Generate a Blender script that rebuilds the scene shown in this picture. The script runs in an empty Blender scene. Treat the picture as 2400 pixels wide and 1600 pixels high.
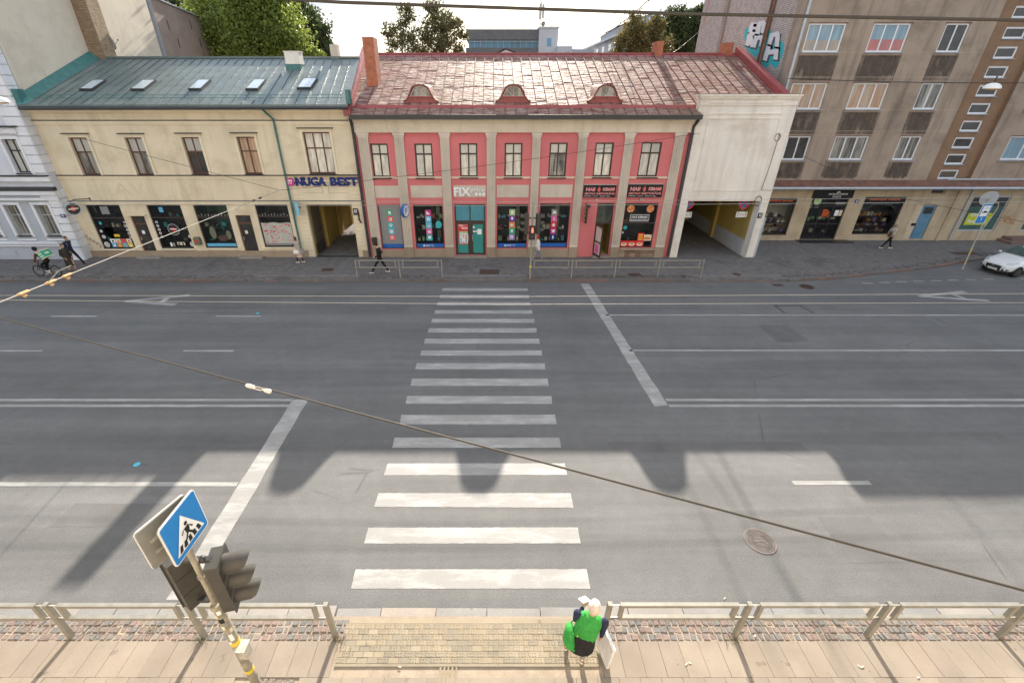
import bpy, bmesh, math, random
from mathutils import Vector, Matrix
random.seed(7)
SC = bpy.context.scene
COL = SC.collection
R = math.radians

# ------------------------------------------------------------------ camera, world, sun, exposure
FPX, PIT, HC, CX, CY = 1046.0, R(29.07), 9.6, 1152.0, 800.0   # focal (px of a 2400 px wide picture), pitch, height
cam_d = bpy.data.cameras.new("camera"); cam = bpy.data.objects.new("camera", cam_d); COL.objects.link(cam)
cam_d.sensor_width = 36.0; cam_d.lens = FPX / 2400 * 36.0; cam_d.shift_x = (1200 - CX) / 2400
cam_d.clip_start = 0.1; cam_d.clip_end = 3000
cam.location = (0, 0, HC); cam.rotation_euler = (math.pi / 2 - PIT, 0, 0)
SC.camera = cam

SUN_EL, SUN_AZ = R(25.7), R(4.55)        # azimuth from +Y towards +X
W = bpy.data.worlds.new("World"); SC.world = W; W.use_nodes = True
nt = W.node_tree; nt.nodes.clear()
wo = nt.nodes.new("ShaderNodeOutputWorld"); bg = nt.nodes.new("ShaderNodeBackground")
sky = nt.nodes.new("ShaderNodeTexSky"); sky.sky_type = 'NISHITA'; sky.sun_disc = False
sky.sun_elevation = SUN_EL; sky.sun_rotation = SUN_AZ
sky.air_density = 1.0; sky.dust_density = 2.5; sky.ozone_density = 1.5; sky.altitude = 20
tc = nt.nodes.new("ShaderNodeTexCoord"); mp = nt.nodes.new("ShaderNodeMapping"); mp.inputs['Scale'].default_value = (1, 1, 2.6)
cl = nt.nodes.new("ShaderNodeTexNoise"); cl.inputs['Scale'].default_value = 2.2; cl.inputs['Detail'].default_value = 7; cl.inputs['Roughness'].default_value = .6
rp = nt.nodes.new("ShaderNodeValToRGB"); rp.color_ramp.elements[0].position = .30; rp.color_ramp.elements[1].position = .62
rp.color_ramp.elements[0].color = (.72, .72, .72, 1); rp.color_ramp.elements[1].color = (1, 1, 1, 1)
mx = nt.nodes.new("ShaderNodeMix"); mx.data_type = 'RGBA'

L = nt.links.new
L(tc.outputs['Generated'], mp.inputs[0]); L(mp.outputs[0], cl.inputs['Vector']); L(cl.outputs['Fac'], rp.inputs[0])
sp_ = nt.nodes.new("ShaderNodeSeparateXYZ"); L(tc.outputs['Generated'], sp_.inputs[0])
el = nt.nodes.new("ShaderNodeValToRGB"); el.color_ramp.elements[0].position = .10; el.color_ramp.elements[1].position = .55   # hazy low sky, brighter thin cloud overhead
el.color_ramp.elements[0].color = (.46, .485, .51, 1); el.color_ramp.elements[1].color = (.56, .63, .73, 1); L(sp_.outputs[2], el.inputs[0])
k5 = nt.nodes.new("ShaderNodeMix"); k5.data_type = 'RGBA'; k5.blend_type = 'MULTIPLY'; k5.inputs[0].default_value = 1; k5.inputs[7].default_value = (4.6, 4.6, 4.6, 1); L(el.outputs[0], k5.inputs[6])
L(k5.outputs[2], mx.inputs[7]); L(rp.outputs[0], mx.inputs[0]); L(sky.outputs[0], mx.inputs[6]); L(mx.outputs[2], bg.inputs[0])
bg.inputs[1].default_value = 0.15; L(bg.outputs[0], wo.inputs[0])

sun_d = bpy.data.lights.new("sun", 'SUN'); sun = bpy.data.objects.new("sun", sun_d); COL.objects.link(sun)
sun_d.energy = 5.0; sun_d.angle = R(0.5); sun_d.color = (1.0, .90, .76)
sdir = Vector((math.sin(SUN_AZ) * math.cos(SUN_EL), math.cos(SUN_AZ) * math.cos(SUN_EL), math.sin(SUN_EL)))
sun.rotation_euler = sdir.to_track_quat('Z', 'Y').to_euler()
SC.view_settings.view_transform = 'Standard'; SC.view_settings.look = 'None'
SC.view_settings.exposure = 1.42; SC.view_settings.gamma = 1.0
SC.cycles.use_denoising = True


# ------------------------------------------------------------------ measuring: a pixel of the photograph onto a real plane
cP, sP = math.cos(PIT), math.sin(PIT)
def ray(u, v):
    x, y = (u - CX) / FPX, -(v - CY) / FPX
    return Vector((x, cP + sP * y, -sP + cP * y))
def G(u, v, z=0.0):
    d = ray(u, v); return Vector((0, 0, HC)) + d * ((z - HC) / d.z)
def FP(u, v, Y):
    d = ray(u, v); return Vector((0, 0, HC)) + d * (Y / d.y)
def XP(u, v, X):
    d = ray(u, v); return Vector((0, 0, HC)) + d * (X / d.x)
ZN = {0: (0, 0, 1), 1: (0, 0, 2.94), 2: (800, 0, 2.94), 3: (1600, 0, 2.94), 4: (0, 380, 4.9), 5: (440, 380, 4.9), 6: (820, 380, 4.9),
      7: (1200, 380, 4.9), 8: (1560, 380, 4.9), 9: (1920, 380, 4.9)}
def zn(n, x, y):
    a, b, s = ZN[n]; return a + x / s, b + y / s
def RQ(n, tl, tr, bl, br, Y):
    a, b, c, d = [FP(*zn(n, *q), Y) for q in (tl, tr, bl, br)]
    return ((a.x + c.x) / 2, (b.x + d.x) / 2, (c.z + d.z) / 2, (a.z + b.z) / 2)

# ------------------------------------------------------------------ materials
MATS = {}
class NB:
    def __init__(s, name):
        s.m = bpy.data.materials.new(name); s.m.use_nodes = True; s.t = s.m.node_tree; s.t.nodes.clear()
        s.out = s.t.nodes.new("ShaderNodeOutputMaterial"); s.p = s.t.nodes.new("ShaderNodeBsdfPrincipled")
        s.t.links.new(s.p.outputs[0], s.out.inputs[0])
        s.g = s.t.nodes.new("ShaderNodeNewGeometry"); MATS[name] = s.m
    def n(s, t, **k):
        o = s.t.nodes.new("ShaderNode" + t)
        for a, b in k.items(): setattr(o, a, b)
        return o
    def l(s, a, b): s.t.links.new(a, b)
    def pos(s, sc=(1, 1, 1)):
        m = s.n("Mapping"); m.inputs['Scale'].default_value = sc; s.l(s.g.outputs['Position'], m.inputs[0]); return m.outputs[0]
    def noise(s, scale, detail=4, sc=(1, 1, 1), rough=.55, dist=0):
        o = s.n("TexNoise"); s.l(s.pos(sc), o.inputs['Vector'])
        o.inputs['Scale'].default_value = scale; o.inputs['Detail'].default_value = detail
        o.inputs['Roughness'].default_value = rough; o.inputs['Distortion'].default_value = dist
        return o.outputs['Fac']
    def ramp(s, fac, stops):
        o = s.n("ValToRGB"); e = o.color_ramp.elements
        while len(e) < len(stops): e.new(.5)
        for i, (p, c) in enumerate(stops):
            e[i].position = p; e[i].color = (c, c, c, 1) if not isinstance(c, tuple) else (*c, 1)
        s.l(fac, o.inputs[0]); return o.outputs[0]
    def mix(s, fac, a, b, mode='MIX'):
        o = s.n("Mix", data_type='RGBA', blend_type=mode)
        for i, v in ((0, fac), (6, a), (7, b)):
            if hasattr(v, 'is_output'): s.l(v, o.inputs[i])
            elif isinstance(v, tuple): o.inputs[i].default_value = (*v, 1)
            else: o.inputs[i].default_value = v if i == 0 else (v, v, v, 1)
        return o.outputs[2]
    def mul(s, a, lo, hi, fac):          # multiply colour by a factor between lo and hi
        return s.mix(1.0, a, s.ramp(fac, [(.25, lo), (.75, hi)]), 'MULTIPLY')
    def bump(s, h, dist=.01, strength=.6):
        o = s.n("Bump"); o.inputs['Distance'].default_value = dist; o.inputs['Strength'].default_value = strength
        s.l(h, o.inputs['Height']); s.l(o.outputs[0], s.p.inputs['Normal'])
    def end(s, col, rough=.8, spec=.4, metal=0):
        if hasattr(col, 'is_output'): s.l(col, s.p.inputs['Base Color'])
        else: s.p.inputs['Base Color'].default_value = (*col, 1)
        if hasattr(rough, 'is_output'): s.l(rough, s.p.inputs['Roughness'])
        else: s.p.inputs['Roughness'].default_value = rough
        s.p.inputs['Specular IOR Level'].default_value = spec; s.p.inputs['Metallic'].default_value = metal
        return s.m

def simple(name, col, rough=.7, spec=.4, metal=0, var=.12, vs=6, fine=0, coat=0):
    b = NB(name); c = b.mul(col, 1 - var, 1 + var, b.noise(vs, 5))
    if fine: c = b.mul(c, 1 - fine, 1 + fine, b.noise(60, 2))
    if coat: b.p.inputs['Coat Weight'].default_value = coat; b.p.inputs['Coat Roughness'].default_value = .03
    return b.end(c, rough, spec, metal)
def flat(name, col, rough=.6):
    return simple(name, col, rough, .3, 0, .05, 9)

def plaster(name, col, dirt, amount=.5, streak=.5, fine=.06, bump=.004, big=.5):
    b = NB(name)
    c = b.mul(col, 1 - fine, 1 + fine, b.noise(38, 3))
    c = b.mul(c, .9, 1.08, b.noise(big, 5))
    st = b.ramp(b.noise(1.0, 6, (1.6, 1.6, .16), .65), [(.5, 0.0), (.78, streak)])
    pa = b.ramp(b.noise(.55, 7, (1, 1, 1.3), .62), [(.5, 0.0), (.75, amount)])
    c = b.mix(st, c, dirt); c = b.mix(pa, c, dirt)
    b.bump(b.noise(25, 6), bump, .8)
    return b.end(c, .9, .25)

# road
b = NB("asphalt")
c = b.mul((.132, .132, .132), .76, 1.2, b.noise(1.0, 5, (.035, .8, 1), .6))
c = b.mul(c, .84, 1.14, b.noise(.4, 7, (1, 1, 1), .65))
c = b.mul(c, .9, 1.06, b.noise(2.2, 5, (.05, 1.4, 1))); c = b.mul(c, .93, 1.07, b.noise(3.1, 6))
c = b.mul(c, .55, 1.45, b.noise(85, 2, rough=.8)); c = b.mul(c, .8, 1.2, b.noise(30, 2))
sp = b.ramp(b.noise(7, 3, (1, 1, 1), .7), [(.0, 0), (.70, 0), (.76, .55), (1, .7)])
sp = b.mix(b.ramp(b.noise(.35, 3), [(.45, 0.0), (.6, 1.0)]), 0.0, sp)
c = b.mix(sp, c, (.05, .05, .052))
cr = b.n("TexVoronoi", feature='DISTANCE_TO_EDGE'); b.l(b.pos((.16, .30, 1)), cr.inputs['Vector']); cr.inputs['Scale'].default_value = .55
ck = b.ramp(cr.outputs['Distance'], [(.0, 1.0), (.0028, .0)])
ck = b.mix(b.ramp(b.noise(.4, 2), [(.56, 0.0), (.62, .5)]), 0.0, ck)
c = b.mix(ck, c, (.05, .05, .05))
b.bump(b.noise(85, 2, rough=.8), .006, .8); b.end(c, .82, .35)

b = NB("asphalt_patch"); c = b.mul((.118, .117, .116), .8, 1.2, b.noise(.8, 6)); c = b.mul(c, .6, 1.4, b.noise(70, 2, rough=.8)); b.bump(b.noise(70, 2), .006, .8); b.end(c, .85, .3)
b = NB("road_paint")
w = b.mul((.345, .342, .332), .88, 1.08, b.noise(2.3, 6))
gr = b.ramp(b.noise(1.3, 8, (.5, 2.0, 1), .72), [(.43, 0.0), (.53, .85)])
c = b.mix(gr, w, (.25, .247, .24))
wr0 = b.ramp(b.noise(38, 4, rough=.85), [(.54, 0.0), (.64, .85)]); wr = b.mix(b.ramp(b.noise(.7, 5, (.35, 1.6, 1), .65), [(.42, .25), (.62, 1.0)]), 0.0, wr0)
c = b.mix(wr, c, (.17, .17, .17)); b.bump(b.noise(60, 3), .004, .5); b.end(c, .7, .35)

def islands(name, cols, mortar=None, fine=.2, bump=.006, bs=30, rough=.85):
    b = NB(name)
    o = b.n("ValToRGB"); o.color_ramp.interpolation = 'CONSTANT'; e = o.color_ramp.elements
    while len(e) < len(cols): e.new(.5)
    for i, cc in enumerate(cols): e[i].position = i / len(cols); e[i].color = (*cc, 1)
    b.l(b.g.outputs['Random Per Island'], o.inputs[0])
    c = b.mul(o.outputs[0], 1 - fine, 1 + fine, b.noise(bs, 4, rough=.7)); c = b.mul(c, .85, 1.12, b.noise(1.2, 5))
    b.bump(b.noise(bs, 5), bump, .9); sp = b.ramp(b.noise(5.5, 2, (1, 1, 1), .4), [(.70, 0.0), (.74, .45)]); c = b.mix(sp, c, tuple(x * .45 for x in cols[0]))
    c = b.mix(b.ramp(b.noise(.8, 6, (1, 1, 1), .65), [(.5, 0.0), (.72, .35)]), c, tuple(x * .62 for x in cols[0]))
    b.bump(b.noise(bs, 5), bump, .9); return b.end(c, rough, .3)
islands("slab", [(.245, .21, .172), (.257, .22, .18), (.236, .20, .165), (.263, .224, .183), (.25, .21, .17)], fine=.22, bs=120, bump=.002)
islands("tactile", [(.262, .225, .165), (.242, .212, .162), (.285, .243, .178), (.225, .198, .153), (.268, .225, .16)], fine=.15, bs=45, bump=.003)
islands("cobble", [(.195, .155, .14), (.18, .165, .155), (.22, .165, .148), (.15, .147, .145), (.205, .175, .155), (.185, .148, .132), (.168, .164, .158)], fine=.35, bs=35, bump=.012)
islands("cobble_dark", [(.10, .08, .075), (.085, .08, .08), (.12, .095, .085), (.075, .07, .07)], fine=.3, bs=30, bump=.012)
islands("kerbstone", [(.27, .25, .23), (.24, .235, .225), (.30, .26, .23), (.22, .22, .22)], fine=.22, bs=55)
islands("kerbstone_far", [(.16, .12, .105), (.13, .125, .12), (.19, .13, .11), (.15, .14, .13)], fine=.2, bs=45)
islands("rough_stone", [(.30, .22, .16), (.24, .17, .13), (.34, .27, .2), (.22, .14, .11)], fine=.25, bs=20)
simple("sand_joint", (.30, .25, .195), .95, .2, 0, .2, 5, .25)
simple("sand_dark", (.09, .08, .075), .95, .2, 0, .25, 5, .25)

def bricky(name, c1, c2, mort, bw, bh, msize, vec, over=None, bump=.006):
    b = NB(name)
    sep = b.n("SeparateXYZ"); b.l(b.g.outputs['Position'], sep.inputs[0]); cmb = b.n("CombineXYZ")
    b.l(sep.outputs[vec[0]], cmb.inputs[0]); b.l(sep.outputs[vec[1]], cmb.inputs[1])
    br = b.n("TexBrick"); b.l(cmb.outputs[0], br.inputs['Vector'])
    br.inputs['Color1'].default_value = (*c1, 1); br.inputs['Color2'].default_value = (*c2, 1); br.inputs['Mortar'].default_value = (*mort, 1)
    br.inputs['Scale'].default_value = 1; br.inputs['Mortar Size'].default_value = msize; br.inputs['Brick Width'].default_value = bw
    br.inputs['Row Height'].default_value = bh; br.inputs['Mortar Smooth'].default_value = .2; br.inputs['Bias'].default_value = 0
    c = br.outputs['Color']
    if over:
        f = b.ramp(b.noise(over[1], 6, over[3] if len(over) > 3 else (1, 1, .5), .65), [(over[2], 0.0), (over[2] + .08, .9)])
        c = b.mix(f, c, b.mix(1.0, over[0], b.mul((1, 1, 1), .8, 1.2, b.noise(14, 3)), 'MULTIPLY'))
    c = b.mul(c, .78, 1.18, b.noise(3, 6)); c = b.mul(c, .86, 1.14, b.noise(45, 3))
    inv = b.n("Math", operation='SUBTRACT'); inv.inputs[0].default_value = 1; b.l(br.outputs['Fac'], inv.inputs[1])
    b.bump(inv.outputs[0], bump, .8); b.end(c, .88, .25)
bricky("paver", (.185, .172, .165), (.155, .145, .142), (.085, .08, .078), .22, .11, .008, (0, 1), over=((.115, .108, .106), .35, .56, (1, 1, 1)))
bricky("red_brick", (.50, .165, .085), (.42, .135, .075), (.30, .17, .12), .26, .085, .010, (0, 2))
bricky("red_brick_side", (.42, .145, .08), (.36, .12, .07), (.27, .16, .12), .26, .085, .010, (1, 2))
bricky("painted_brick", (.50, .45, .42), (.43, .385, .36), (.20, .14, .12), .34, .105, .014, (1, 2), over=((.40, .19, .12), .22, .60))
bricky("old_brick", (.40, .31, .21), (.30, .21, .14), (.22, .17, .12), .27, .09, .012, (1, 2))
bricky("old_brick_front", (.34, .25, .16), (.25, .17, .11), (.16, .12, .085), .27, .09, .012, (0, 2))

plaster("cream_plaster", (.70, .61, .45), (.42, .335, .215), .6, .6)
plaster("cream_trim", (.74, .655, .49), (.36, .28, .17), .25, .3)
plaster("yellow_plaster", (.42, .32, .10), (.28, .2, .07), .5, .4)
plaster("pink_plaster", (.60, .18, .185), (.46, .15, .14), .35, .3, .09)
plaster("beige_trim", (.66, .575, .46), (.30, .24, .18), .3, .4)
plaster("pilaster_grey", (.64, .575, .49), (.27, .215, .165), .35, .5)
plaster("panel_grey", (.56, .495, .42), (.30, .24, .19), .35, .35)
plaster("plinth_stone", (.33, .26, .19), (.20, .15, .11), .6, .4, .15)
plaster("gate_white", (.76, .715, .65), (.46, .375, .28), .6, .5)
plaster("apartment_plaster", (.36, .285, .225), (.13, .10, .082), .6, .85, .12)
b = NB("apartment_stain"); tr_ = b.n("BsdfTransparent"); ms_ = b.n("MixShader")
f_ = b.mix(.5, b.ramp(b.noise(1.6, 7, (1.8, 1, .22), .65), [(.34, 0.0), (.62, 1.0)]), b.ramp(b.noise(1.1, 7, (1, 1, .8), .65), [(.36, 0.0), (.60, 1.0)]))
b.l(f_, ms_.inputs[0]); b.l(tr_.outputs[0], ms_.inputs[1]); b.end(b.mul((.13, .105, .088), .8, 1.25, b.noise(20, 4)), .95, .1); b.l(b.p.outputs[0], ms_.inputs[2]); b.l(ms_.outputs[0], b.out.inputs[0])
plaster("bay_plaster", (.26, .165, .105), (.135, .09, .065), .5, .6, .1)
plaster("shop_plaster", (.48, .39, .27), (.21, .155, .10), .5, .6, .1)
plaster("white_stucco", (.72, .73, .76), (.45, .46, .48), .2, .2)
plaster("pale_stucco", (.60, .62, .67), (.46, .47, .5), .25, .3)
plaster("grey_stucco", (.42, .445, .49), (.28, .30, .33), .25, .25)
plaster("firewall", (.68, .605, .49), (.40, .34, .27), .55, .35, .08, .012, .3)
plaster("rear_wall", (.30, .245, .215), (.20, .165, .15), .7, .4, .2, .03, .6)
plaster("near_facade", (.56, .51, .43), (.42, .35, .26), .3, .3)
plaster("far_white", (.55, .56, .57), (.45, .46, .47), .2, .2)
simple("dark_plinth", (.16, .16, .16), .9, .2, 0, .2, 4, .15)

# tin roof with worn red paint and buckled sheets
b = NB("red_tin")
c = b.mix(b.ramp(b.noise(1.1, 7, (1, .8, .8), .65), [(.42, 0.0), (.62, .85)]), (.20, .072, .06), (.29, .185, .155))
c = b.mix(b.ramp(b.noise(1.6, 6, (.9, 3.6, 3.6), .65, .4), [(.44, 0.0), (.60, .85)]), c, (.40, .315, .275))  # pale streaks: worn paint, plus ripple highlights put into the colour
c = b.mix(b.ramp(b.noise(1.3, 6, (1.0, 3.0, 3.0), .65, .4), [(.55, 0.0), (.68, .85)]), c, (.105, .055, .045))  # dark streaks: dirt, plus the shade of the ripples put into the colour
c = b.mix(b.ramp(b.noise(.55, 5, (1, 1.3, 1.3), .6), [(.5, 0.0), (.66, .6)]), c, (.19, .12, .07))
c = b.mix(b.ramp(b.noise(.9, 5, (1, 1.5, 1.5), .7), [(.66, 0.0), (.74, .7)]), c, (.33, .32, .32))
wv = b.noise(1.6, 4, (.8, 2.7, 2.7), .55, .4)
b.bump(wv, .26, 1.0); b.end(c, b.ramp(b.noise(3, 4), [(.3, .55), (.7, .72)]), .03)
b = NB("red_sheet"); c = b.mul((.30, .065, .065), .75, 1.2, b.noise(2.2, 6)); b.bump(b.noise(3, 3), .03, .5); b.end(c, .45, .5)
b = NB("green_tin"); c = b.mul((.135, .168, .165), .8, 1.15, b.noise(.8, 6)); c = b.mul(c, .9, 1.1, b.noise(3, 4, (.3, 4, 4)))
b.bump(b.noise(1.6, 3, (.8, 1.2, 1.2)), .035, .6); b.end(c, .4, .35)
simple("green_sheet", (.045, .16, .15), .45, .5, 0, .25, 3)
simple("rust_sheet", (.17, .085, .06), .7, .4, 0, .45, 2.2, .15)
simple("grey_zinc", (.42, .46, .5), .45, .5, .2, .15, 4)
simple("dark_metal", (.035, .035, .037), .5, .5, 0, .2, 6)
simple("black_plastic", (.022, .022, .022), .42, .5, 0, .15, 8)
simple("signal_black", (.05, .046, .04), .48, .5, 0, .25, 7)
simple("rail_metal", (.33, .31, .265), .42, .5, .5, .15, 6)
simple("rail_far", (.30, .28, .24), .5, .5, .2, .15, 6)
simple("galvanised", (.45, .43, .38), .5, .5, .3, .25, 9, .1)
simple("pole_dirty", (.30, .275, .22), .6, .4, .1, .35, 8, .15)
simple("brown_frame", (.115, .05, .03), .5, .5, 0, .25, 6)
simple("dark_brown", (.045, .032, .026), .5, .5, 0, .2, 6)
simple("white_pvc", (.74, .75, .77), .35, .5, 0, .04, 5)
simple("grey_sill", (.34, .40, .47), .5, .5, 0, .15, 5)
simple("sign_back", (.26, .255, .235), .55, .5, .2, .12, 7)
simple("white_paint", (.72, .72, .70), .5, .4, 0, .07, 6)
simple("cream_door", (.55, .45, .33), .6, .4, 0, .12, 4)
simple("blue_door", (.10, .22, .33), .5, .4, 0, .2, 3)
simple("wire_grey", (.05, .043, .035), .7, .5, .3, .1, 8)
simple("wire_pale", (.42, .40, .36), .4, .5, .5, .1, 8)
simple("insulator", (.62, .57, .50), .45, .5, 0, .1, 8)
simple("insulator_amber", (.50, .30, .12), .4, .5, 0, .2, 8)
simple("cast_iron", (.155, .135, .125), .7, .4, .2, .25, 12, .2)
simple("iron_rust", (.085, .055, .045), .8, .3, .1, .35, 8, .2)
simple("bark", (.10, .075, .055), .9, .2, 0, .3, 8)
def glass(name, col, rough=.06, var=.25, vs=1.3, coat=.0, col2=None, sc=(1, 1, .7)):
    b = NB(name)
    if col2: c = b.mix(b.ramp(b.noise(vs, 4, sc, .6, .6), [(.40, 0.0), (.62, 1.0)]), col, col2)
    else: c = b.mul(col, 1 - var, 1 + var, b.noise(vs, 3, (2.0, 1, .5)))
    b.p.inputs['Coat Weight'].default_value = 1.0; b.p.inputs['Coat Roughness'].default_value = .02; b.p.inputs['Coat IOR'].default_value = 1.55
    b.bump(b.noise(.8, 2), .01, .25); return b.end(c, rough if rough > .1 else .5, .3)
glass("glass_dark", (.018, .019, .02), col2=(.05, .045, .04))
glass("glass_curtain", (.56, .53, .46), var=.35, vs=3)
glass("glass_room", (.07, .066, .06), col2=(.33, .31, .27), vs=1.5, sc=(2.4, 1, .25))
glass("glass_blinds", (.46, .45, .41), var=.15, vs=2)
glass("glass_shop", (.022, .028, .026), col2=(.07, .08, .065), vs=1.2)
glass("glass_olive", (.17, .18, .12), var=.2)
glass("glass_green", (.045, .10, .085), var=.3)
glass("glass_teal", (.03, .27, .25), var=.12)
glass("glass_teal_blind", (.06, .25, .32), var=.2, vs=4)
glass("glass_window_blue", (.16, .27, .34), col2=(.26, .36, .42), vs=1.5, sc=(2.2, 1, .2)); glass("glass_beige_low", (.40, .31, .22), col2=(.27, .25, .24), vs=1.5, sc=(2.2, 1, .5)); glass("glass_red_reflection", (.46, .15, .14), col2=(.36, .13, .13), vs=1.2, sc=(2, 1, .6))  # the red pane colour holds a painted reflection of a red building
glass("glass_warm", (.40, .21, .11), col2=(.44, .36, .27), vs=1.6, sc=(2.6, 1, .35))
glass("glass_sky", (.10, .30, .44), var=.2, vs=.4)
glass("glass_skylight", (.42, .50, .55), var=.12)
for n_, c_ in dict(pl_red=(.62, .03, .035), pl_blue=(.02, .12, .42), pl_navy=(.012, .03, .17), pl_white=(.78, .78, .78), pl_black=(.015, .015, .015),
                   pl_green=(.03, .36, .20), pl_teal=(.05, .40, .44), pl_cyan=(.10, .45, .60), pl_coral=(.66, .12, .11), pl_orange=(.66, .22, .07),
                   pl_pink=(.62, .12, .32), pl_violet=(.16, .05, .30), pl_lilac=(.34, .20, .50), pl_magenta=(.50, .05, .22), pl_yellow=(.70, .52, .04),
                   pl_lime=(.48, .50, .03), pl_grey=(.25, .25, .25), pl_sky=(.12, .40, .62), pl_crust=(.55, .25, .08), pl_cream=(.70, .62, .48),
                   pl_leaf=(.36, .52, .25), pl_lightblue=(.22, .52, .66), sign_blue=(.02, .20, .52), pl_olive=(.14, .15, .1), pl_neon=(.75, .14, .03),
                   graf_teal=(.03, .38, .42), graf_white=(.62, .62, .64), graf_dark=(.06, .06, .08), tag_ink=(.10, .10, .14), stain_cream=(.64, .545, .39)).items():
    flat(n_, c_)
b = NB("blind_grey"); b.end(b.mul((.23, .235, .245), .92, 1.08, b.noise(3, 3)), .5, .4); b.p.inputs['Coat Weight'].default_value = .6; b.p.inputs['Coat Roughness'].default_value = .05
b = NB("red_lamp"); b.p.inputs['Emission Color'].default_value = (1, .04, .02, 1); b.p.inputs['Emission Strength'].default_value = 4; b.end((.5, .02, .01), .4)
def leafmat(name, cols, tr=.45):
    b = NB(name); o = b.n("ValToRGB"); e = o.color_ramp.elements
    while len(e) < len(cols): e.new(.5)
    for i, cc in enumerate(cols): e[i].position = i / (len(cols) - 1); e[i].color = (*cc, 1)
    b.l(b.g.outputs['Random Per Island'], o.inputs[0])
    c = b.mul(o.outputs[0], .7, 1.25, b.noise(.45, 3))
    t = b.n("BsdfTranslucent"); b.l(c, t.inputs[0]); m = b.n("MixShader"); m.inputs[0].default_value = tr
    b.end(c, .55, .35); b.l(b.p.outputs[0], m.inputs[1]); b.l(t.outputs[0], m.inputs[2]); b.l(m.outputs[0], b.out.inputs[0])
leafmat("leaf_lime", [(.12, .17, .03), (.19, .24, .05), (.25, .30, .07)], .5)
leafmat("leaf_dark", [(.035, .06, .02), (.06, .085, .03), (.085, .11, .04)], .3)
leafmat("leaf_olive", [(.07, .085, .035), (.11, .12, .05), (.17, .14, .06), (.10, .11, .04)], .35)
leafmat("leaf_autumn", [(.09, .105, .035), (.15, .14, .05), (.20, .135, .055), (.12, .13, .045)], .4)
leafmat("leaf_grass", [(.07, .10, .03), (.12, .13, .05), (.2, .18, .09)], .3)

b = NB("clear_glass"); tr_ = b.n("BsdfTransparent"); tr_.inputs[0].default_value = (.80, .86, .84, 1); gl_ = b.n("BsdfGlossy"); gl_.inputs['Roughness'].default_value = .03; gl_.inputs[0].default_value = (1, 1, 1, 1)
fr_ = b.n("Fresnel"); fr_.inputs[0].default_value = 1.65; ms_ = b.n("MixShader"); b.l(fr_.outputs[0], ms_.inputs[0]); b.l(tr_.outputs[0], ms_.inputs[1]); b.l(gl_.outputs[0], ms_.inputs[2]); b.l(ms_.outputs[0], b.out.inputs[0])
bn_ = b.n("Bump"); bn_.inputs['Distance'].default_value = .012; bn_.inputs['Strength'].default_value = .3; b.l(b.noise(.9, 2), bn_.inputs['Height']); b.l(bn_.outputs[0], gl_.inputs['Normal'])
simple("room_dark", (.06, .058, .055), .9, .2, 0, .3, 2); simple("room_pale_lit", (.42, .44, .34), .9, .2, 0, .15, 2); simple("room_green", (.10, .15, .13), .9, .2, 0, .4, 2)
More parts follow.
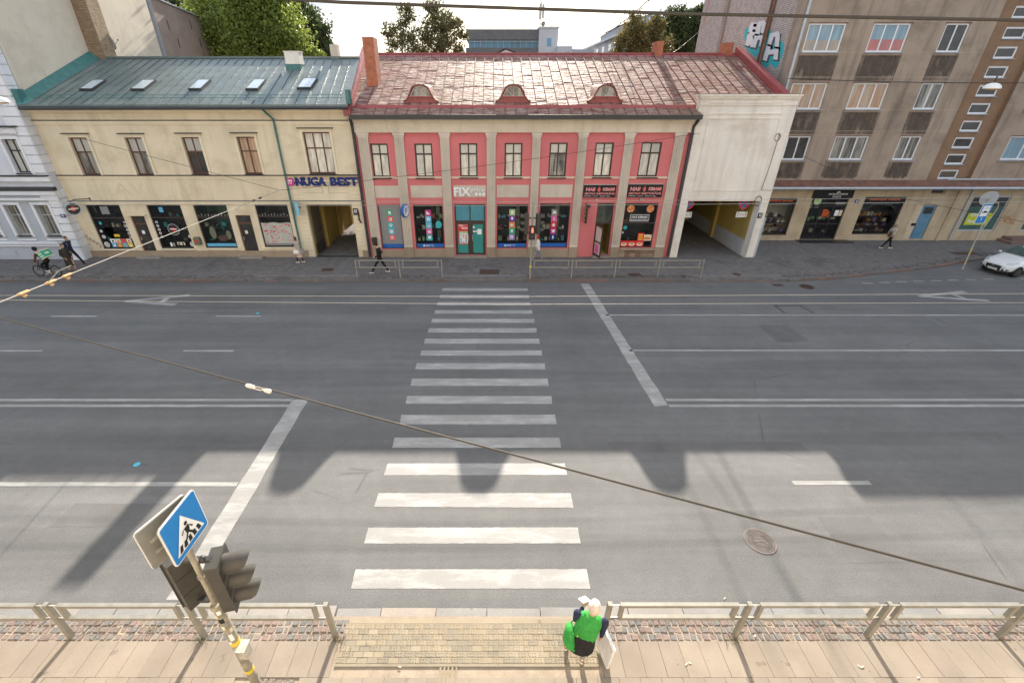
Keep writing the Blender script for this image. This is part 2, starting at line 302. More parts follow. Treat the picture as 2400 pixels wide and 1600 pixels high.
# ------------------------------------------------------------------ mesh building
ORG = {}
class MB:
    def __init__(s): s.v, s.f, s.mi = [], [], []
    def add(s, vs, fs, mi=0):
        k = len(s.v); s.v += [Vector(p) for p in vs]; s.f += [tuple(i + k for i in f) for f in fs]; s.mi += [mi] * len(fs); return s
    def quad(s, a, b, c, d, mi=0): return s.add([a, b, c, d], [(0, 1, 2, 3)], mi)
    def box(s, x0, x1, y0, y1, z0, z1, mi=0):
        return s.add([(x0, y0, z0), (x1, y0, z0), (x1, y1, z0), (x0, y1, z0), (x0, y0, z1), (x1, y0, z1), (x1, y1, z1), (x0, y1, z1)],
                     [(3, 2, 1, 0), (4, 5, 6, 7), (0, 1, 5, 4), (1, 2, 6, 5), (2, 3, 7, 6), (3, 0, 4, 7)], mi)
    def obox(s, M, hx, hy, hz, mi=0):
        vs = [M @ Vector((x, y, z)) for z in (-hz, hz) for x, y in ((-hx, -hy), (hx, -hy), (hx, hy), (-hx, hy))]
        return s.add(vs, [(3, 2, 1, 0), (4, 5, 6, 7), (0, 1, 5, 4), (1, 2, 6, 5), (2, 3, 7, 6), (3, 0, 4, 7)], mi)
    def cyl(s, p0, p1, r0, r1=None, n=12, mi=0, cap=True):
        r1 = r0 if r1 is None else r1; p0, p1 = Vector(p0), Vector(p1); d = (p1 - p0).normalized()
        a = d.orthogonal().normalized(); b_ = d.cross(a); vs = []
        for p, r in ((p0, r0), (p1, r1)):
            vs += [p + (a * math.cos(2 * math.pi * i / n) + b_ * math.sin(2 * math.pi * i / n)) * r for i in range(n)]
        fs = [(i, (i + 1) % n, n + (i + 1) % n, n + i) for i in range(n)]
        if cap: fs += [tuple(range(n - 1, -1, -1)), tuple(range(n, 2 * n))]
        return s.add(vs, fs, mi)
    def tube(s, pts, r, n=8, mi=0, rr=None):
        pts = [Vector(p) for p in pts]; k = len(pts); vs, fs = [], []; up = None
        for i, p in enumerate(pts):
            d = (pts[min(i + 1, k - 1)] - pts[max(i - 1, 0)]).normalized()
            a = d.orthogonal().normalized() if up is None else (up - d * up.dot(d)).normalized()
            up = a; b_ = d.cross(a); q = rr[i] if rr else r
            vs += [p + (a * math.cos(2 * math.pi * j / n) + b_ * math.sin(2 * math.pi * j / n)) * q for j in range(n)]
        for i in range(k - 1):
            fs += [(i * n + j, i * n + (j + 1) % n, (i + 1) * n + (j + 1) % n, (i + 1) * n + j) for j in range(n)]
        fs += [tuple(range(n - 1, -1, -1)), tuple(range((k - 1) * n, k * n))]
        return s.add(vs, fs, mi)
    def ball(s, c, r, n=10, mi=0):
        r = (r, r, r) if not isinstance(r, (tuple, list)) else r; vs, fs = [], []; m = n // 2
        c = Vector(c)
        for i in range(m + 1):
            t = math.pi * i / m
            for j in range(n):
                p = 2 * math.pi * j / n
                vs.append(c + Vector((r[0] * math.sin(t) * math.cos(p), r[1] * math.sin(t) * math.sin(p), r[2] * math.cos(t))))
        for i in range(m): fs += [(i * n + j, (i + 1) * n + j, (i + 1) * n + (j + 1) % n, i * n + (j + 1) % n) for j in range(n)]
        return s.add(vs, fs, mi)
    def prism(s, poly, fn, d0, d1, mi=0):      # poly 2D, fn(a,b,depth)->3D
        n = len(poly); vs = [fn(a, b_, d0) for a, b_ in poly] + [fn(a, b_, d1) for a, b_ in poly]
        return s.add(vs, [tuple(range(n)), tuple(range(2 * n - 1, n - 1, -1))] + [(i, n + i, n + (i + 1) % n, (i + 1) % n) for i in range(n)], mi)
    def build(s, name, mats, parent=None, smooth=False, fix=False):
        o_ = ORG.get(parent.name, Vector()) if parent else Vector()
        me = bpy.data.meshes.new(name); me.from_pydata([p - o_ for p in s.v], [], s.f)
        mats = mats if isinstance(mats, (list, tuple)) else [mats]
        for m in mats: me.materials.append(MATS[m])
        if len(mats) > 1: me.polygons.foreach_set('material_index', s.mi)
        if smooth: me.polygons.foreach_set('use_smooth', [True] * len(me.polygons))
        me.update()
        if fix:
            bm = bmesh.new(); bm.from_mesh(me); bmesh.ops.recalc_face_normals(bm, faces=bm.faces); bm.to_mesh(me); bm.free()
        o = bpy.data.objects.new(name, me); COL.objects.link(o)
        if parent: o.parent = parent; ORG[o.name] = o_
        return o
def tag(o, label=None, cat=None, group=None, kind=None):
    if label: o['label'] = label
    if cat: o['category'] = cat
    if group: o['group'] = group
    if kind: o['kind'] = kind
    return o
def thing(name, loc, label, cat, group=None):
    o = bpy.data.objects.new(name, None); COL.objects.link(o); o.location = loc; o.empty_display_size = .3
    ORG[o.name] = Vector(loc); return tag(o, label, cat, group)
def struct(o): o['kind'] = 'structure'; return o

def text(mb, s, O, ux, uy, w, h, depth=.015, mi=0, off=0.0, shear=0.0, flip=False):
    cu = bpy.data.curves.new("t", 'FONT'); cu.body = s; cu.extrude = 0; cu.offset = off; cu.shear = shear; cu.resolution_u = 3
    ob = bpy.data.objects.new("t", cu); COL.objects.link(ob)
    dg = bpy.context.evaluated_depsgraph_get(); me = ob.evaluated_get(dg).to_mesh()
    vs = [v.co.copy() for v in me.vertices]; fs = [tuple(p.vertices) for p in me.polygons]
    ob.evaluated_get(dg).to_mesh_clear(); bpy.data.objects.remove(ob); bpy.data.curves.remove(cu)
    if not vs: return
    x0, x1 = min(v.x for v in vs), max(v.x for v in vs); y0, y1 = min(v.y for v in vs), max(v.y for v in vs)
    O, ux, uy = Vector(O), Vector(ux), Vector(uy); nn = ux.cross(uy).normalized()
    f = lambda v, d: O + ux * ((v.x - x0) / (x1 - x0) * w) + uy * ((v.y - y0) / (y1 - y0) * h) + nn * d
    cnt = {}
    for p in fs:
        for i in range(len(p)):
            e = (p[i], p[(i + 1) % len(p)]); cnt[tuple(sorted(e))] = cnt.get(tuple(sorted(e)), []) + [e]
    n = len(vs); F = list(fs)
    for e in cnt.values():
        if len(e) == 1: a, b_ = e[0]; F.append((b_, a, a + n, b_ + n))
    mb.add([f(v, depth) for v in vs] + [f(v, 0) for v in vs], F, mi)
UX, UZ = Vector((1, 0, 0)), Vector((0, 0, 1))

def wall(mb, x0, x1, z0, z1, Y, holes, dep=.22, mi=0, mr=None, sides=True):
    """wall face at Y (facing the street) with openings and their reveals"""
    mr = mi if mr is None else mr
    xs = sorted({x0, x1, *[h[0] for h in holes], *[h[1] for h in holes]}); zs = sorted({z0, z1, *[h[2] for h in holes], *[h[3] for h in holes]})
    xs = [x for x in xs if x0 <= x <= x1]; zs = [z for z in zs if z0 <= z <= z1]
    for i in range(len(xs) - 1):
        for j in range(len(zs) - 1):
            cx, cz = (xs[i] + xs[i + 1]) / 2, (zs[j] + zs[j + 1]) / 2
            if any(h[0] < cx < h[1] and h[2] < cz < h[3] for h in holes): continue
            mb.quad((xs[i], Y, zs[j]), (xs[i + 1], Y, zs[j]), (xs[i + 1], Y, zs[j + 1]), (xs[i], Y, zs[j + 1]), mi)
    for a, b_, c, d in [h[:4] for h in holes]:
        y1 = Y + dep
        mb.quad((a, Y, c), (a, Y, d), (a, y1, d), (a, y1, c), mr); mb.quad((b_, Y, c), (b_, y1, c), (b_, y1, d), (b_, Y, d), mr)
        mb.quad((a, Y, d), (b_, Y, d), (b_, y1, d), (a, y1, d), mr)
        if c > z0 + .01: mb.quad((a, Y, c), (a, y1, c), (b_, y1, c), (b_, Y, c), mr)
    return mb

def window(par, r, Y, fm, gm, mull=(), trans=(), fw=.07, fd=.07, name='window', bars=(), split=None):
    """framed window filling rectangle r in the plane Y; the pane is a sub-part of the frame"""
    x0, x1, z0, z1 = r; m = MB()
    m.box(x0, x0 + fw, Y, Y + fd, z0, z1).box(x1 - fw, x1, Y, Y + fd, z0, z1)
    m.box(x0 + fw, x1 - fw, Y + .001, Y + fd - .001, z1 - fw, z1).box(x0 + fw, x1 - fw, Y + .001, Y + fd - .001, z0, z0 + fw)
    w, h = x1 - x0, z1 - z0
    for t in trans: m.box(x0 + fw, x1 - fw, Y + .004, Y + fd - .004, z0 + h * t - fw * .5, z0 + h * t + fw * .5)
    for t in mull: m.box(x0 + w * t - fw * .45, x0 + w * t + fw * .45, Y + .006, Y + fd - .006, z0 + fw, z1 - fw)
    for (t, a, c) in bars: m.box(x0 + w * t - .02, x0 + w * t + .02, Y + .008, Y + fd - .008, z0 + h * a, z0 + h * c)
    f = m.build(name, fm, par)
    g = MB()
    if split:                                            # (height fraction, upper glass)
        t, gm2 = split; zt = z0 + h * t
        g.quad((x0 + .01, Y + fd * .6, z0 + .01), (x1 - .01, Y + fd * .6, z0 + .01), (x1 - .01, Y + fd * .6, zt), (x0 + .01, Y + fd * .6, zt), 0)
        g.quad((x0 + .01, Y + fd * .6, zt), (x1 - .01, Y + fd * .6, zt), (x1 - .01, Y + fd * .6, z1 - .01), (x0 + .01, Y + fd * .6, z1 - .01), 1)
        g.build('pane', [gm, gm2], f)
    else:
        g.quad((x0 + .01, Y + fd * .6, z0 + .01), (x1 - .01, Y + fd * .6, z0 + .01), (x1 - .01, Y + fd * .6, z1 - .01), (x0 + .01, Y + fd * .6, z1 - .01))
        g.build('pane', gm, f)
    return f
# ------------------------------------------------------------------ the setting: ground, road, pavements, kerbs
PV = 0.12; YF = 28.6; YA = 32.4
m = MB(); m.quad((-400, -60, -.06), (400, -60, -.06), (400, 700, -.06), (-400, 700, -.06)); struct(m.build('ground', 'sand_dark'))
m = MB(); m.quad((-120, 5.5, 0), (120, 5.5, 0), (120, 33, 0), (-120, 33, 0)); struct(m.build('road', 'asphalt'))
KF = [(-120, 24.4), (17.3, 24.4), (20.2, 24.78), (23.2, 25.55), (28.1, 26.8), (31.3, 28.0), (34.5, 28.9), (60, 29.3), (120, 29.3)]
m = MB(); poly = [(x, y + .17) for x, y in KF] + [(120, 62), (-120, 62)]
m.prism(poly, lambda a, b_, d: (a, b_, d), PV, -.05); struct(m.build('far_pavement', 'paver', fix=True))
m = MB()
m.box(-120, 120, -.2, 5.34, -.05, PV - .022); struct(m.build('near_pavement_bed', 'sand_joint'))

def along(K, step, fn):
    for (xa, ya), (xb, yb) in zip(K[:-1], K[1:]):
        L_ = math.hypot(xb - xa, yb - ya); n = max(1, int(L_ / step)); ang = math.atan2(yb - ya, xb - xa)
        for i in range(n):
            t = (i + .5) / n; fn(xa + (xb - xa) * t, ya + (yb - ya) * t, L_ / n, ang)
LOW = [(-14.1, -7.85), (-3.0, 2.0), (11.9, 17.2)]             # lowered kerbs: gateways and the crossing
low = lambda x: any(a < x < b_ for a, b_ in LOW)
kf = MB()
def kst(x, y, L_, an):
    if abs(x) > 45: return
    zt = .03 if low(x) else PV + .004 + random.uniform(-.006, .006)
    M = Matrix.Translation((x - .085 * math.sin(an), y + .085 * math.cos(an), zt / 2 - .06)) @ Matrix.Rotation(an + random.uniform(-.008, .008), 4, 'Z')
    kf.obox(M, L_ / 2 - .008, .085, zt / 2 + .06)
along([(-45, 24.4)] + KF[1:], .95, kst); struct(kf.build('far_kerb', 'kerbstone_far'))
m = MB()
for a, b_ in LOW:
    n = 12
    for i in range(n):
        xa, xb = a + (b_ - a) * i / n, a + (b_ - a) * (i + 1) / n
        m.quad((xa + .01, 24.56, .034), (xb - .01, 24.56, .034), (xb - .01, 25.12, PV + .008), (xa + .01, 25.12, PV + .008))
struct(m.build('kerb_ramp', 'kerbstone'))
def cobbles(mb, x0, x1, y0, y1, z, s, jit=.35, ht=.03, fy=None):
    ny = max(1, round((y1 - y0) / s)); sy = (y1 - y0) / ny
    for j in range(ny):
        x = x0 + random.uniform(-.03, .0)
        while x < x1:
            w = s * random.uniform(.75, 1.3); cx, cy = x + w / 2, y0 + (j + .5) * sy
            if fy: cy += fy(cx)
            hx, hy = w / 2 - .009, sy / 2 - .008; zt = z + random.uniform(-ht * .4, ht * .4); q = [random.uniform(-.012, .012) for _ in range(8)]
            b4 = [(cx - hx + q[0], cy - hy + q[1]), (cx + hx + q[2], cy - hy + q[3]), (cx + hx + q[4], cy + hy + q[5]), (cx - hx + q[6], cy + hy + q[7])]
            vs = [(a, b_, z - .05) for a, b_ in b4] + [(a, b_, zt - .012) for a, b_ in b4] + [(cx + (a - cx) * .78, cy + (b_ - cy) * .78, zt + random.uniform(-.003, .006)) for a, b_ in b4]
            mb.add(vs, [(0, 1, 5, 4), (1, 2, 6, 5), (2, 3, 7, 6), (3, 0, 4, 7), (4, 5, 9, 8), (5, 6, 10, 9), (6, 7, 11, 10), (7, 4, 8, 11), (8, 9, 10, 11)])
            x += w
kfy = lambda x: 0.0
m = MB()
for a, b_ in ((-40, -14.1), (-7.85, -3.0), (2.0, 11.9), (17.2, 17.4)): cobbles(m, a, b_, 24.62, 25.12, PV, .14)
def ky(x):
    for (xa, ya), (xb, yb) in zip(KF[:-1], KF[1:]):
        if xa <= x <= xb: return ya + (yb - ya) * (x - xa) / (xb - xa)
cobbles(m, 17.4, 34, 24.62, 25.12, PV, .14, fy=lambda x: ky(x) - 24.4)
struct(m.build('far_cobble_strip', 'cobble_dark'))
# near side
kn = MB(); x = -14
while x < 14:
    w = random.uniform(.75, 1.3); zt = .045 if -3.05 < x + w / 2 < 1.95 else PV + random.uniform(-.008, .006)
    kn.obox(Matrix.Translation((x + w / 2, 5.42 + random.uniform(-.012, .012), zt / 2 - .06)) @ Matrix.Rotation(random.uniform(-.008, .008), 4, 'Z'), w / 2 - .007, .125, zt / 2 + .06)
    x += w
struct(kn.build('near_kerb', 'kerbstone'))
m = MB(); cobbles(m, -14, -3.0, 4.86, 5.28, PV - .006, .125); cobbles(m, 2.1, 14, 4.86, 5.28, PV - .006, .125)
cobbles(m, -4.35, -3.72, 3.6, 4.2, PV - .004, .125)
struct(m.build('near_cobble_strip', 'cobble'))
m = MB(); y = 4.85
for r_ in range(9):
    d = .63; off = random.uniform(0, .4); x = -14.0 - off
    while x < 14:
        xa, xb = x + .003, x + .392; yb, ya = y - .003, y - d + .003
        z = PV + random.uniform(-.003, .003); tx, ty = random.uniform(-.002, .002), random.uniform(-.002, .002)
        skip = (r_ in (1,) and -4.75 < (xa + xb) / 2 < -3.7)
        if r_ == 0 and -3.0 < (xa + xb) / 2 < 2.1: skip = True
        if not skip:
            m.add([(xa, ya, z - .04), (xb, ya, z - .04), (xb, yb, z - .04), (xa, yb, z - .04), (xa, ya, z + tx), (xb, ya, z + ty), (xb, yb, z - tx), (xa, yb, z - ty)],
                  [(4, 5, 6, 7), (0, 1, 5, 4), (1, 2, 6, 5), (2, 3, 7, 6), (3, 0, 4, 7)])
        x += .395
    y -= d
struct(m.build('near_pavement', 'slab'))
m = MB(); y = 5.29
m.box(-2.98, 2.0, 5.19, 5.285, .0, PV - .012)
for r_ in range(7):
    ya, yb = 5.18 - (r_ + 1) * .104, 5.18 - r_ * .104; x = -2.98 + (r_ % 2) * -.1
    while x < 2.06:
        xa, xb = max(x, -2.98) + .003, min(x + .2, 2.06) - .003
        if xb - xa > .03:
            z = PV + random.uniform(-.004, .003); m.box(xa, xb, ya + .003, yb - .003, z - .05, z)
            if random.random() < (.35 if x < -1.9 and r_ > 2 else .93):
                for i in range(int((xb - xa) / .05)):
                    for k in range(2): m.cyl((xa + .025 + i * .05, ya + .027 + k * .05, z), (xa + .025 + i * .05, ya + .027 + k * .05, z + .006), .015, .010, 6)
        x += .2
m.box(-2.98, 2.06, 4.40, 4.447, .03, PV + .002)
for i in range(5): m.box(-.98 + i * .075, -.945 + i * .075, 3.4, 4.39, .06, PV + .006)
struct(m.build('tactile_paving', 'tactile'))

# ------------------------------------------------------------------ painted road markings (4 mm sheets)
def strip(mb, poly, z=.004, jit=.012, step=.12):
    jit *= .55; step *= random.uniform(.8, 1.7)
    """flat painted patch with slightly ragged edges, fanned as a grid-less ngon"""
    pts = []
    for (xa, ya), (xb, yb) in zip(poly, poly[1:] + poly[:1]):
        n = max(1, int(math.hypot(xb - xa, yb - ya) / step))
        for i in range(n): pts.append((xa + (xb - xa) * i / n + random.uniform(-jit, jit), ya + (yb - ya) * i / n + random.uniform(-jit, jit), z))
    mb.add(pts, [tuple(range(len(pts)))])
def gp(*uv): return [tuple(G(u, v).xy) for u, v in uv]
ZB = lambda x, y: (800 + x * .3444, 560 + y * .3444)
ZC = lambda x, y: (800 + x / 2.94, 1070 + y / 2.94)
CWS = [[ZB(*q) for q in s] for s in ([(690, 335), (1266, 335), (1268, 354), (685, 354)], [(674, 381), (1276, 381), (1278, 403), (669, 403)],
       [(656, 430), (1285, 430), (1288, 452), (652, 452)], [(638, 485), (1298, 485), (1301, 509), (633, 509)], [(617, 543), (1312, 543), (1315, 570), (612, 570)],
       [(596, 607), (1327, 607), (1330, 637), (588, 637)], [(569, 679), (1345, 679), (1350, 712), (563, 712)], [(545, 758), (1362, 758), (1366, 793), (537, 793)],
       [(513, 845), (1383, 845), (1388, 886), (503, 886)], [(480, 949), (1405, 949), (1411, 999), (471, 999)], [(448, 1068), (1429, 1068), (1436, 1121), (436, 1121)],
       [(408, 1197), (1455, 1195), (1466, 1260), (397, 1260)], [(364, 1351), (1484, 1351), (1496, 1420), (346, 1420)])]
CWS += [[ZC(*q) for q in s] for s in ([(318, 46), (1540, 45), (1555, 125), (294, 127)], [(256, 250), (1580, 250), (1600, 350), (225, 345)],
        [(186, 488), (1630, 486), (1649, 596), (157, 597)], [(98, 775), (1690, 773), (1716, 907), (66, 908)])]
m = MB()
for s in CWS: strip(m, gp(*s), step=.09)
struct(m.build('zebra_crossing', 'road_paint'))
m = MB()
strip(m, [(5.13, 24.1), (5.62, 24.1), (6.22, 12.66), (5.72, 12.56)], jit=.03, step=.25)
strip(m, [(-7.13, 12.98), (-6.58, 12.98), (-6.52, 5.75), (-7.06, 5.75)], jit=.03, step=.25)
struct(m.build('stop_line', 'road_paint'))
m = MB()
def lane(x0, x1, y, w=.12): strip(m, [(x0, y - w / 2), (x1, y - w / 2), (x1, y + w / 2), (x0, y + w / 2)], jit=.006, step=.4)
for y in (12.96, 12.62): lane(-45, -7.14, y, .14); lane(6.24, 70, y, .14)
lane(-45, -7.14, 9.02, .15); lane(5.9, 70, 16.48, .13); lane(5.65, 70, 19.95, .13)
for x0 in (-38, -29.8, -21.69, -13.6): lane(x0, x0 + 2.25, 19.82, .13)
for x0 in (-37, -28.9, -21.3, -13.14): lane(x0, x0 + 2.15, 16.44, .13)
lane(8.5, 10.69, 9.07, .15)
for x, y in [(21.4, 24.17), (22.49, 24.3), (23.59, 24.42), (24.66, 24.52), (25.77, 24.6), (26.83, 24.68), (27.96, 24.76), (29.06, 24.84), (31.3, 24.9), (32.4, 24.95), (33.5, 25)]:
    strip(m, [(x, y - .06), (x + .62, y - .06), (x + .62, y + .06), (x, y + .06)], jit=.004)
struct(m.build('lane_line', 'road_paint'))
m = MB()
def letter_a(ap, f1, f2, w=.3):
    ap, f1, f2 = Vector(ap), Vector(f1), Vector(f2)
    def leg(a, b_, w0, w1):
        d = (b_ - a).normalized(); n = Vector((-d.y, d.x)); strip(m, [tuple(a + n * w0), tuple(a - n * w0), tuple(b_ - n * w1), tuple(b_ + n * w1)], jit=.005)
    leg(ap, f1, .10, .16); m.v = [v + Vector((0, 0, 0)) for v in m.v]; k = len(m.v); leg(ap, f2, .10, .16)
    for i in range(k, len(m.v)): m.v[i].z += .002
    k = len(m.v); leg(ap + (f1 - ap) * .68, ap + (f2 - ap) * .68, .15, .15)
    for i in range(k, len(m.v)): m.v[i].z += .004
letter_a(G(293, 706).xy, G(444, 692).xy, G(412, 714).xy); letter_a(G(2152, 694).xy, G(2262, 684).xy, G(2318, 705).xy)
struct(m.build('letter_marking', 'road_paint'))
m = MB()
for (x0, x1, y0, y1) in ((-11.2, -8.1, 7.6, 8.35), (3.6, 9.8, 10.3, 10.75), (12.6, 14.1, 17.2, 18.9), (-19, -15.2, 13.6, 14.1), (-5.4, -4.3, 20.6, 21.6), (8.4, 9.9, 6.6, 7.9)): strip(m, [(x0, y0), (x1, y0 + .05), (x1 - .1, y1), (x0 + .05, y1)], .002, .02, .3)
struct(m.build('road_patch', 'asphalt_patch'))
m = MB()
p = [G(1815, 716), G(1876, 716), G(1907, 734), G(1840, 734)]
def crackline(pts, w=.035):
    for a, b_ in zip(pts[:-1], pts[1:]):
        d = (b_ - a).normalized(); n = Vector((-d.y, d.x, 0)) * w; m.quad(a - n + UZ * .003, b_ - n + UZ * .003, b_ + n + UZ * .003, a + n + UZ * .003)
crackline([p[3], p[0], p[1], p[2]]); struct(m.build('road_seam', 'black_plastic'))

# manhole covers
def manhole(c, r, label, mat_, square=None, teal=False):
    m = MB(); c = Vector(c)
    if square:
        hx, hy = square; m.box(c.x - hx, c.x + hx, c.y - hy, c.y + hy, c.z - .03, c.z + .006)
        for i in range(5): m.box(c.x - hx + .08 + i * (2 * hx - .16) / 5, c.x - hx + .08 + (i + .6) * (2 * hx - .16) / 5, c.y - hy + .08, c.y + hy - .08, c.z, c.z + .014)
        return tag(m.build('manhole_cover', mat_), label, 'manhole cover', 'manhole covers in road and pavement')
    n = 40
    ring = lambda r0, r1, z0, z1, mb: [mb.add([(c.x + q * math.cos(a), c.y + q * math.sin(a), c.z + z) for a in (2 * math.pi * i / n, 2 * math.pi * (i + 1) / n) for q, z in ((r0, z0), (r1, z0), (r1, z1), (r0, z1))],
            [(3, 2, 6, 7), (0, 3, 7, 4), (2, 1, 5, 6)]) for i in range(n)]
    ring(r * .88, r, -.02, .012, m); m.cyl(c - UZ * .03, c + UZ * .004, r * .86, n=n)
    if r > .3:
        ring(r * .80, r * .85, 0, .011, m)
        for k, (q, cnt) in enumerate(((.72, 44), (.62, 40), (.53, 34))):
            for i in range(cnt):
                a = 2 * math.pi * (i + .5 * k) / cnt
                m.obox(Matrix.Translation(c + Vector((q * r * math.cos(a), q * r * math.sin(a), .006))) @ Matrix.Rotation(a, 4, 'Z'), .012, .010, .005)
        ring(r * .42, r * .46, 0, .011, m)
        for i in range(-4, 5): m.box(c.x - .02 + i * .034, c.x - .004 + i * .034, c.y - .16 + abs(i) * .012, c.y - .055, c.z, c.z + .011); m.box(c.x - .02 + i * .034, c.x - .004 + i * .034, c.y + .055, c.y + .16 - abs(i) * .012, c.z, c.z + .011)
        m.box(c.x - .14, c.x + .14, c.y - .03, c.y + .03, c.z, c.z + .010)
    return tag(m.build('manhole_cover', mat_), label, 'manhole cover', 'manhole covers in road and pavement')
manhole(G(1781, 1267), .37, 'large round cast iron manhole cover with ring pattern in the sunlit near lane', 'cast_iron')
manhole(G(1891, 672), .38, 'dark round manhole cover in the shaded road beside the far kerb', 'iron_rust')
manhole(G(321, 1088), .09, 'tiny round valve cover in the road left of the left stop line', 'pl_cyan')
manhole(G(604, 734), .09, 'tiny valve cover at the end of a lane dash on the far left lane', 'pl_teal')
manhole(G(1147, 637, PV), 0, 'wide square rusty hatch in the pavement opposite the shop door', 'iron_rust', (.6, .42))
manhole(G(1488, 644, PV), 0, 'small rusty hatch behind the far railing in the pavement', 'iron_rust', (.36, .28))
manhole(G(768, 632, PV), 0, 'small rusty hatch in pavement outside the yellow gateway', 'iron_rust', (.36, .26))
manhole(G(1823, 668), 0, 'rusty drain grate at the kerb outside the white gateway', 'iron_rust', (.3, .17))
manhole(G(1727, 643, PV), .24, 'small rust brown round cover in pavement outside the white gateway', 'iron_rust')
manhole(G(2262, 594, PV), 0, 'wide dark hatch in pavement beside the taxi sign post', 'iron_rust', (.85, .3))

# ------------------------------------------------------------------ cream building
def interior(par, r, Y, D, seed, mats, rows=3, back='room_dark', pale=False, dens=.8, lo=.12):
    """a shallow dark shop interior with shelves behind a clear pane"""
    rnd = random.Random(seed); x0, x1, z0, z1 = r; h = z1 - z0; a, b_, c, d, y0, y1 = x0 - .25, x1 + .25, z0 - .1, z1 + .15, Y, Y + D; m = MB()
    m.quad((a, y1, c), (b_, y1, c), (b_, y1, d), (a, y1, d)); m.quad((a, y0, c), (a, y1, c), (a, y1, d), (a, y0, d)); m.quad((b_, y0, c), (b_, y0, d), (b_, y1, d), (b_, y1, c)); m.quad((a, y0, d), (a, y1, d), (b_, y1, d), (b_, y0, d)); m.quad((a, y0, c), (b_, y0, c), (b_, y1, c), (a, y1, c))
    m.build('interior', back, par)
    if pale: m = MB(); m.box(a + .01, b_ - .01, y1 - .3, y1 - .02, z0 + h * .80, d - .02); m.box(x0 + (x1 - x0) * .66, x0 + (x1 - x0) * .66 + .25, y1 - .6, y1 - .31, c + .01, z0 + h * .8); m.build('interior_lit_wall', 'room_pale_lit', par)  # pale top strip: the lit ceiling put into the colour
    m = MB(); g = MB()
    for k in range(rows):
        z = z0 + h * (lo + .66 * k / rows); ys = y1 - .42 if k % 2 else y0 + .25; m.box(x0 + .05, x1 - .05, ys, ys + .32, z, z + .03); x = x0 + .1
        while x < x1 - .2:
            w_ = rnd.uniform(.08, .3); hh = rnd.uniform(.07, .3)
            if rnd.random() < dens: g.box(x, x + w_, ys + .04, ys + rnd.uniform(.12, .28), z + .031, z + .031 + hh, rnd.randrange(len(mats)))
            x += w_ + rnd.uniform(.02, .16)
    s_ = m.build('shelf', 'dark_brown', par); g.build('shelf_goods', mats, s_)
CZ = 9.05
cream = thing('cream_building', (-17, YF, 0), 'cream two storey house with green metal roof and row of dark shop windows', 'house', 'houses along the far pavement')
cx0, cx1 = -26.4, -8.12
UW = [RQ(1, *q, YF) for q in (((470, 950), (600, 948), (580, 1207), (700, 1207)), ((862, 950), (985, 948), (945, 1207), (1060, 1207)),
      ((1250, 948), (1375, 945), (1325, 1202), (1440, 1202)), ((1628, 945), (1755, 942), (1690, 1200), (1810, 1200)), ((2080, 912), (2275, 910), (2138, 1197), (2310, 1197)))]
SWn = [RQ(4, (970, 487), (1365, 487), (1190, 995), (1560, 995), YF), RQ(4, (1670, 485), (2065, 485), (1855, 990), (2230, 990), YF),
       RQ(5, (50, 482), (435, 482), (210, 985), (578, 985), YF), RQ(5, (765, 475), (1150, 475), (880, 975), (1235, 975), YF)]
DR = [RQ(4, (1500, 620), (1658, 620), (1655, 1062), (1812, 1062), YF), RQ(5, (548, 610), (715, 610), (660, 1060), (830, 1060), YF)]
GT = RQ(5, (1325, 450), (1885, 447), (1490, 1060), (1950, 1060), YF); GT = (GT[0], GT[1], PV, GT[3])
DR = [(a, b_, PV + .1, d) for a, b_, c, d in DR]
m = MB(); wall(m, cx0, cx1, 0, CZ - .12, YF, UW + SWn + DR + [GT], .2)
m.quad((cx1, YF, 0), (cx1, 41, 0), (cx1, 41, CZ - .1), (cx1, YF, CZ - .1)); m.quad((cx0, YF, 0), (cx0, YF, CZ - .1), (cx0, 41, CZ - .1), (cx0, 41, 0))
wall(m, cx0, cx1, 0, CZ - .1, 41, [GT], .1); m.build('wall', 'cream_plaster', cream)
m = MB()
for z, p_, h in ((FP(400, 284, YF).z, .09, .09), (FP(400, 412.5, YF).z, .08, .08), (FP(400, 472, YF).z, .10, .09)):
    m.box(cx0, (UW[4][0] - 1.0) if h == .08 else cx1, YF - p_, YF - .002, z - h, z); m.box(cx0, cx1 - (0 if h != .08 else 3.6), YF - p_ * .6, YF - .004, z - h - .09, z - h)
m.box(cx0, cx1, YF - .2, YF - .003, CZ - .30, CZ - .14); m.box(cx0, cx1, YF - .12, YF - .005, CZ - .42, CZ - .30)
m.build('cornice', 'cream_trim', cream)
m = MB()
for z in (FP(400, 283, YF).z, FP(400, 411.5, YF).z, FP(400, 471, YF).z): m.box(cx0 + .02, cx1 - (3.7 if 5 < z < 5.6 else 0), YF - .125, YF - .004, z + .003, z + .035)
m.build('ledge_flashing', 'dark_metal', cream)
m = MB(); m.box(cx0, GT[0] - .45, YF - .06, YF - .002, .05, PV + .42); m.build('plinth', 'plinth_stone', cream); m = MB(); m.box(GT[1] + .3, cx1, YF - .06, YF - .002, .05, PV + .42); m.build('plinth', 'plinth_stone', cream)
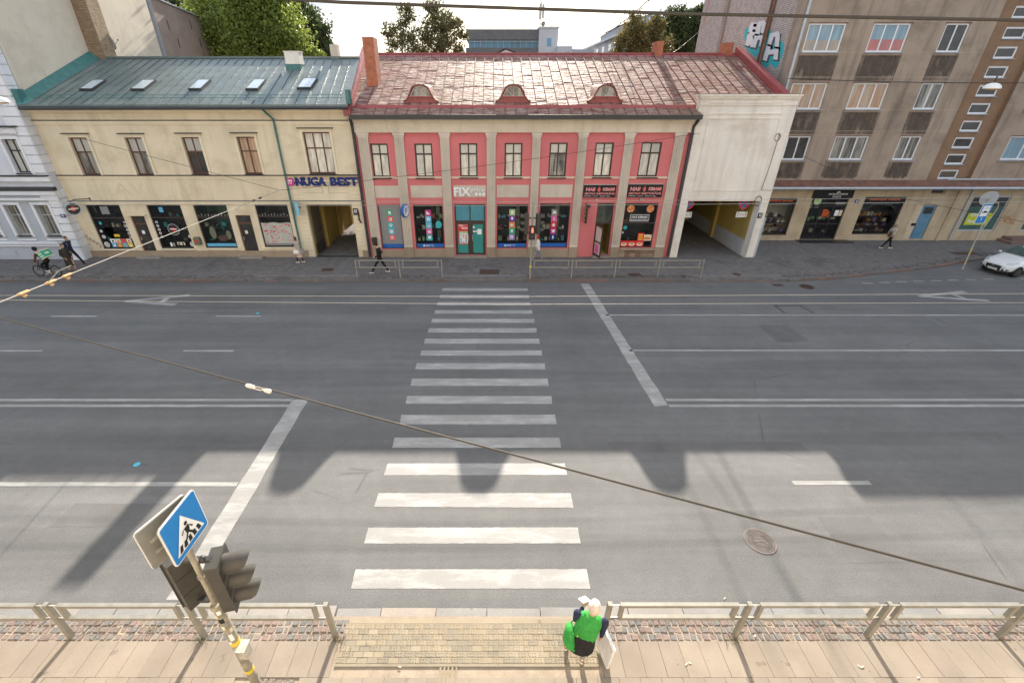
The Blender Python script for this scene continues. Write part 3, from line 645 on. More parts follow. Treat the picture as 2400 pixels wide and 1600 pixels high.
for i, r in enumerate(UW):
    gm = ['glass_room', 'glass_room', 'glass_dark', 'glass_warm', 'glass_curtain'][i]
    w = window(cream, r, YF + .12, 'brown_frame', gm, mull=(.5,) if i < 4 else (.34, .67), trans=(.62,), fw=.075, split=(.62, 'glass_blinds' if i < 3 else ('glass_warm' if i == 3 else 'glass_curtain')))
    m = MB(); x0, x1, z0, z1 = r; t = .14
    m.box(x0 - t, x0, YF - .05, YF - .002, z0, z1 + .02); m.box(x1, x1 + t, YF - .05, YF - .002, z0, z1 + .02); m.box(x0 - t, x1 + t, YF - .055, YF - .002, z1 + .02, z1 + .2)
    m.build('surround', 'cream_trim', w)
    m = MB(); m.box(x0 - t - .1, x1 + t + .1, YF - .2, YF - .002, z1 + .2, z1 + .245); m.build('hood', 'dark_metal', w)
    m = MB(); m.box(x0 - .02, x1 + .02, YF - .1, YF + .12, z0 - .035, z0); m.build('sill', 'dark_metal', w)
# shop windows of the cream house
def quadm(mb, x0, x1, z0, z1, Y, mi=0): mb.quad((x0, Y, z0), (x1, Y, z0), (x1, Y, z1), (x0, Y, z1), mi)
def disc(mb, x, z, rx, rz, Y, n=20, mi=0): mb.add([(x + rx * math.cos(2 * math.pi * i / n), Y, z + rz * math.sin(2 * math.pi * i / n)) for i in range(n)], [tuple(range(n))], mi)
def ringd(mb, x, z, r0, r1, Y, n=24, mi=0):
    for i in range(n):
        a, b_ = 2 * math.pi * i / n, 2 * math.pi * (i + 1) / n
        mb.quad((x + r1 * math.cos(a), Y, z + r1 * math.sin(a)), (x + r1 * math.cos(b_), Y, z + r1 * math.sin(b_)), (x + r0 * math.cos(b_), Y, z + r0 * math.sin(b_)), (x + r0 * math.cos(a), Y, z + r0 * math.sin(a)), mi)
ST = ['pl_white', 'pl_black', 'pl_red', 'pl_cyan', 'pl_orange', 'pl_coral', 'pl_sky', 'pl_yellow', 'pl_grey', 'pl_leaf', 'pl_cream', 'pl_teal']
wins = []
for i, r in enumerate(SWn):
    w = window(cream, r, YF + .08, 'dark_brown', 'clear_glass', trans=(.70,), fw=.07, name='shop_window'); interior(w, r, YF + .21, 1.5, 40 + i, ['pl_grey', 'dark_brown', 'iron_rust', 'pl_cream', 'black_plastic', 'pl_teal'], 4, 'room_green' if i == 2 else 'room_dark', False, .5)
    m = MB(); m.box(r[0] - .08, r[1] + .08, YF - .12, YF + .08, r[2] - .07, r[2]); m.build('sill', 'cream_trim', w); wins.append(w)
    m = MB(); m.box(r[0] - .03, r[1] + .03, YF - .045, YF - .002, r[3], r[3] + .03); m.build('lintel_strip', 'dark_brown', w)
YS = YF + .104
for k in (0, 1):
    x0, x1, z0, z1 = SWn[k]; w, h = x1 - x0, z1 - z0; m = MB(); mi = 0
    if k == 0:
        for r_ in range(2):
            for c_ in range(4):
                xa = x0 + w * (.27 + c_ * .165); za = z0 + h * (.03 + (1 - r_) * .10)
                quadm(m, xa, xa + w * .15, za, za + h * .095, YS, [0, 10, 5, 10, 6, 4, 3, 7][r_ * 4 + c_]); disc(m, xa + w * .075, za + h * .04, w * .035, h * .025, YS - .002, 10, [1, 4, 2, 5, 0, 7, 4, 0][r_ * 4 + c_])
    for j in range(5):       # column of white round stickers
        xa, za = x0 + w * (.93 if k == 0 else .1), z0 + h * (.26 + .085 * j)
        if j in (0, 4): quadm(m, xa - .07, xa + .07, za - .06, za + .06, YS, 0); quadm(m, xa - .035, xa + .035, za - .03, za + .03, YS - .002, 1)
        else: disc(m, xa, za, .085, .085, YS, 16, 0); disc(m, xa, za, .055, .05, YS - .002, 12, 1); quadm(m, xa - .04, xa + .04, za - .012, za + .012, YS - .004, 2 if j == 1 else 0)
    for (fx, fz, rr) in (((.1, .09, .19), (.1, .27, .13), (.09, .40, .1)) if k == 0 else ((.93, .09, .16), (.93, .27, .11))):    # painted loudspeakers
        xa, za = x0 + w * fx + .05, z0 + h * fz; disc(m, xa, za, rr, rr, YS, 20, 8); ringd(m, xa, za, rr * .62, rr * .86, YS - .002, 20, 0); disc(m, xa, za, rr * .3, rr * .3, YS - .004, 12, 0)
    if k == 1:
        xa, za = x0 + w * .53, z0 + h * .43; disc(m, xa, za, .36, .36, YS, 30, 1)
        for q in (.2, .26, .32): ringd(m, xa, za, q, q + .008, YS - .002, 28, 8)
        ringd(m, xa, za, .345, .36, YS - .002, 28, 0); disc(m, xa, za, .13, .13, YS - .003, 20, 2); quadm(m, xa - .22, xa + .22, za + .0, za + .06, YS - .005, 0)
        xa, za = x0 + w * .62, z0 + h * .10; quadm(m, xa - .26, xa + .24, za - .09, za + .11, YS, 10); quadm(m, xa - .22, xa + .20, za + .05, za + .09, YS - .002, 8)
        for q in (-.15, .12): disc(m, xa + q, za - .02, .065, .065, YS - .003, 14, 1)
        for q in (.28, .36): quadm(m, x0 + w * q, x0 + w * (q + .06), z0 + h * .04, z0 + h * .13, YS, 0 if q < .3 else 8)
        quadm(m, x0 + w * .30, x0 + w * .42, z0 + h * .82, z0 + h * .93, YS, 6)
    else:
        quadm(m, x0 + w * .45, x0 + w * .62, z0 + h * .27, z0 + h * .33, YS, 7); quadm(m, x0 + w * .36, x0 + w * .6, z0 + h * .78, z0 + h * .95, YS, 8)
        disc(m, x0 + w * .19, z0 + h * .58, .09, .10, YS, 14, 11)
    m.build('window_sticker', ST, wins[k])
x0, x1, z0, z1 = SWn[2]; m = MB(); w, h = x1 - x0, z1 - z0
for i in range(9): quadm(m, x0 + w * (.05 + .1 * i), x0 + w * (.058 + .1 * i), z0 + h * .72, z0 + h * (.76 + .02 * (i % 2)), YS, 0)
quadm(m, x0 + .1, x1 - .1, z0 + .08, z0 + .28, YS, 1)
disc(m, x0 + w * .33, z0 + h * .35, .2, .42, YS, 18, 2); disc(m, x0 + w * .6, z0 + h * .22, .34, .2, YS - .002, 18, 3); disc(m, x0 + w * .8, z0 + h * .3, .16, .3, YS - .001, 18, 2)
m.build('window_display', ['pl_white', 'pl_sky', 'pl_olive', 'iron_rust'], wins[2])
x0, x1, z0, z1 = SWn[3]; m = MB(); w, h = x1 - x0, z1 - z0
for i in range(10): quadm(m, x0 + w * (.05 + .095 * i), x0 + w * (.058 + .095 * i), z0 + h * .72, z0 + h * (.745 + .02 * (i % 3)), YS, 0)
pts = [(x0 + .08, z0 + .22), (x1 - .08, z0 + .22)] + [(x1 - .08 - (w - .16) * i / 12, z0 + h * .56 + .03 * math.sin(i * 1.1)) for i in range(13)]
m.add([(a, YS, c) for a, c in pts], [tuple(range(len(pts)))], 1)
random.seed(3)
for i in range(46): disc(m, random.uniform(x0 + .15, x1 - .15), random.uniform(z0 + .3, z0 + h * .53), .045, .05, YS - .003, 7, random.choice((2, 2, 3)))
quadm(m, x0 + .08, x1 - .08, z0 + .09, z0 + .21, YS, 4); m.build('window_curtain', ['pl_white', 'glass_blinds', 'pl_coral', 'pl_red', 'pl_grey'], wins[3])
for i, r in enumerate(DR):
    x0, x1, z0, z1 = r; m = MB(); Y = YF + .1; h = z1 - z0; zt = z0 + h * .80
    m.box(x0, x0 + .09, Y, Y + .07, z0, z1); m.box(x1 - .09, x1, Y, Y + .07, z0, z1); m.box(x0 + .09, x1 - .09, Y + .002, Y + .068, z1 - .07, z1); m.box(x0 + .09, x1 - .09, Y + .002, Y + .068, zt - .05, zt + .05)
    m.box(x0 + .09, x1 - .09, Y + .004, Y + .066, z0, z0 + .14)
    d = m.build('door', 'brown_frame', cream); g = MB(); quadm(g, x0 + .05, x1 - .05, z0 + .1, z1 - .04, Y + .04); g.build('pane', 'glass_dark', d)
    g = MB(); g.box(x0 + .13, x0 + .16, Y - .05, Y, z0 + 1.0, z0 + 1.22); g.build('handle', 'galvanised', d)
    g = MB(); quadm(g, x0 + .28, x0 + .46, z0 + 1.4, z0 + 1.62, Y + .036); g.build('notice', 'pl_white' if i == 0 else 'pl_cream', d)
    g = MB(); g.box(x0 - .3, x1 + .3, YF - .42, YF + .1, PV - .02, PV + .1); g.build('door_step', 'kerbstone', cream)
m = MB(); m.box(DR[0][0] - .2, DR[0][1] + .2, YF - .2, YF - .002, DR[0][3] + .06, DR[0][3] + .11); m.build('door_hood', 'cream_trim', cream)
# ghost lettering left on the plaster above the shop
m = MB(); q = RQ(4, (1170, 237), (1690, 235), (1200, 378), (1735, 375), YF)
text(m, 'LAVI', (q[0], YF - .004, q[2]), UX, UZ, q[1] - q[0], q[3] - q[2], .002, 0, 0); m.build('faded_lettering', 'stain_cream', cream)
m = MB(); random.seed(5); p0 = FP(*zn(4, 985, 850), YF)
pts = [(p0.x + .05 * i + .06 * math.sin(i * 2.1), YF - .012, p0.z - .045 * i + .16 * math.sin(i * 1.7)) for i in range(16)]
m.tube(pts, .013, 5); m.build('graffiti_tag', 'tag_ink', cream)
# gateway passage
m = MB(); g0, g1, gz = GT[0], GT[1], GT[3]
m.quad((g0, YF + .2, PV), (g0, YF + .2, gz), (g0, 41, gz), (g0, 41, PV)); m.quad((g1, YF + .2, PV), (g1, 41, PV), (g1, 41, gz), (g1, YF + .2, gz)); m.quad((g0, YF + .2, gz), (g1, YF + .2, gz), (g1, 41, gz), (g0, 41, gz))
for y in (31, 34, 37): m.box(g0 + .002, g0 + .14, y, y + .45, PV, gz - .01)
m.build('passage', 'yellow_plaster', cream)
m = MB(); x = g0 + .12
for i in range(9): m.box(x - .02, x + .02, YF + .32 + i * .17, YF + .35 + i * .17, PV + .1, gz - .25)
for z in (PV + .12, PV + .75, 1.6, gz - .3): m.box(x - .025, x + .025, YF + .3, YF + 1.75, z, z + .06)
m.box(x - .015, x + .015, YF + .32, YF + 1.74, PV + .12, PV + .75); m.build('gate', 'dark_metal', cream)
m = MB()
z = PV + .5
while z < gz + 1.15:
    zz = min(z + .235, gz + 1.2)
    m.box(g0 - .62, g0 - .02, YF - .03, YF - .002, z, zz - .018); m.box(g1 + .02, cx1 - .02, YF - .03, YF - .002, z, zz - .018); z += .25
m.box(g0 - .02, g1 + .02, YF - .035, YF - .002, gz + .02, gz + .5); m.box(g0 - .02, (g0 + g1) / 2 - .22, YF - .03, YF - .003, gz + .52, gz + 1.12); m.box((g0 + g1) / 2 + .22, g1 + .02, YF - .03, YF - .003, gz + .52, gz + 1.12)
m.add([((g0 + g1) / 2 - .14, YF - .06, gz + .03), ((g0 + g1) / 2 + .14, YF - .06, gz + .03), ((g0 + g1) / 2 + .2, YF - .06, gz + 1.12), ((g0 + g1) / 2 - .2, YF - .06, gz + 1.12)], [(0, 1, 2, 3)])
m.box(g0 - .62, cx1 - .02, YF - .14, YF - .003, gz + 1.18, gz + 1.27)
m.build('rusticated_trim', 'cream_trim', cream)
# green standing seam roof
SL = .37; EY = 28.02; RYc = 35.0; rz = lambda y: CZ + SL * (y - EY)
cr0, cr1, ct0, ct1 = -26.36, -7.98, -26.36, -8.75
m = MB(); m.quad((cr0, EY, CZ), (cr1, EY, CZ), (ct1, RYc, rz(RYc)), (ct0, RYc, rz(RYc)))
m.quad((ct0, RYc, rz(RYc)), (ct1, RYc, rz(RYc)), (ct1, 42, CZ), (ct0, 42, CZ)); m.quad((cr0, EY, CZ - .1), (cr1, EY, CZ - .1), (cr1, EY, CZ), (cr0, EY, CZ))
m.quad((cr0, EY, CZ - .1), (cr0, YF + .3, CZ - .1), (cr1, YF + .3, CZ - .1), (cr1, EY, CZ - .1))
n = 31
for i in range(1, n):
    xa = cr0 + (cr1 - cr0) * i / n; xb = ct0 + (ct1 - ct0) * i / n
    m.add([(xa - .014, EY, CZ), (xa + .014, EY, CZ), (xb + .014, RYc, rz(RYc)), (xb - .014, RYc, rz(RYc)), (xa - .014, EY, CZ + .045), (xa + .014, EY, CZ + .045), (xb + .014, RYc, rz(RYc) + .045), (xb - .014, RYc, rz(RYc) + .045)],
          [(4, 5, 6, 7), (0, 4, 7, 3), (1, 2, 6, 5), (0, 1, 5, 4)])
m.box(ct0, ct1, RYc - .14, RYc + .14, rz(RYc) - .02, rz(RYc) + .09)
roof = m.build('roof', 'green_tin', cream)
m = MB(); m.add([(cr0 - .02, EY, CZ + .0), (cr0 + .55, EY, CZ + .02), (ct0 + .55, RYc, rz(RYc) + .02), (ct0 - .02, RYc, rz(RYc) + .0), (cr0 - .02, EY + .4, CZ + .5), (ct0 - .02, RYc, rz(RYc) + .45)], [(0, 1, 2, 3), (1, 4, 5, 2), (0, 4, 1)])
m.build('valley_flashing', 'green_sheet', roof)
m = MB(); m.box(cr1 - .12, cr1 + .08, EY + .2, EY + .65, CZ + .0, CZ + .72); m.build('verge_box', 'green_sheet', roof); m = MB(); m.box(cr0 - .1, cr0 + .3, EY + .05, EY + .5, CZ, CZ + .75)
m.build('verge_box', 'green_sheet', roof)
m = MB()
for z, y in ((.34, .62), (.20, .5)): m.tube([(cr0 + .6, EY + y, CZ + z + .12), (cr1 - .4, EY + y, CZ + z + .12)], .014, 6)
for i in range(27): xa = cr0 + .7 + i * .66; m.tube([(xa, EY + .46, CZ + .18), (xa, EY + .62, CZ + .46), (xa - .05, EY + .95, CZ + .36)], .010, 5)
m.build('snow_guard', 'green_sheet', roof)
for q in (((650, 563), (735, 563), (555, 628), (640, 630)), ((990, 563), (1080, 563), (905, 628), (1000, 630)), ((1370, 562), (1455, 562), (1300, 625), (1395, 628)),
          ((1750, 560), (1835, 560), (1695, 625), (1790, 628)), ((2090, 552), (2185, 552), (2055, 618), (2150, 620))):
    def onroof(u, v):
        d = ray(u, v); t = (CZ - SL * EY - HC) / (d.z - SL * d.y); return Vector((0, 0, HC)) + d * t
    a, b_, c, d_ = [onroof(*zn(1, *k)) for k in q]
    m = MB(); up = Vector((0, -SL, 1)).normalized(); C = (a + b_ + c + d_) / 4; wx = (b_ - a).length / 2; wy = ((a + b_) / 2 - (c + d_) / 2).length / 2
    ang = math.atan(SL); M = Matrix.Translation(C + up * .08) @ Matrix.Rotation(ang, 4, 'X')
    for sx in (-1, 1): m.obox(M @ Matrix.Translation((sx * (wx - .03), 0, -.03)), .03, wy, .07)
    for sy in (-1, 1): m.obox(M @ Matrix.Translation((0, sy * (wy - .04), -.03)), wx - .06, .045, .075)
    f = m.build('skylight', 'dark_metal', roof); g = MB(); g.obox(M @ Matrix.Translation((0, 0, .04)), wx - .055, wy - .085, .008); g.build('pane', 'glass_skylight', f)
m = MB(); yc = 33.0; xa, xb = FP(670, 150, yc).x, FP(703, 150, yc).x; zt = FP(688, 122, yc).z
m.box(xa, xb, yc, yc + .75, rz(yc) - .3, zt); m.box(xa - .03, xb + .03, yc - .03, yc + .78, zt, zt + .05); m.build('chimney', 'gate_white', roof)
m = MB(); m.box(xa - .04, xb + .04, yc - .06, yc + .8, rz(yc) - .2, rz(yc) + .3); m.build('chimney_flashing', 'green_sheet', roof)
m = MB(); m.box(-10.6, -10.1, 34.9, 35.4, 11, rz(RYc) + .75); m.build('chimney', 'panel_grey', roof)
m = MB()
m.tube([(cr0 + .1, EY - .07, CZ - .2), (cr1, EY - .07, CZ - .17)], .075, 8); m.build('gutter', 'dark_metal', cream)
m = MB(); a = FP(622, 252, YF - .15); m.tube([(a.x, EY - .05, CZ - .2), (a.x + .05, YF - .3, CZ - .45), (a.x + .28, YF - .12, CZ - .75), (a.x + .30, YF - .12, PV + .15)], .06, 8)
m.build('downpipe', 'green_sheet', cream)
# ------------------------------------------------------------------ pink building
pink = thing('pink_building', (2, YF, 0), 'pink two storey house with fluted pilasters, rusty red tin roof and arched dormers', 'house', 'houses along the far pavement')
px0, px1 = -8.08, 11.72
PW = []
for q in (((195, 990), (320, 990), (225, 1222), (340, 1222)), ((500, 990), (625, 990), (520, 1222), (637, 1222)), ((812, 988), (936, 988), (820, 1220), (940, 1220)), ((1124, 986), (1249, 986), (1125, 1220), (1243, 1220)),
          ((1436, 984), (1559, 984), (1426, 1220), (1546, 1220)), ((1752, 983), (1876, 983), (1732, 1218), (1858, 1218)), ((2070, 980), (2211, 980), (2040, 1218), (2175, 1218))):
    PW.append(RQ(2, *q, YF))
PS = [RQ(6, (318, 487), (580, 487), (372, 995), (622, 995), YF), RQ(6, (722, 487), (1065, 487), (762, 990), (1088, 990), YF), RQ(6, (1200, 482), (1556, 482), (1216, 1055), (1560, 1055), YF),
      RQ(6, (1688, 483), (2046, 483), (1690, 988), (2032, 988), YF), RQ(7, (318, 475), (672, 475), (305, 985), (632, 985), YF), RQ(7, (975, 470), (1165, 470), (930, 1065), (1112, 1065), YF), RQ(7, (1302, 470), (1682, 470), (1235, 982), (1602, 982), YF)]
PS[2] = (*PS[2][:2], PV + .12, PS[2][3]); PS[5] = (PS[5][0], PS[5][1], PV + .14, PS[5][3])
m = MB(); wall(m, px0, px1, .1, 8.3, YF, PW + PS, .2)
m.quad((px0, YF, 0), (px0, YF, 8.3), (px0, 45.5, 8.3), (px0, 45.5, 0)); m.quad((px0, 45.5, 0), (px0, 45.5, 8.3), (17.4, 45.5, 8.3), (17.4, 45.5, 0))
m.build('wall', 'pink_plaster', pink)
zc0 = FP(1200, 308, YF).z; zbelt = FP(1200, 416, YF).z
m = MB(); m.box(px0, px1 + .02, YF - .16, YF - .003, zc0, 8.12); m.box(px0, px1 + .02, YF - .24, YF - .004, 8.12, 8.3); m.box(px0, px1 + .02, YF - .20, YF - .005, zc0 - .05, zc0 + .05)
m.build('cornice', 'beige_trim', pink)
PIL = [((836, 866), (874, 901)), ((920, 949), (947, 974)), ((1028, 1056), (1040, 1064)), ((1137, 1165), (1139, 1163)), ((1245, 1271), (1236, 1260)), ((1353, 1380), (1331, 1356)), ((1462, 1490), (1428, 1453)), ((1579, 1608), (1531, 1559))]
PX = []
for (a, b_), _ in PIL: PX.append((FP(a, 318, YF).x + .09, FP(b_, 318, YF).x - .09))
m0 = [ (FP(884, 480, YF).x)]
for i, (a, b_) in enumerate(PX):
    m = MB(); zt, zb_ = zc0 - .06, .82; Yp = YF - .09
    m.box(a, b_, Yp, YF - .002, zb_, zt - .26)
    w = (b_ - a) / 11
    for k in range(6): m.box(a + w * 2 * k, a + w * (2 * k + 1), Yp - .06, Yp, zb_ + .14, zt - .32)
    m.box(a - .01, b_ + .01, Yp - .045, YF - .003, zb_, zb_ + .14)
    m.box(a - .03, b_ + .03, Yp - .05, YF - .003, zt - .26, zt - .14); m.box(a - .07, b_ + .07, Yp - .09, YF - .004, zt - .14, zt)
    p = m.build('pilaster', 'pilaster_grey', pink)
    m = MB(); m.box(a - .03, b_ + .03, YF - .14, YF - .003, .05, zb_); m.build('pedestal', 'plinth_stone', p)
m = MB()
ed = [px0 + .02] + [q for ab in PX for q in ab] + [px1 - .02]
for i in range(len(PX) - 1):
    a, b_ = PX[i][1] + .03, PX[i + 1][0] - .03
    m.box(a, b_, YF - .07, YF - .002, zbelt - .05, zbelt + .05)
m.build('belt_course', 'beige_trim', pink)
for i, r in enumerate(PS):
    if i in (2, 5): continue
    m = MB()
    a, b_ = PX[i][1] + .035, PX[i + 1][0] - .035
    m.box(a, b_, YF - .055, YF - .002, .05, r[2] - .05); m.build('plinth', 'plinth_stone', pink)
for q in (((228, 1280), (398, 1280), (240, 1363), (402, 1363)), ((476, 1278), (697, 1278), (482, 1362), (695, 1362)), ((772, 1277), (995, 1277), (775, 1358), (998, 1358)), ((1070, 1275), (1293, 1275), (1072, 1360), (1290, 1360)), ((1372, 1272), (1592, 1272), (1368, 1360), (1590, 1360))):
    r = RQ(2, *q, YF); m = MB(); m.box(r[0], r[1], YF - .03, YF - .002, r[2], r[3]); m.build('panel', 'panel_grey', pink)
for i, r in enumerate(PW):
    w = window(pink, r, YF + .07, 'dark_brown', 'glass_curtain' if i not in (4,) else 'glass_room', mull=(.5,), trans=(.69,), fw=.085, split=(.69, 'glass_blinds'))
    m = MB(); m.box(r[0] - .05, r[1] + .05, YF - .11, YF + .07, r[2] - .09, r[2] - .02); m.build('sill', 'dark_brown', w)
# ground floor shop front
pw = []
for i, r in enumerate(PS):
    x0, x1, z0, z1 = r; h = z1 - z0
    if i in (2, 5): pw.append(None); continue
    if i == 0: w = window(pink, r, YF + .06, 'dark_brown', 'blind_grey', fw=.05, name='shop_window')
    elif i == 6: w = window(pink, r, YF + .06, 'dark_brown', 'clear_glass', fw=.06, trans=(.56,), name='shop_window'); interior(w, r, YF + .21, 1.6, 61, ['pl_grey', 'dark_brown', 'iron_rust', 'pl_crust'], 2, 'room_dark', False, .4)
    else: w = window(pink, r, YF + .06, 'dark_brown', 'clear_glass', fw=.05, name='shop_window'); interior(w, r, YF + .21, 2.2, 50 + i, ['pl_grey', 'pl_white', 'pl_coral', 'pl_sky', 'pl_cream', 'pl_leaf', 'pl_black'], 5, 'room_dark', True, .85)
    pw.append(w)
    m = MB(); m.box(x0 - .07, x0, YF - .02, YF - .002, z0 - .02, z1 + .07); m.box(x1, x1 + .07, YF - .02, YF - .002, z0 - .02, z1 + .07); m.box(x0, x1, YF - .02, YF - .002, z1, z1 + .07); m.build('surround', 'pink_plaster', w)
    if i < 5:
        m = MB(); m.box(x0 + .05, x1 - .05, YF + .095, YF + .1, z0 + .05, z0 + h * .105); b_ = m.build('window_band', 'pl_blue', w)
        if i in (1, 3):
            m = MB(); xm = (x0 + x1) / 2 - .05; ringd(m, xm - .36, z0 + h * .055, .035, .07, YF + .09); disc(m, xm - .36, z0 + h * .055, .018, .018, YF + .09, 8)
            text(m, 'FIX', (xm - .24, YF + .093, z0 + h * .033), UX, UZ, .26, .11, .003, 0, .015); text(m, 'price', (xm + .03, YF + .093, z0 + h * .055), UX, UZ, .24, .075, .003)
            for k in range(3): disc(m, xm + .16 + k * .05, z0 + h * .04, .018, .018, YF + .09, 8)
            m.build('window_lettering', 'pl_white', w)
YI = YF + .098
def icon(mb, kind, x, z, s, Y):
    q = lambda a, b_, c, d, dy=0: quadm(mb, x + a * s, x + b_ * s, z + c * s, z + d * s, Y - dy)
    D = lambda a, c, r, r2=None: disc(mb, x + a * s, z + c * s, r * s, (r2 or r) * s, Y, 12)
    if kind == 'ball': D(0, .08, .26); q(-.25, -.1, -.32, -.2); D(.2, -.25, .09)
    elif kind == 'hands': q(-.3, .3, -.3, -.16); q(-.25, .1, .0, .12); D(.15, .14, .16); q(.15, .32, -.14, .06)
    elif kind == 'paw': D(0, -.12, .2, .16); D(-.25, .05, .09); D(.25, .05, .09); D(-.1, .22, .09); D(.1, .22, .09)
    elif kind == 'globe': ringd(mb, x, z, .17 * s, .3 * s, Y, 14); D(.02, 0, .12)
    elif kind == 'book': q(-.28, .2, -.28, -.2); q(-.28, -.2, -.2, .28); q(-.2, .2, .2, .28); q(.12, .2, -.2, .2); q(-.12, .06, 0, .12); q(.24, .3, -.28, .2)
    elif kind == 'shoe': q(-.32, .3, -.28, -.16); q(-.32, -.05, -.16, .22); q(-.05, .2, -.16, 0)
    elif kind == 'gift': q(-.28, -.05, -.3, .1); q(.05, .28, -.3, .1); q(-.32, .32, .12, .2); D(-.12, .27, .1, .07); D(.12, .27, .1, .07)
    elif kind == 'bath': q(-.32, .32, -.12, -.04); D(0, -.14, .28, .16); q(.2, .26, -.04, .3); q(.06, .26, .24, .3)
    elif kind == 'bag': q(-.28, .28, -.28, .08); ringd(mb, x, z + .08 * s, .11 * s, .17 * s, Y, 14)
    elif kind == 'screen': q(-.28, .28, -.14, .26); q(-.04, .04, -.24, -.14); q(-.16, .16, -.28, -.24)
    elif kind == 'jar': q(-.2, .2, -.26, .16); q(-.16, .16, .18, .28)
    elif kind == 'balloon': D(0, .08, .22, .25); q(-.03, .03, -.32, -.15)
    elif kind == 'cup': q(-.26, .14, -.22, .2); ringd(mb, x + .16 * s, z, .08 * s, .14 * s, Y, 12)
    elif kind == 'bulb': D(0, .08, .23, .24); q(-.1, .1, -.3, -.12)
    elif kind == 'washer': q(-.24, .24, .14, .3); ringd(mb, x, z - .08 * s, .13 * s, .24 * s, Y, 14); q(-.28, -.2, -.3, .1); q(.2, .28, -.3, .1)
    elif kind == 'car': q(-.32, .32, -.14, .04); q(-.2, .2, .04, .22); q(-.28, -.14, -.24, -.14); q(.14, .28, -.24, -.14)
    elif kind == 'lipstick': q(-.08, .08, -.32, 0); q(-.05, .05, 0, .3)
    elif kind == 'cake': q(-.2, .2, -.28, -.02); D(0, .06, .28, .13); D(0, .2, .14, .1)
    elif kind == 'shirt': q(-.18, .18, -.28, .24); q(-.34, -.18, .04, .24); q(.18, .34, .04, .24)
    elif kind == 'vase': q(-.09, .09, .0, .3); D(0, -.14, .16, .17)
ICO = {0: [('pl_green', 'ball'), ('pl_coral', 'hands'), ('pl_teal', 'paw'), ('pl_cyan', 'globe'), ('pl_coral', 'book')], 1: [('pl_magenta', 'shoe'), ('pl_sky', 'gift'), ('pl_cyan', 'bath'), ('pl_pink', 'bag'), ('pl_teal', 'screen')],
       3: [('pl_leaf', 'jar'), ('pl_violet', 'balloon'), ('pl_orange', 'cup'), ('pl_green', 'bulb'), ('pl_lilac', 'washer')], 4: [('pl_grey', 'car'), ('pl_pink', 'lipstick'), ('pl_red', 'cake'), ('pl_magenta', 'shirt'), ('pl_navy', 'vase')]}
ICP = {0: (455, 583), 1: (897, 583), 3: (1865, 577), 4: (488, 577)}
for i, lst in ICO.items():
    c = FP(*zn(6 if i < 4 else 7, *ICP[i]), YI); s = .345
    for k, (cm, kd) in enumerate(lst):
        x, z = c.x, c.z - k * .395 * 1.0; 
        m = MB(); quadm(m, x - s / 2 * 1.08, x + s / 2 * 1.08, z - .19, z + .19, YI - .002); st_ = m.build('sticker', cm, pw[i])
        m = MB(); icon(m, kd, x, z, s, YI - .005); m.build('icon', 'pl_white', st_)
m = MB(); c = FP(*zn(6, 1020, 718), YI); disc(m, c.x, c.z, .2, .24, YI - .002, 20); m.build('sticker', 'pl_teal', pw[1])
# shop door
x0, x1, z0, z1 = PS[2]; Y = YF + .08; h = z1 - z0; zt = z0 + h * .655; xm = (x0 + x1) / 2
m = MB(); m.box(x0, x0 + .09, Y, Y + .07, z0, z1); m.box(x1 - .09, x1, Y, Y + .07, z0, z1); m.box(x0 + .09, x1 - .09, Y, Y + .068, z1 - .07, z1); m.box(x0 + .09, x1 - .09, Y + .002, Y + .068, zt - .04, zt + .09)
m.box(xm - .09, xm + .09, Y - .01, Y + .066, z0, zt - .04); m.box(xm - .035, xm + .035, Y + .002, Y + .066, zt + .09, z1 - .07)
for a, b_ in ((x0 + .09, xm - .09), (xm + .09, x1 - .09)):
    m.box(a, a + .07, Y + .003, Y + .06, z0, zt - .04); m.box(b_ - .07, b_, Y + .003, Y + .06, z0, zt - .04); m.box(a + .07, b_ - .07, Y + .004, Y + .059, z0, z0 + .12); m.box(a + .07, b_ - .07, Y + .004, Y + .059, zt - .14, zt - .04)
dr = m.build('door', 'dark_brown', pink)
g = MB(); quadm(g, x0 + .05, x1 - .05, z0 + .05, zt, Y + .04); g.build('pane', 'glass_teal', dr); g = MB(); quadm(g, x0 + .05, x1 - .05, zt, z1 - .03, Y + .04); g.build('transom', 'glass_teal_blind', dr)
g = MB()
for s_ in (-.13, .13): g.tube([(xm + s_, Y - .05, z0 + .95), (xm + s_, Y - .05, z0 + 1.35)], .018, 6)
g.build('handle', 'galvanised', dr)
c0, c1 = FP(*zn(6, 1225, 945), Y), FP(*zn(6, 1370, 702), Y); g = MB(); quadm(g, x0 + .2, xm - .13, c0.z, c1.z, Y + .03)
po = g.build('poster', 'pl_red', dr); a, b_ = x0 + .2, xm - .13; w_ = b_ - a; hh = c1.z - c0.z
g = MB(); text(g, 'FIX', (a + .06, Y + .028, c1.z - hh * .16), UX, UZ, w_ * .38, .13, .003, 0, .015); text(g, 'price', (a + w_ * .5, Y + .028, c1.z - hh * .13), UX, UZ, w_ * .42, .08, .003); text(g, 'WOW!', (a + w_ * .3, Y + .028, c1.z - hh * .29), UX, UZ, w_ * .62, .15, .003, 0, .02); g.build('lettering', 'pl_white', po)
g = MB(); quadm(g, a + w_ * .1, b_ - w_ * .08, c0.z + hh * .04, c0.z + hh * .62, Y + .027, 0); random.seed(2)
quadm(g, a + w_ * .1, b_ - w_ * .08, c0.z + hh * .52, c0.z + hh * .62, Y + .025, 1)
for r_ in range(5):
    for k in range(3):
        xa, za = a + w_ * (.14 + .26 * k), c0.z + hh * (.06 + .09 * r_); quadm(g, xa, xa + w_ * .2, za, za + hh * .065, Y + .024, random.choice((2, 3, 4, 5)))
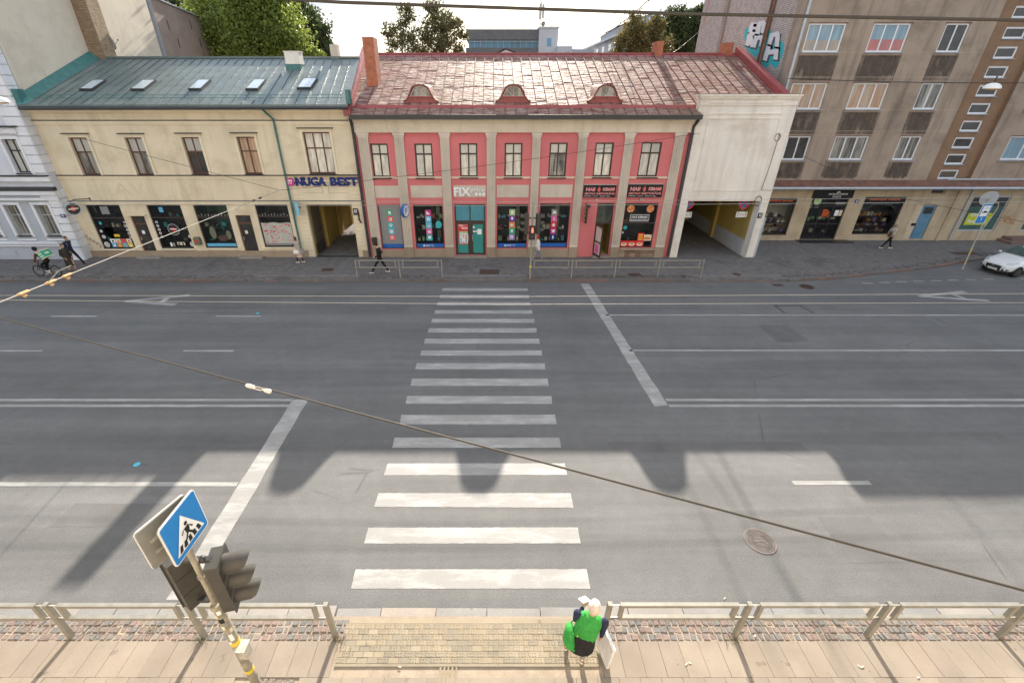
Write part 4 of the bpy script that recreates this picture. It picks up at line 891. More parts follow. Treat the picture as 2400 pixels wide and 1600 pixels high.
g.build('price_list', ['pl_white', 'pl_leaf', 'pl_grey', 'pl_cream', 'pl_sky', 'pl_orange'], po)
g = MB(); quadm(g, xm + .45, xm + .72, z0 + 1.35, z0 + 1.7, Y + .03); g.build('notice', 'pl_white', dr); g = MB(); quadm(g, xm + .14, xm + .42, z0 + 1.5, z0 + 1.58, Y + .03); g.build('notice', 'pl_white', dr)
g = MB(); quadm(g, xm + .16, xm + .27, z0 + 1.75, z0 + 1.88, Y + .03); g.build('notice', 'pl_white', dr)
m = MB(); m.box(x0 - .1, x1 + .1, YF - .3, YF + .1, PV - .02, PV + .11); m.build('door_step', 'kerbstone', pink)
# kebab door, standing open
x0, x1, z0, z1 = PS[5]; h = z1 - z0; zt = z0 + h * .62
m = MB(); m.box(x0, x0 + .07, Y, Y + .07, z0, z1); m.box(x1 - .07, x1, Y, Y + .07, z0, z1); m.box(x0 + .07, x1 - .07, Y, Y + .068, z1 - .06, z1); m.box(x0 + .07, x1 - .07, Y + .002, Y + .068, zt - .05, zt + .05)
dk = m.build('door', 'dark_brown', pink); g = MB(); quadm(g, x0 + .04, x1 - .04, zt, z1 - .03, Y + .04); g.build('transom', 'glass_shop', dk)
g = MB(); g.box(x0 - .1, x1 + .1, YF + .21, YF + 1.8, z0 - .05, z0); g.quad((x0, YF + 1.8, z0), (x1, YF + 1.8, z0), (x1, YF + 1.8, zt + .3), (x0, YF + 1.8, zt + .3)); g.quad((x0, YF + .2, z0), (x0, YF + 1.8, z0), (x0, YF + 1.8, zt + .3), (x0, YF + .2, zt + .3)); g.quad((x1, YF + .2, z0), (x1, YF + .2, zt + .3), (x1, YF + 1.8, zt + .3), (x1, YF + 1.8, z0))
g.build('hallway', 'yellow_plaster', dk)
an = R(-72); M = Matrix.Translation((x0 + .06, Y, 0)) @ Matrix.Rotation(an, 4, 'Z'); lw = x1 - x0 - .14; g = MB()
for a, b_, c, d in ((0, .09, z0 + .02, zt - .05), (lw - .09, lw, z0 + .02, zt - .05), (.09, lw - .09, z0 + .02, z0 + .16), (.09, lw - .09, zt - .15, zt - .05), (.09, lw - .09, z0 + .9, z0 + 1.0)):
    g.obox(M @ Matrix.Translation(((a + b_) / 2, 0, (c + d) / 2)), (b_ - a) / 2, .025, (d - c) / 2)
lf = g.build('door_leaf', 'dark_brown', dk); g = MB(); g.obox(M @ Matrix.Translation((lw / 2, 0, (z0 + zt) / 2)), lw / 2 - .04, .008, (zt - z0) / 2 - .08); g.build('pane', 'glass_curtain', lf)
g = MB(); g.obox(M @ Matrix.Translation((lw / 2 - .05, -.012, z0 + .5)), .2, .006, .3); g.build('poster', 'pl_pink', lf)
m = MB(); m.box(x0 - .05, x1 + .1, YF - .22, YF + .21, PV - .02, PV + .13); m.build('door_step', 'kerbstone', pink)
# kebab window
x0, x1, z0, z1 = PS[6]; w, h = x1 - x0, z1 - z0; kw = pw[6]
for cx in (FP(*zn(7, 1365, 536), YI).x, FP(*zn(7, 1590, 536), YI).x):
    m = MB(); zc = FP(*zn(7, 1365, 536), YI).z; disc(m, cx, zc, .235, .235, YI - .002, 24, 0); disc(m, cx, zc, .20, .20, YI - .004, 24, 1); random.seed(int(cx * 10))
    for k in range(16): a, q = random.uniform(0, 6.28), random.uniform(.03, .17); disc(m, cx + q * math.cos(a), zc + q * math.sin(a), .028, .028, YI - .006, 7, random.choice((2, 3)))
    m.build('pizza_sticker', ['pl_crust', 'pl_orange', 'pl_red', 'pl_cream'], kw)
r = RQ(7, (1358, 603), (1577, 603), (1352, 680), (1568, 680), YI); m = MB(); t = .025
for a, b_, c, d in ((r[0], r[1], r[3] - t, r[3]), (r[0], r[1], r[2], r[2] + t), (r[0], r[0] + t, r[2] + t, r[3] - t), (r[1] - t, r[1], r[2] + t, r[3] - t)): quadm(m, a, b_, c, d, YI - .002)
text(m, 'HAS KEBABS', (r[0] + .1, YI - .001, r[2] + .20), UX, UZ, r[1] - r[0] - .2, .14, .003, 0, .02); text(m, 'BISTRO RESTORĀNS', (r[0] + .06, YI - .001, r[2] + .06), UX, UZ, r[1] - r[0] - .12, .1, .003, 0, .015); m.build('window_lettering', 'pl_white', kw)
m = MB(); c = FP(*zn(7, 1300, 752), YI); disc(m, c.x, c.z, .12, .12, YI - .002, 18); m.build('sticker', 'pl_teal', kw)
m = MB(); c = FP(*zn(7, 1270, 808), YI); quadm(m, c.x - .06, c.x + .06, c.z - .05, c.z + .05, YI - .002); m.build('sticker', 'pl_white', kw)
r = RQ(7, (1447, 815), (1522, 815), (1437, 905), (1510, 905), YI); m = MB(); quadm(m, *r, YI - .002, 0)
for k in range(3): quadm(m, r[0] + .06, r[1] - .08, r[2] + .06 + k * .15, r[2] + .14 + k * .15, YI - .004, 1)
m.build('food_poster', ['pl_red', 'pl_yellow'], kw)
r = RQ(7, (1518, 832), (1607, 832), (1508, 902), (1600, 902), YI); m = MB(); quadm(m, *r, YI - .002, 0); disc(m, (r[0] + r[1]) / 2 - .05, r[2] + .16, .2, .1, YI - .004, 14, 1); disc(m, (r[0] + r[1]) / 2 + .1, r[2] + .13, .1, .06, YI - .006, 10, 2); m.build('food_poster', ['pl_cream', 'pl_crust', 'pl_orange'], kw)
r = RQ(7, (1243, 902), (1520, 902), (1232, 972), (1500, 972), YI); m = MB(); quadm(m, *r, YI - .0025, 0)
for k in range(3): cx = r[0] + (r[1] - r[0]) * (.17 + .33 * k); disc(m, cx, (r[2] + r[3]) / 2 - .02, .2, .12, YI - .005, 16, 1); disc(m, cx, (r[2] + r[3]) / 2 + .02, .13, .07, YI - .007, 12, 2)
m.build('food_poster', ['pl_red', 'pl_cream', 'pl_crust'], kw)
m = MB(); a, b_ = PX[6][1] + .06, PX[7][0] - .06; x = a
while x < b_: ww = random.uniform(.25, .45); m.box(x, min(x + ww, b_) - .02, YF - .10, YF - .06, .14, .42); m.box(x - .0, min(x + ww * .9, b_) - .02, YF - .095, YF - .06, .44, z0 - .09); x += ww
m.box(a, b_ + .1, YF - .3, YF - .02, z0 - .08, z0 - .02); m.build('stone_cladding', 'rough_stone', pink)
# red tin roof
PSL = .38; PEY = 28.1; PEZ = 8.52; PRY = 37.3; pz = lambda y: PEZ + PSL * (y - PEY)
xl0, xl1, xr0, xr1 = -8.0, -8.75, 11.75, 17.3
def rx(y, side): 
    t = (y - PEY) / (PRY - PEY); return xl0 + (xl1 - xl0) * t if side == 0 else (11.85 if y < 28.85 else 17.3)
m = MB(); N = 44
YS0 = 28.85
m.quad((xl0, PEY, PEZ), (11.85, PEY, PEZ), (11.85, YS0, pz(YS0)), (rx(YS0, 0), YS0, pz(YS0)))
NY = 14
for j in range(NY):
    ya, yb = YS0 + (PRY - YS0) * j / NY, YS0 + (PRY - YS0) * (j + 1) / NY
    m.quad((rx(ya, 0), ya, pz(ya)), (17.3, ya, pz(ya)), (17.3, yb, pz(yb)), (rx(yb, 0), yb, pz(yb)))
m.quad((xl1, PRY, pz(PRY)), (17.3, PRY, pz(PRY)), (17.3, 45.6, 8.5), (xl1, 45.6, 8.5))
x = -7.9; k = 0
while x < 17.2:
    y0 = PEY if x < 11.7 else YS0; xa = x; xb = x
    if x < -7.2: y0 = YS0
    m.add([(xa - .013, y0, pz(y0)), (xa + .013, y0, pz(y0)), (xb + .013, PRY, pz(PRY)), (xb - .013, PRY, pz(PRY)), (xa - .013, y0, pz(y0) + .05), (xa + .013, y0, pz(y0) + .05), (xb + .013, PRY, pz(PRY) + .05), (xb - .013, PRY, pz(PRY) + .05)], [(4, 5, 6, 7), (0, 4, 7, 3), (1, 2, 6, 5), (0, 1, 5, 4)], 1)
    random.seed(k); y = 29.3 + random.uniform(0, 1.2)
    while y < PRY: m.box(x + .015, x + .60, y - .006, y + .006, pz(y) + .0, pz(y) + .010, 1); y += random.uniform(1.6, 2.3)
    x += .62; k += 1
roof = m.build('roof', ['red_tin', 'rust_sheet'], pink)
m = MB(); m.box(xl1, 17.3, PRY - .16, PRY + .16, pz(PRY) - .03, pz(PRY) + .06)
m.quad((xl1, PRY - .55, pz(PRY - .55) + .012), (17.3, PRY - .55, pz(PRY - .55) + .012), (17.3, PRY - .16, pz(PRY - .16) + .014), (xl1, PRY - .16, pz(PRY - .16) + .014)); m.build('ridge_cap', 'red_sheet', roof)
m = MB(); yb = 28.95; m.add([(xl0 + .1, yb, pz(yb) - .02), (11.85, yb, pz(yb) - .02), (11.85, yb + .05, pz(yb) + .17), (xl0 + .1, yb + .05, pz(yb) + .17), (xl0 + .1, yb + .2, pz(yb + .2)), (11.85, yb + .2, pz(yb + .2))], [(0, 1, 2, 3), (3, 2, 5, 4)]); m.build('snow_board', 'red_sheet', roof)
for (xa, ya, xb, yb2, w_) in ((xl0 - .12, PEY, xl1 - .12, PRY, .40), (17.3, YS0, 17.3, PRY, .42)):
    m = MB(); m.add([(xa - w_ / 2, ya, pz(ya) - .05), (xa + w_ / 2, ya, pz(ya) - .05), (xb + w_ / 2, yb2, pz(yb2) - .05), (xb - w_ / 2, yb2, pz(yb2) - .05), (xa - w_ / 2, ya, pz(ya) + .42), (xa + w_ / 2, ya, pz(ya) + .40), (xb + w_ / 2, yb2, pz(yb2) + .40), (xb - w_ / 2, yb2, pz(yb2) + .42)],
          [(4, 5, 6, 7), (0, 4, 7, 3), (1, 2, 6, 5), (0, 1, 5, 4), (2, 3, 7, 6)])
    m.build('verge_wall', 'red_sheet', roof)
def chimney(yc, u0, u1, vt, d, par):
    m = MB(); xa, xb = FP(u0, vt, yc).x, FP(u1, vt, yc).x; zt = FP((u0 + u1) / 2, vt, yc).z
    for a, b_, c, e in ((xa, xb, yc, None), ):
        m.add([(xa, yc, pz(yc) - .4), (xb, yc, pz(yc) - .4), (xb, yc, zt), (xa, yc, zt)], [(0, 1, 2, 3)], 0)
        m.add([(xa, yc + d, pz(yc) - .4), (xb, yc + d, pz(yc) - .4), (xb, yc + d, zt), (xa, yc + d, zt)], [(3, 2, 1, 0)], 0)
        m.add([(xa, yc, pz(yc) - .4), (xa, yc + d, pz(yc) - .4), (xa, yc + d, zt), (xa, yc, zt)], [(3, 2, 1, 0)], 1)
        m.add([(xb, yc, pz(yc) - .4), (xb, yc + d, pz(yc) - .4), (xb, yc + d, zt), (xb, yc, zt)], [(0, 1, 2, 3)], 1)
        m.quad((xa, yc, zt), (xb, yc, zt), (xb, yc + d, zt), (xa, yc + d, zt), 1)
    return m.build('chimney', ['red_brick', 'red_brick_side'], par)
chimney(31.9, 848, 874, 87, 1.1, roof); chimney(PRY - .5, 1540, 1557, 97, .9, roof); chimney(PRY - .2, 1700, 1722, 100, .8, roof)
# eyebrow dormers
for u in (985, 1203, 1420):
    yd = 29.62; xc = FP(u, 215, yd).x; zb_ = pz(yd) - .02; zt = FP(u, 199, yd).z; H_ = zt - zb_
    prof = [(-1.02, .10), (-.86, .17), (-.72, .34), (-.60, .62), (-.46, .86), (-.26, .97), (0, 1.0)]; prof = prof + [(-a, c) for a, c in prof[-2::-1]]
    fr = [(xc + a, zb_ + c * H_) for a, c in prof]; n = len(fr); m = MB(); vs = []
    for (x, z) in fr: vs.append((x, yd - .16, z)); vs.append((x, yd + max(.05, (z - pz(yd)) / PSL) + .25, z + .0))
    m.add(vs, [(2 * i, 2 * i + 2, 2 * i + 3, 2 * i + 1) for i in range(n - 1)])
    vs2 = [(x, y, z + .05) for x, y, z in vs]; m.add(vs2, [(2 * i, 2 * i + 1, 2 * i + 3, 2 * i + 2) for i in range(n - 1)])
    m.add([vs[2 * i] for i in range(n)] + [vs2[2 * i] for i in range(n)], [(i, n + i, n + i + 1, i + 1) for i in range(n - 1)])
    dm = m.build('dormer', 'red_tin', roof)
    ins = [(xc + a * .86, zb_ + c * H_ * .93) for a, c in prof[2:-2]]
    m = MB(); zs_ = zb_ + H_ * .36; m.add([(xc - .95, yd - .02, pz(yd) - .25), (xc + .95, yd - .02, pz(yd) - .25), (xc + .95, yd - .02, zb_ + .1 * H_), (xc + .66, yd - .02, zs_), (xc - .66, yd - .02, zs_), (xc - .95, yd - .02, zb_ + .1 * H_)], [(0, 1, 2, 3, 4, 5)])
    m.add([(x, yd - .01, z) for x, z in fr], [tuple(range(n))]); m.box(xc - .7, xc + .7, yd - .14, yd - .02, zs_ - .03, zs_ + .03); m.build('front', 'red_sheet', dm)
    m = MB(); gl = [(xc + a * .80, max(zs_ + .03, zb_ + c * H_ * .92)) for a, c in prof[2:-2]]
    m.add([(xc - .60, yd - .03, zs_ + .03)] + [(x, yd - .03, z) for x, z in gl if z > zs_ + .05] + [(xc + .60, yd - .03, zs_ + .03)], [tuple(range(len([1 for x, z in gl if z > zs_ + .05]) + 2))]); m.build('pane', 'glass_room', dm, fix=True)
    m = MB(); pts = [(xc - .60, yd - .04, zs_ + .03)] + [(x, yd - .04, z) for x, z in gl if z > zs_ + .05] + [(xc + .60, yd - .04, zs_ + .03)]; m.tube(pts + [pts[0]], .025, 5)
    for a in (-.42, 0, .42): m.tube([(xc, yd - .04, zs_ + .04), (xc + a, yd - .04, zt - .12 - abs(a) * .25)], .016, 5)
    m.build('window_frame', 'panel_grey', dm)
m = MB(); m.box(xl0, 11.85, PEY - .12, PEY + .1, PEZ - .22, PEZ - .02); m.box(xl0, 11.85, PEY - .14, PEY - .10, PEZ - .06, PEZ + .03); m.box(xl0 + .1, 11.8, PEY + .1, YF - .17, PEZ - .2, PEZ - .14)
m.build('gutter', 'dark_metal', pink)
m = MB(); m.tube([(xl0 + .02, PEY, PEZ - .15), (xl0 + .0, YF - .25, PEZ - .55), (-8.0, YF - .17, PEZ - 1.0), (-8.0, YF - .17, PV + .1)], .085, 8); m.build('downpipe', 'dark_metal', pink)
m = MB(); m.tube([(11.75, PEY, PEZ - .15), (11.62, YF - .2, PEZ - .6), (11.6, YF - .17, PEZ - 1.1), (11.6, YF - .17, PV + .1)], .085, 8); m.build('downpipe', 'dark_metal', pink)
m = MB(); random.seed(9)
for i in range(90):
    x = random.gauss(-3.6, .45); y = PEY - .02 + random.uniform(-.06, .1); z = PEZ - .05; a = random.uniform(0, 6.28)
    m.add([(x - .012, y, z), (x + .012, y, z), (x + .06 * math.cos(a), y + .06 * math.sin(a), z + random.uniform(.06, .18))], [(0, 1, 2)])
tag(m.build('weeds', 'leaf_grass'), kind='stuff')

# ------------------------------------------------------------------ white gatehouse screen
gate = thing('white_gatehouse', (14.4, YF, 0), 'white plastered screen wall with wide gateway between pink house and brown apartment block', 'gatehouse')
gx0, gx1, gzt, gzb = 11.76, 17.27, 9.45, 3.74; go0, go1 = 12.24, 16.68; YG = YF - .1
m = MB(); wall(m, gx0, gx1, .0, gzt, YG, [(go0, go1, 0, gzb)], .45)
m.quad((gx0, YG, 0), (gx0, YG, gzt), (gx0, YG + .45, gzt), (gx0, YG + .45, 0)); m.quad((gx1, YG, 0), (gx1, YG + .45, 0), (gx1, YG + .45, gzt), (gx1, YG, gzt))
wall(m, gx0, gx1, 0, gzt, YG + .45, [(go0, go1, 0, gzb)], .001); m.quad((gx0, YG, gzt), (gx1, YG, gzt), (gx1, YG + .45, gzt), (gx0, YG + .45, gzt)); m.build('wall', 'gate_white', gate)
m = MB(); m.box(gx0 - .12, gx1 + .1, YG - .16, YG + .5, gzt, gzt + .1); m.box(gx0 - .06, gx1 + .05, YG - .1, YG + .48, gzt - .12, gzt); m.box(gx0 - .02, gx1 + .02, YG - .06, YG - .002, gzt - .45, gzt - .38)
def frame(mb, r, t, Y, d):
    x0, x1, z0, z1 = r; mb.box(x0, x1, Y - d, Y - .002, z1 - t, z1); mb.box(x0, x1, Y - d, Y - .002, z0, z0 + t); mb.box(x0, x0 + t, Y - d + .002, Y - .003, z0 + t, z1 - t); mb.box(x1 - t, x1, Y - d + .002, Y - .003, z0 + t, z1 - t)
r = RQ(3, (180, 705), (700, 703), (165, 790), (690, 785), YG); frame(m, r, .05, YG, .04)
r = RQ(3, (160, 815), (672, 815), (62, 1330), (545, 1325), YG); frame(m, (gx0 + .62, gx1 - .75, 4.35, r[3]), .04, YG, .035)
m.build('moulding', 'gate_white', gate)
m = MB(); m.box(gx0 - .13, gx1 + .11, YG - .17, YG + .51, gzt + .103, gzt + .125); m.build('coping', 'rust_sheet', gate)
m = MB(); zz = gzb + .9; m.tube([(gx1 - .55, YG - .03, gzt - 1.9), (gx1 - .62, YG - .03, 5.4), (gx1 - .7, YG - .03, 4.4), (gx1 - .1, YG - .03, 4.38)], .014, 5)
for k in range(20): pass
pts = [(gx1 - .62 + .16 * math.cos(a * .6), YG - .03, 7.35 + .2 * math.sin(a * .6)) for a in range(12)]; m.tube(pts, .016, 5)
pts = [(gx1 - .72 + .2 * math.cos(a * .6), YG - .04, 3.75 + .3 * math.sin(a * .6)) for a in range(12)]; m.tube(pts, .02, 5); m.build('cable', 'iron_rust', gate)
m = MB(); m.quad((go1, YG + .45, PV), (go1, 45.5, PV), (go1, 45.5, gzb), (go1, YG + .45, gzb)); m.quad((go0, YG + .45, PV), (go0, YG + .45, gzb), (go0, 45.5, gzb), (go0, 45.5, PV)); m.quad((go0, YG + .45, gzb), (go1, YG + .45, gzb), (go1, 45.5, gzb), (go0, 45.5, gzb))
m.box(go1 - .2, go1 - .002, 33.2, 33.6, PV, gzb - .01); m.box(go1 - .2, go1 - .002, 38.2, 38.6, PV, gzb - .01); m.build('passage', 'yellow_plaster', gate)
m = MB(); m.box(go1 - .05, go1 - .003, YG + .47, 45, PV, 1.15); m.build('dado', 'grey_stucco', gate)
m = MB(); m.quad((gx1 + .02, YG + .05, 0), (gx1 + .02, YA, 0), (gx1 + .02, YA, 9.2), (gx1 + .02, YG + .05, 9.2)); m.build('side_wall', 'gate_white', gate)
m = MB(); m.box(gx1 + .03, gx1 + .2, YG + .1, YG + .36, PV, 2.7); m.box(go1 + .005, go1 + .10, YG - .06, YG - .003, PV, gzb - .05); m.build('conduit', 'grey_zinc', gate)

# ------------------------------------------------------------------ brown apartment block
apt = thing('apartment_block', (30, YA, 0), 'tall brown stained apartment block with white windows, shops below and graffiti on its brick side', 'apartment block')
ax0, ax1, azt = 18.4, 60, 22.0; zsh = 4.3
AW = {}
for k, q in dict(a1=((872, 168), (1130, 165), (820, 365), (1080, 362)), a2=((1325, 163), (1585, 160), (1255, 362), (1500, 360)), a3=((1822, 156), (1990, 152), (1745, 355), (1905, 352)),
                 b1=((760, 580), (998, 578), (705, 757), (950, 755)), b2=((1178, 573), (1425, 572), (1120, 755), (1365, 753)), b3=((1658, 565), (1815, 563), (1588, 745), (1735, 745)),
                 c1=((725, 948), (880, 945), (680, 1108), (835, 1106)), c2=((1060, 941), (1290, 938), (1005, 1103), (1235, 1100)), c3=((1508, 936), (1655, 932), (1447, 1095), (1590, 1092))).items(): AW[k] = RQ(3, *q, YA)
for col in '123':
    x0 = (AW['a' + col][0] + AW['b' + col][0] + (AW['c' + col][0] if col != '1' else AW['b1'][0])) / 3; x1 = sum(AW[r_ + col][1] for r_ in 'abc') / 3
    for r_ in 'abc':
        z0, z1 = (AW[r_ + '2'][2], AW[r_ + '2'][3]); AW[r_ + col] = (x0, x1, z0, z1)
dz = AW['a2'][2] - AW['b2'][2]; 
for r_, n_ in (('a', 1), ('a', 2)):
    for col in '123': AW[f'd{n_}{col}'] = (*AW['a' + col][:2], AW['a2'][2] + dz * n_, AW['a2'][3] + dz * n_)
SLT = []
for q in (((2238, 185), (2345, 185), (2205, 268), (2330, 268)), ((2168, 322), (2305, 320), (2138, 406), (2280, 404)), ((2108, 457), (2250, 455), (2080, 538), (2225, 536)), ((2046, 588), (2190, 585), (2020, 665), (2160, 663)),
          ((1988, 712), (2125, 710), (1966, 788), (2100, 786)), ((1932, 833), (2072, 830), (1910, 908), (2050, 905)), ((1877, 948), (2018, 945), (1856, 1022), (1990, 1020)), ((1822, 1062), (1962, 1060), (1800, 1134), (1935, 1132)), ((1772, 1172), (1912, 1170), (1756, 1233), (1885, 1233))): SLT.append(RQ(3, *q, YA + .25))
sx0 = sum(s[0] for s in SLT[1:]) / 8; sx1 = sum(s[1] for s in SLT[1:]) / 8
bx0, bx1 = FP(2174.8, 423.5, YA).x - .15, FP(2271.8, 416.7, YA).x + .1
SLT = [(sx0, sx1, s[2], s[3]) for s in SLT]; d2 = SLT[1][2] - SLT[2][2]
SLT += [(sx0, sx1, SLT[0][2] + d2 * i, SLT[0][3] + d2 * i) for i in (1, 2, 3)]
FR = RQ(3, (2275, 920), (2440, 918), (2190, 1095), (2370, 1095), YA); RW = [(FR[0], FR[0] + 2.4, AW[k + '2'][2], AW[k + '2'][3]) for k in ('c', 'b', 'a', 'd1', 'd2')]
lw = [v for k, v in AW.items()]
m = MB(); wall(m, ax0, bx0, zsh, azt, YA, lw, .16); wall(m, bx1, ax1, zsh, azt, YA, RW, .16)
m.quad((ax0, YA, 0), (ax0, YA, azt), (ax0, YA + .9, azt), (ax0, YA + .9, 0)); m.quad((ax0, YA, azt), (ax1, YA, azt), (ax1, 48, azt), (ax0, 48, azt)); m.quad((ax1, YA, 0), (ax1, 48, 0), (ax1, 48, azt), (ax1, YA, azt)); m.quad((ax0, 48, 0), (ax0, 48, azt), (ax1, 48, azt), (ax1, 48, 0))
m.build('wall', 'apartment_plaster', apt)
m = MB(); wall(m, bx0, bx1, zsh, azt, YA + .25, SLT, .12); m.quad((bx0, YA, zsh), (bx0, YA + .25, zsh), (bx0, YA + .25, azt), (bx0, YA, azt)); m.quad((bx1, YA, zsh), (bx1, YA, azt), (bx1, YA + .25, azt), (bx1, YA + .25, zsh)); m.build('stair_bay', 'bay_plaster', apt)
m = MB()      # joints scored in the render and soot stains under the sills
for z in (AW['a2'][3] + .05, AW['a2'][2] - .02, AW['b2'][3] + .3, AW['b2'][2] - .03, AW['c2'][3] + .3): m.box(ax0 + .02, bx0 - .02, YA - .006, YA - .001, z, z + .02)
for x in (AW['a1'][1] + .55, AW['a2'][0] - .7, AW['a2'][1] + .5, AW['a3'][0] - .45, AW['a3'][1] + .7): m.box(x, x + .02, YA - .008, YA - .001, zsh + .6, azt)
m.build('wall_joint', 'shop_plaster', apt)
random.seed(21)
for r_ in 'abc':
    for c_ in '123':
        x0, x1, z0, z1 = AW[r_ + c_]; zb_ = {'a': AW['b2'][3] + .12, 'b': AW['c2'][3] + .12, 'c': zsh + .25}[r_]
        m = MB(); quadm(m, x0 - .12, x1 + .1, zb_, z0 - .17, YA - .003); m.build('soot_stain', 'apartment_stain', apt)
        m = MB(); quadm(m, x0 + .1, x1 - .05, zb_ - .1 + .35 * (r_ != 'c'), z0 - .17, YA - .0045); m.build('soot_stain', 'apartment_stain', apt)
GL = dict(a1='glass_beige_low', a2='glass_red_reflection', a3='glass_dark', b1='glass_warm', b2='glass_warm', b3='glass_room', c1='glass_dark', c2='glass_room', c3='glass_room')  # red and warm panes of the upper rows: reflected houses painted into the glass
for k, r in list(AW.items()) + [('r%d' % i, q) for i, q in enumerate(RW)]:
    wide = k[-1] != '3' and k[0] != 'r'
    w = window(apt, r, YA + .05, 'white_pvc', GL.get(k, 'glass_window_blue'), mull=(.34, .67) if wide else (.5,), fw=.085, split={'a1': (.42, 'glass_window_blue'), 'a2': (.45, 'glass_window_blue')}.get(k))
    m = MB(); m.box(r[0] - .08, r[1] + .08, YA - .14, YA + .05, r[2] - .045, r[2] - .002); m.build('sill', 'grey_sill', w); m = MB(); m.box(r[0] - .12, r[1] + .12, YA - .05, YA - .002, r[2] - .17, r[2] - .047); m.build('sill_band', 'apartment_plaster', w)
    m = MB(); m.box(r[0] - .06, r[1] + .06, YA - .03, YA - .002, r[3], r[3] + .05); m.build('lintel', 'rust_sheet', w)
for r in SLT:
    w = window(apt, r, YA + .3, 'white_pvc', 'glass_dark', fw=.1, fd=.06); m = MB(); m.box(r[0] - .03, r[1] + .03, YA + .18, YA + .3, r[2] - .04, r[2]); m.build('sill', 'grey_sill', w)
m = MB(); m.quad((ax0, YA + .9, 0), (ax0, 48, 0), (ax0, 48, azt), (ax0, YA + .9, azt)); m.f[-1] = tuple(reversed(m.f[-1])); m.build('brick_side', 'painted_brick', apt)
m = MB()
for u0, v0, u1, v1 in ((1650 + 425 / 7.128, 0, 1650 + 255 / 7.128, 123),): 
    a, b_ = XP(u0, v0, ax0), XP(u1, v1, ax0); m.box(ax0 - .14, ax0 - .005, a.y - .25, a.y + .25, 8, azt)
m.build('pier', 'rear_wall', apt)
m = MB(); a, b_ = XP(1650 + 1215 / 7.128, 0, ax0), XP(1650 + 945 / 7.128, 1100 / 7.128, ax0)
for o_ in (0, .32): m.tube([(ax0 - .1, a.y + o_, azt), (ax0 - .1, a.y + o_, 9.5)], .10 - o_ * .1, 8)
m.build('side_pipe', 'rust_sheet', apt)
def gpoly(mb, pts, d, mi): mb.add([(ax0 - d, *XP(1650 + x / 7.128, y / 7.128, ax0).yz) for x, y in pts], [tuple(range(len(pts)))], mi)
m = MB(); random.seed(77)
def wob(pts, k=3, a=9): 
    o = []
    for (x0, y0), (x1, y1) in zip(pts, pts[1:] + pts[:1]):
        for i in range(k): t = i / k; o.append((x0 + (x1 - x0) * t + random.uniform(-a, a), y0 + (y1 - y0) * t + random.uniform(-a, a)))
    return o
def gl(pts, d, mi, k=3, a=5): gpoly(m, wob(pts, k, a), d, mi)
gl([(670, 560), (720, 460), (1000, 520), (1130, 510), (1200, 650), (1345, 700), (1290, 1000), (1230, 1140), (1170, 1130), (1110, 1060), (1040, 1150), (960, 1010), (870, 950), (760, 880), (690, 800)], .004, 0, 3, 16)
def stroke(pts, w, d, mi):       # thick letter stroke on the brick, with a dark rim below it
    for (x0, y0), (x1, y1) in zip(pts[:-1], pts[1:]):
        L_ = math.hypot(x1 - x0, y1 - y0); nx, ny = -(y1 - y0) / L_ * w, (x1 - x0) / L_ * w; ex, ey = (x1 - x0) / L_ * w * .5, (y1 - y0) / L_ * w * .5
        gpoly(m, wob([(x0 + nx - ex, y0 + ny - ey), (x1 + nx + ex, y1 + ny + ey), (x1 - nx + ex, y1 - ny + ey), (x0 - nx - ex, y0 - ny - ey)], 3, 4), d, mi)
LET = [[(725, 750), (770, 570), (810, 410)], [(810, 410), (865, 420), (850, 520), (770, 600)], [(775, 590), (815, 770)], [(835, 780), (890, 590), (930, 400)], [(930, 400), (1010, 385)], [(1005, 390), (985, 580), (965, 770)], [(880, 640), (975, 625)],
       [(1020, 1000), (1090, 760), (1135, 590)], [(1135, 590), (1240, 565)], [(1235, 570), (1215, 800), (1200, 980)], [(1085, 880), (1200, 860)]]
for k, q in enumerate(LET): stroke([(x + 10, y + 22) for x, y in q], 50, .006 + .0004 * k, 2)
for k, q in enumerate(LET): stroke(q, 36, .012 + .0004 * k, 1)
m.build('graffiti', ['graf_teal', 'graf_white', 'graf_dark'], apt, fix=False)
m = MB(); a = FP(1888, 0, YA); m.tube([(a.x + .25, YA - .1, azt), (a.x + .25, YA - .1, 9.6)], .085, 8); m.build('downpipe', 'grey_zinc', apt)
# rusty canopy and the shops below it
m = MB(); m.add([(ax0 - 1.1, YA, zsh + .05), (ax1, YA, zsh + .05), (ax1, YA - .75, zsh - .28), (ax0 - 1.1, YA - .75, zsh - .28), (ax0 - 1.1, YA, zsh - .5), (ax1, YA, zsh - .5)], [(3, 2, 1, 0), (3, 4, 5, 2)]); cn = m.build('canopy', 'rust_sheet', apt)
m = MB(); m.tube([(ax0 - 1.1, YA - .82, zsh - .36), (ax1, YA - .82, zsh - .34)], .085, 8); m.box(31.5, ax1, YA - .06, YA - .005, zsh + .06, zsh + .16); m.build('gutter', 'grey_zinc', cn)
SH = dict(w1=RQ(8, (1130, 415), (1510, 415), (1010, 840), (1390, 840), YA), dr=RQ(8, (1690, 405), (2110, 405), (1540, 885), (1950, 885), YA), w2=RQ(9, (535, 400), (1010, 400), (370, 832), (825, 830), YA), bd=RQ(9, (1110, 495), (1352, 495), (985, 855), (1205, 855), YA), sw=RQ(9, (1300, 312), (1462, 312), (1280, 368), (1440, 368), YA), gw=RQ(9, (1780, 388), (2215, 388), (1590, 790), (2005, 790), YA))
SH['dr'] = (*SH['dr'][:2], PV + .05, SH['dr'][3] + .5); SH['bd'] = (*SH['bd'][:2], PV + .1, SH['bd'][3]); SH['g2'] = (SH['gw'][1] + 1.9, SH['gw'][1] + 5, SH['gw'][2], SH['gw'][3])
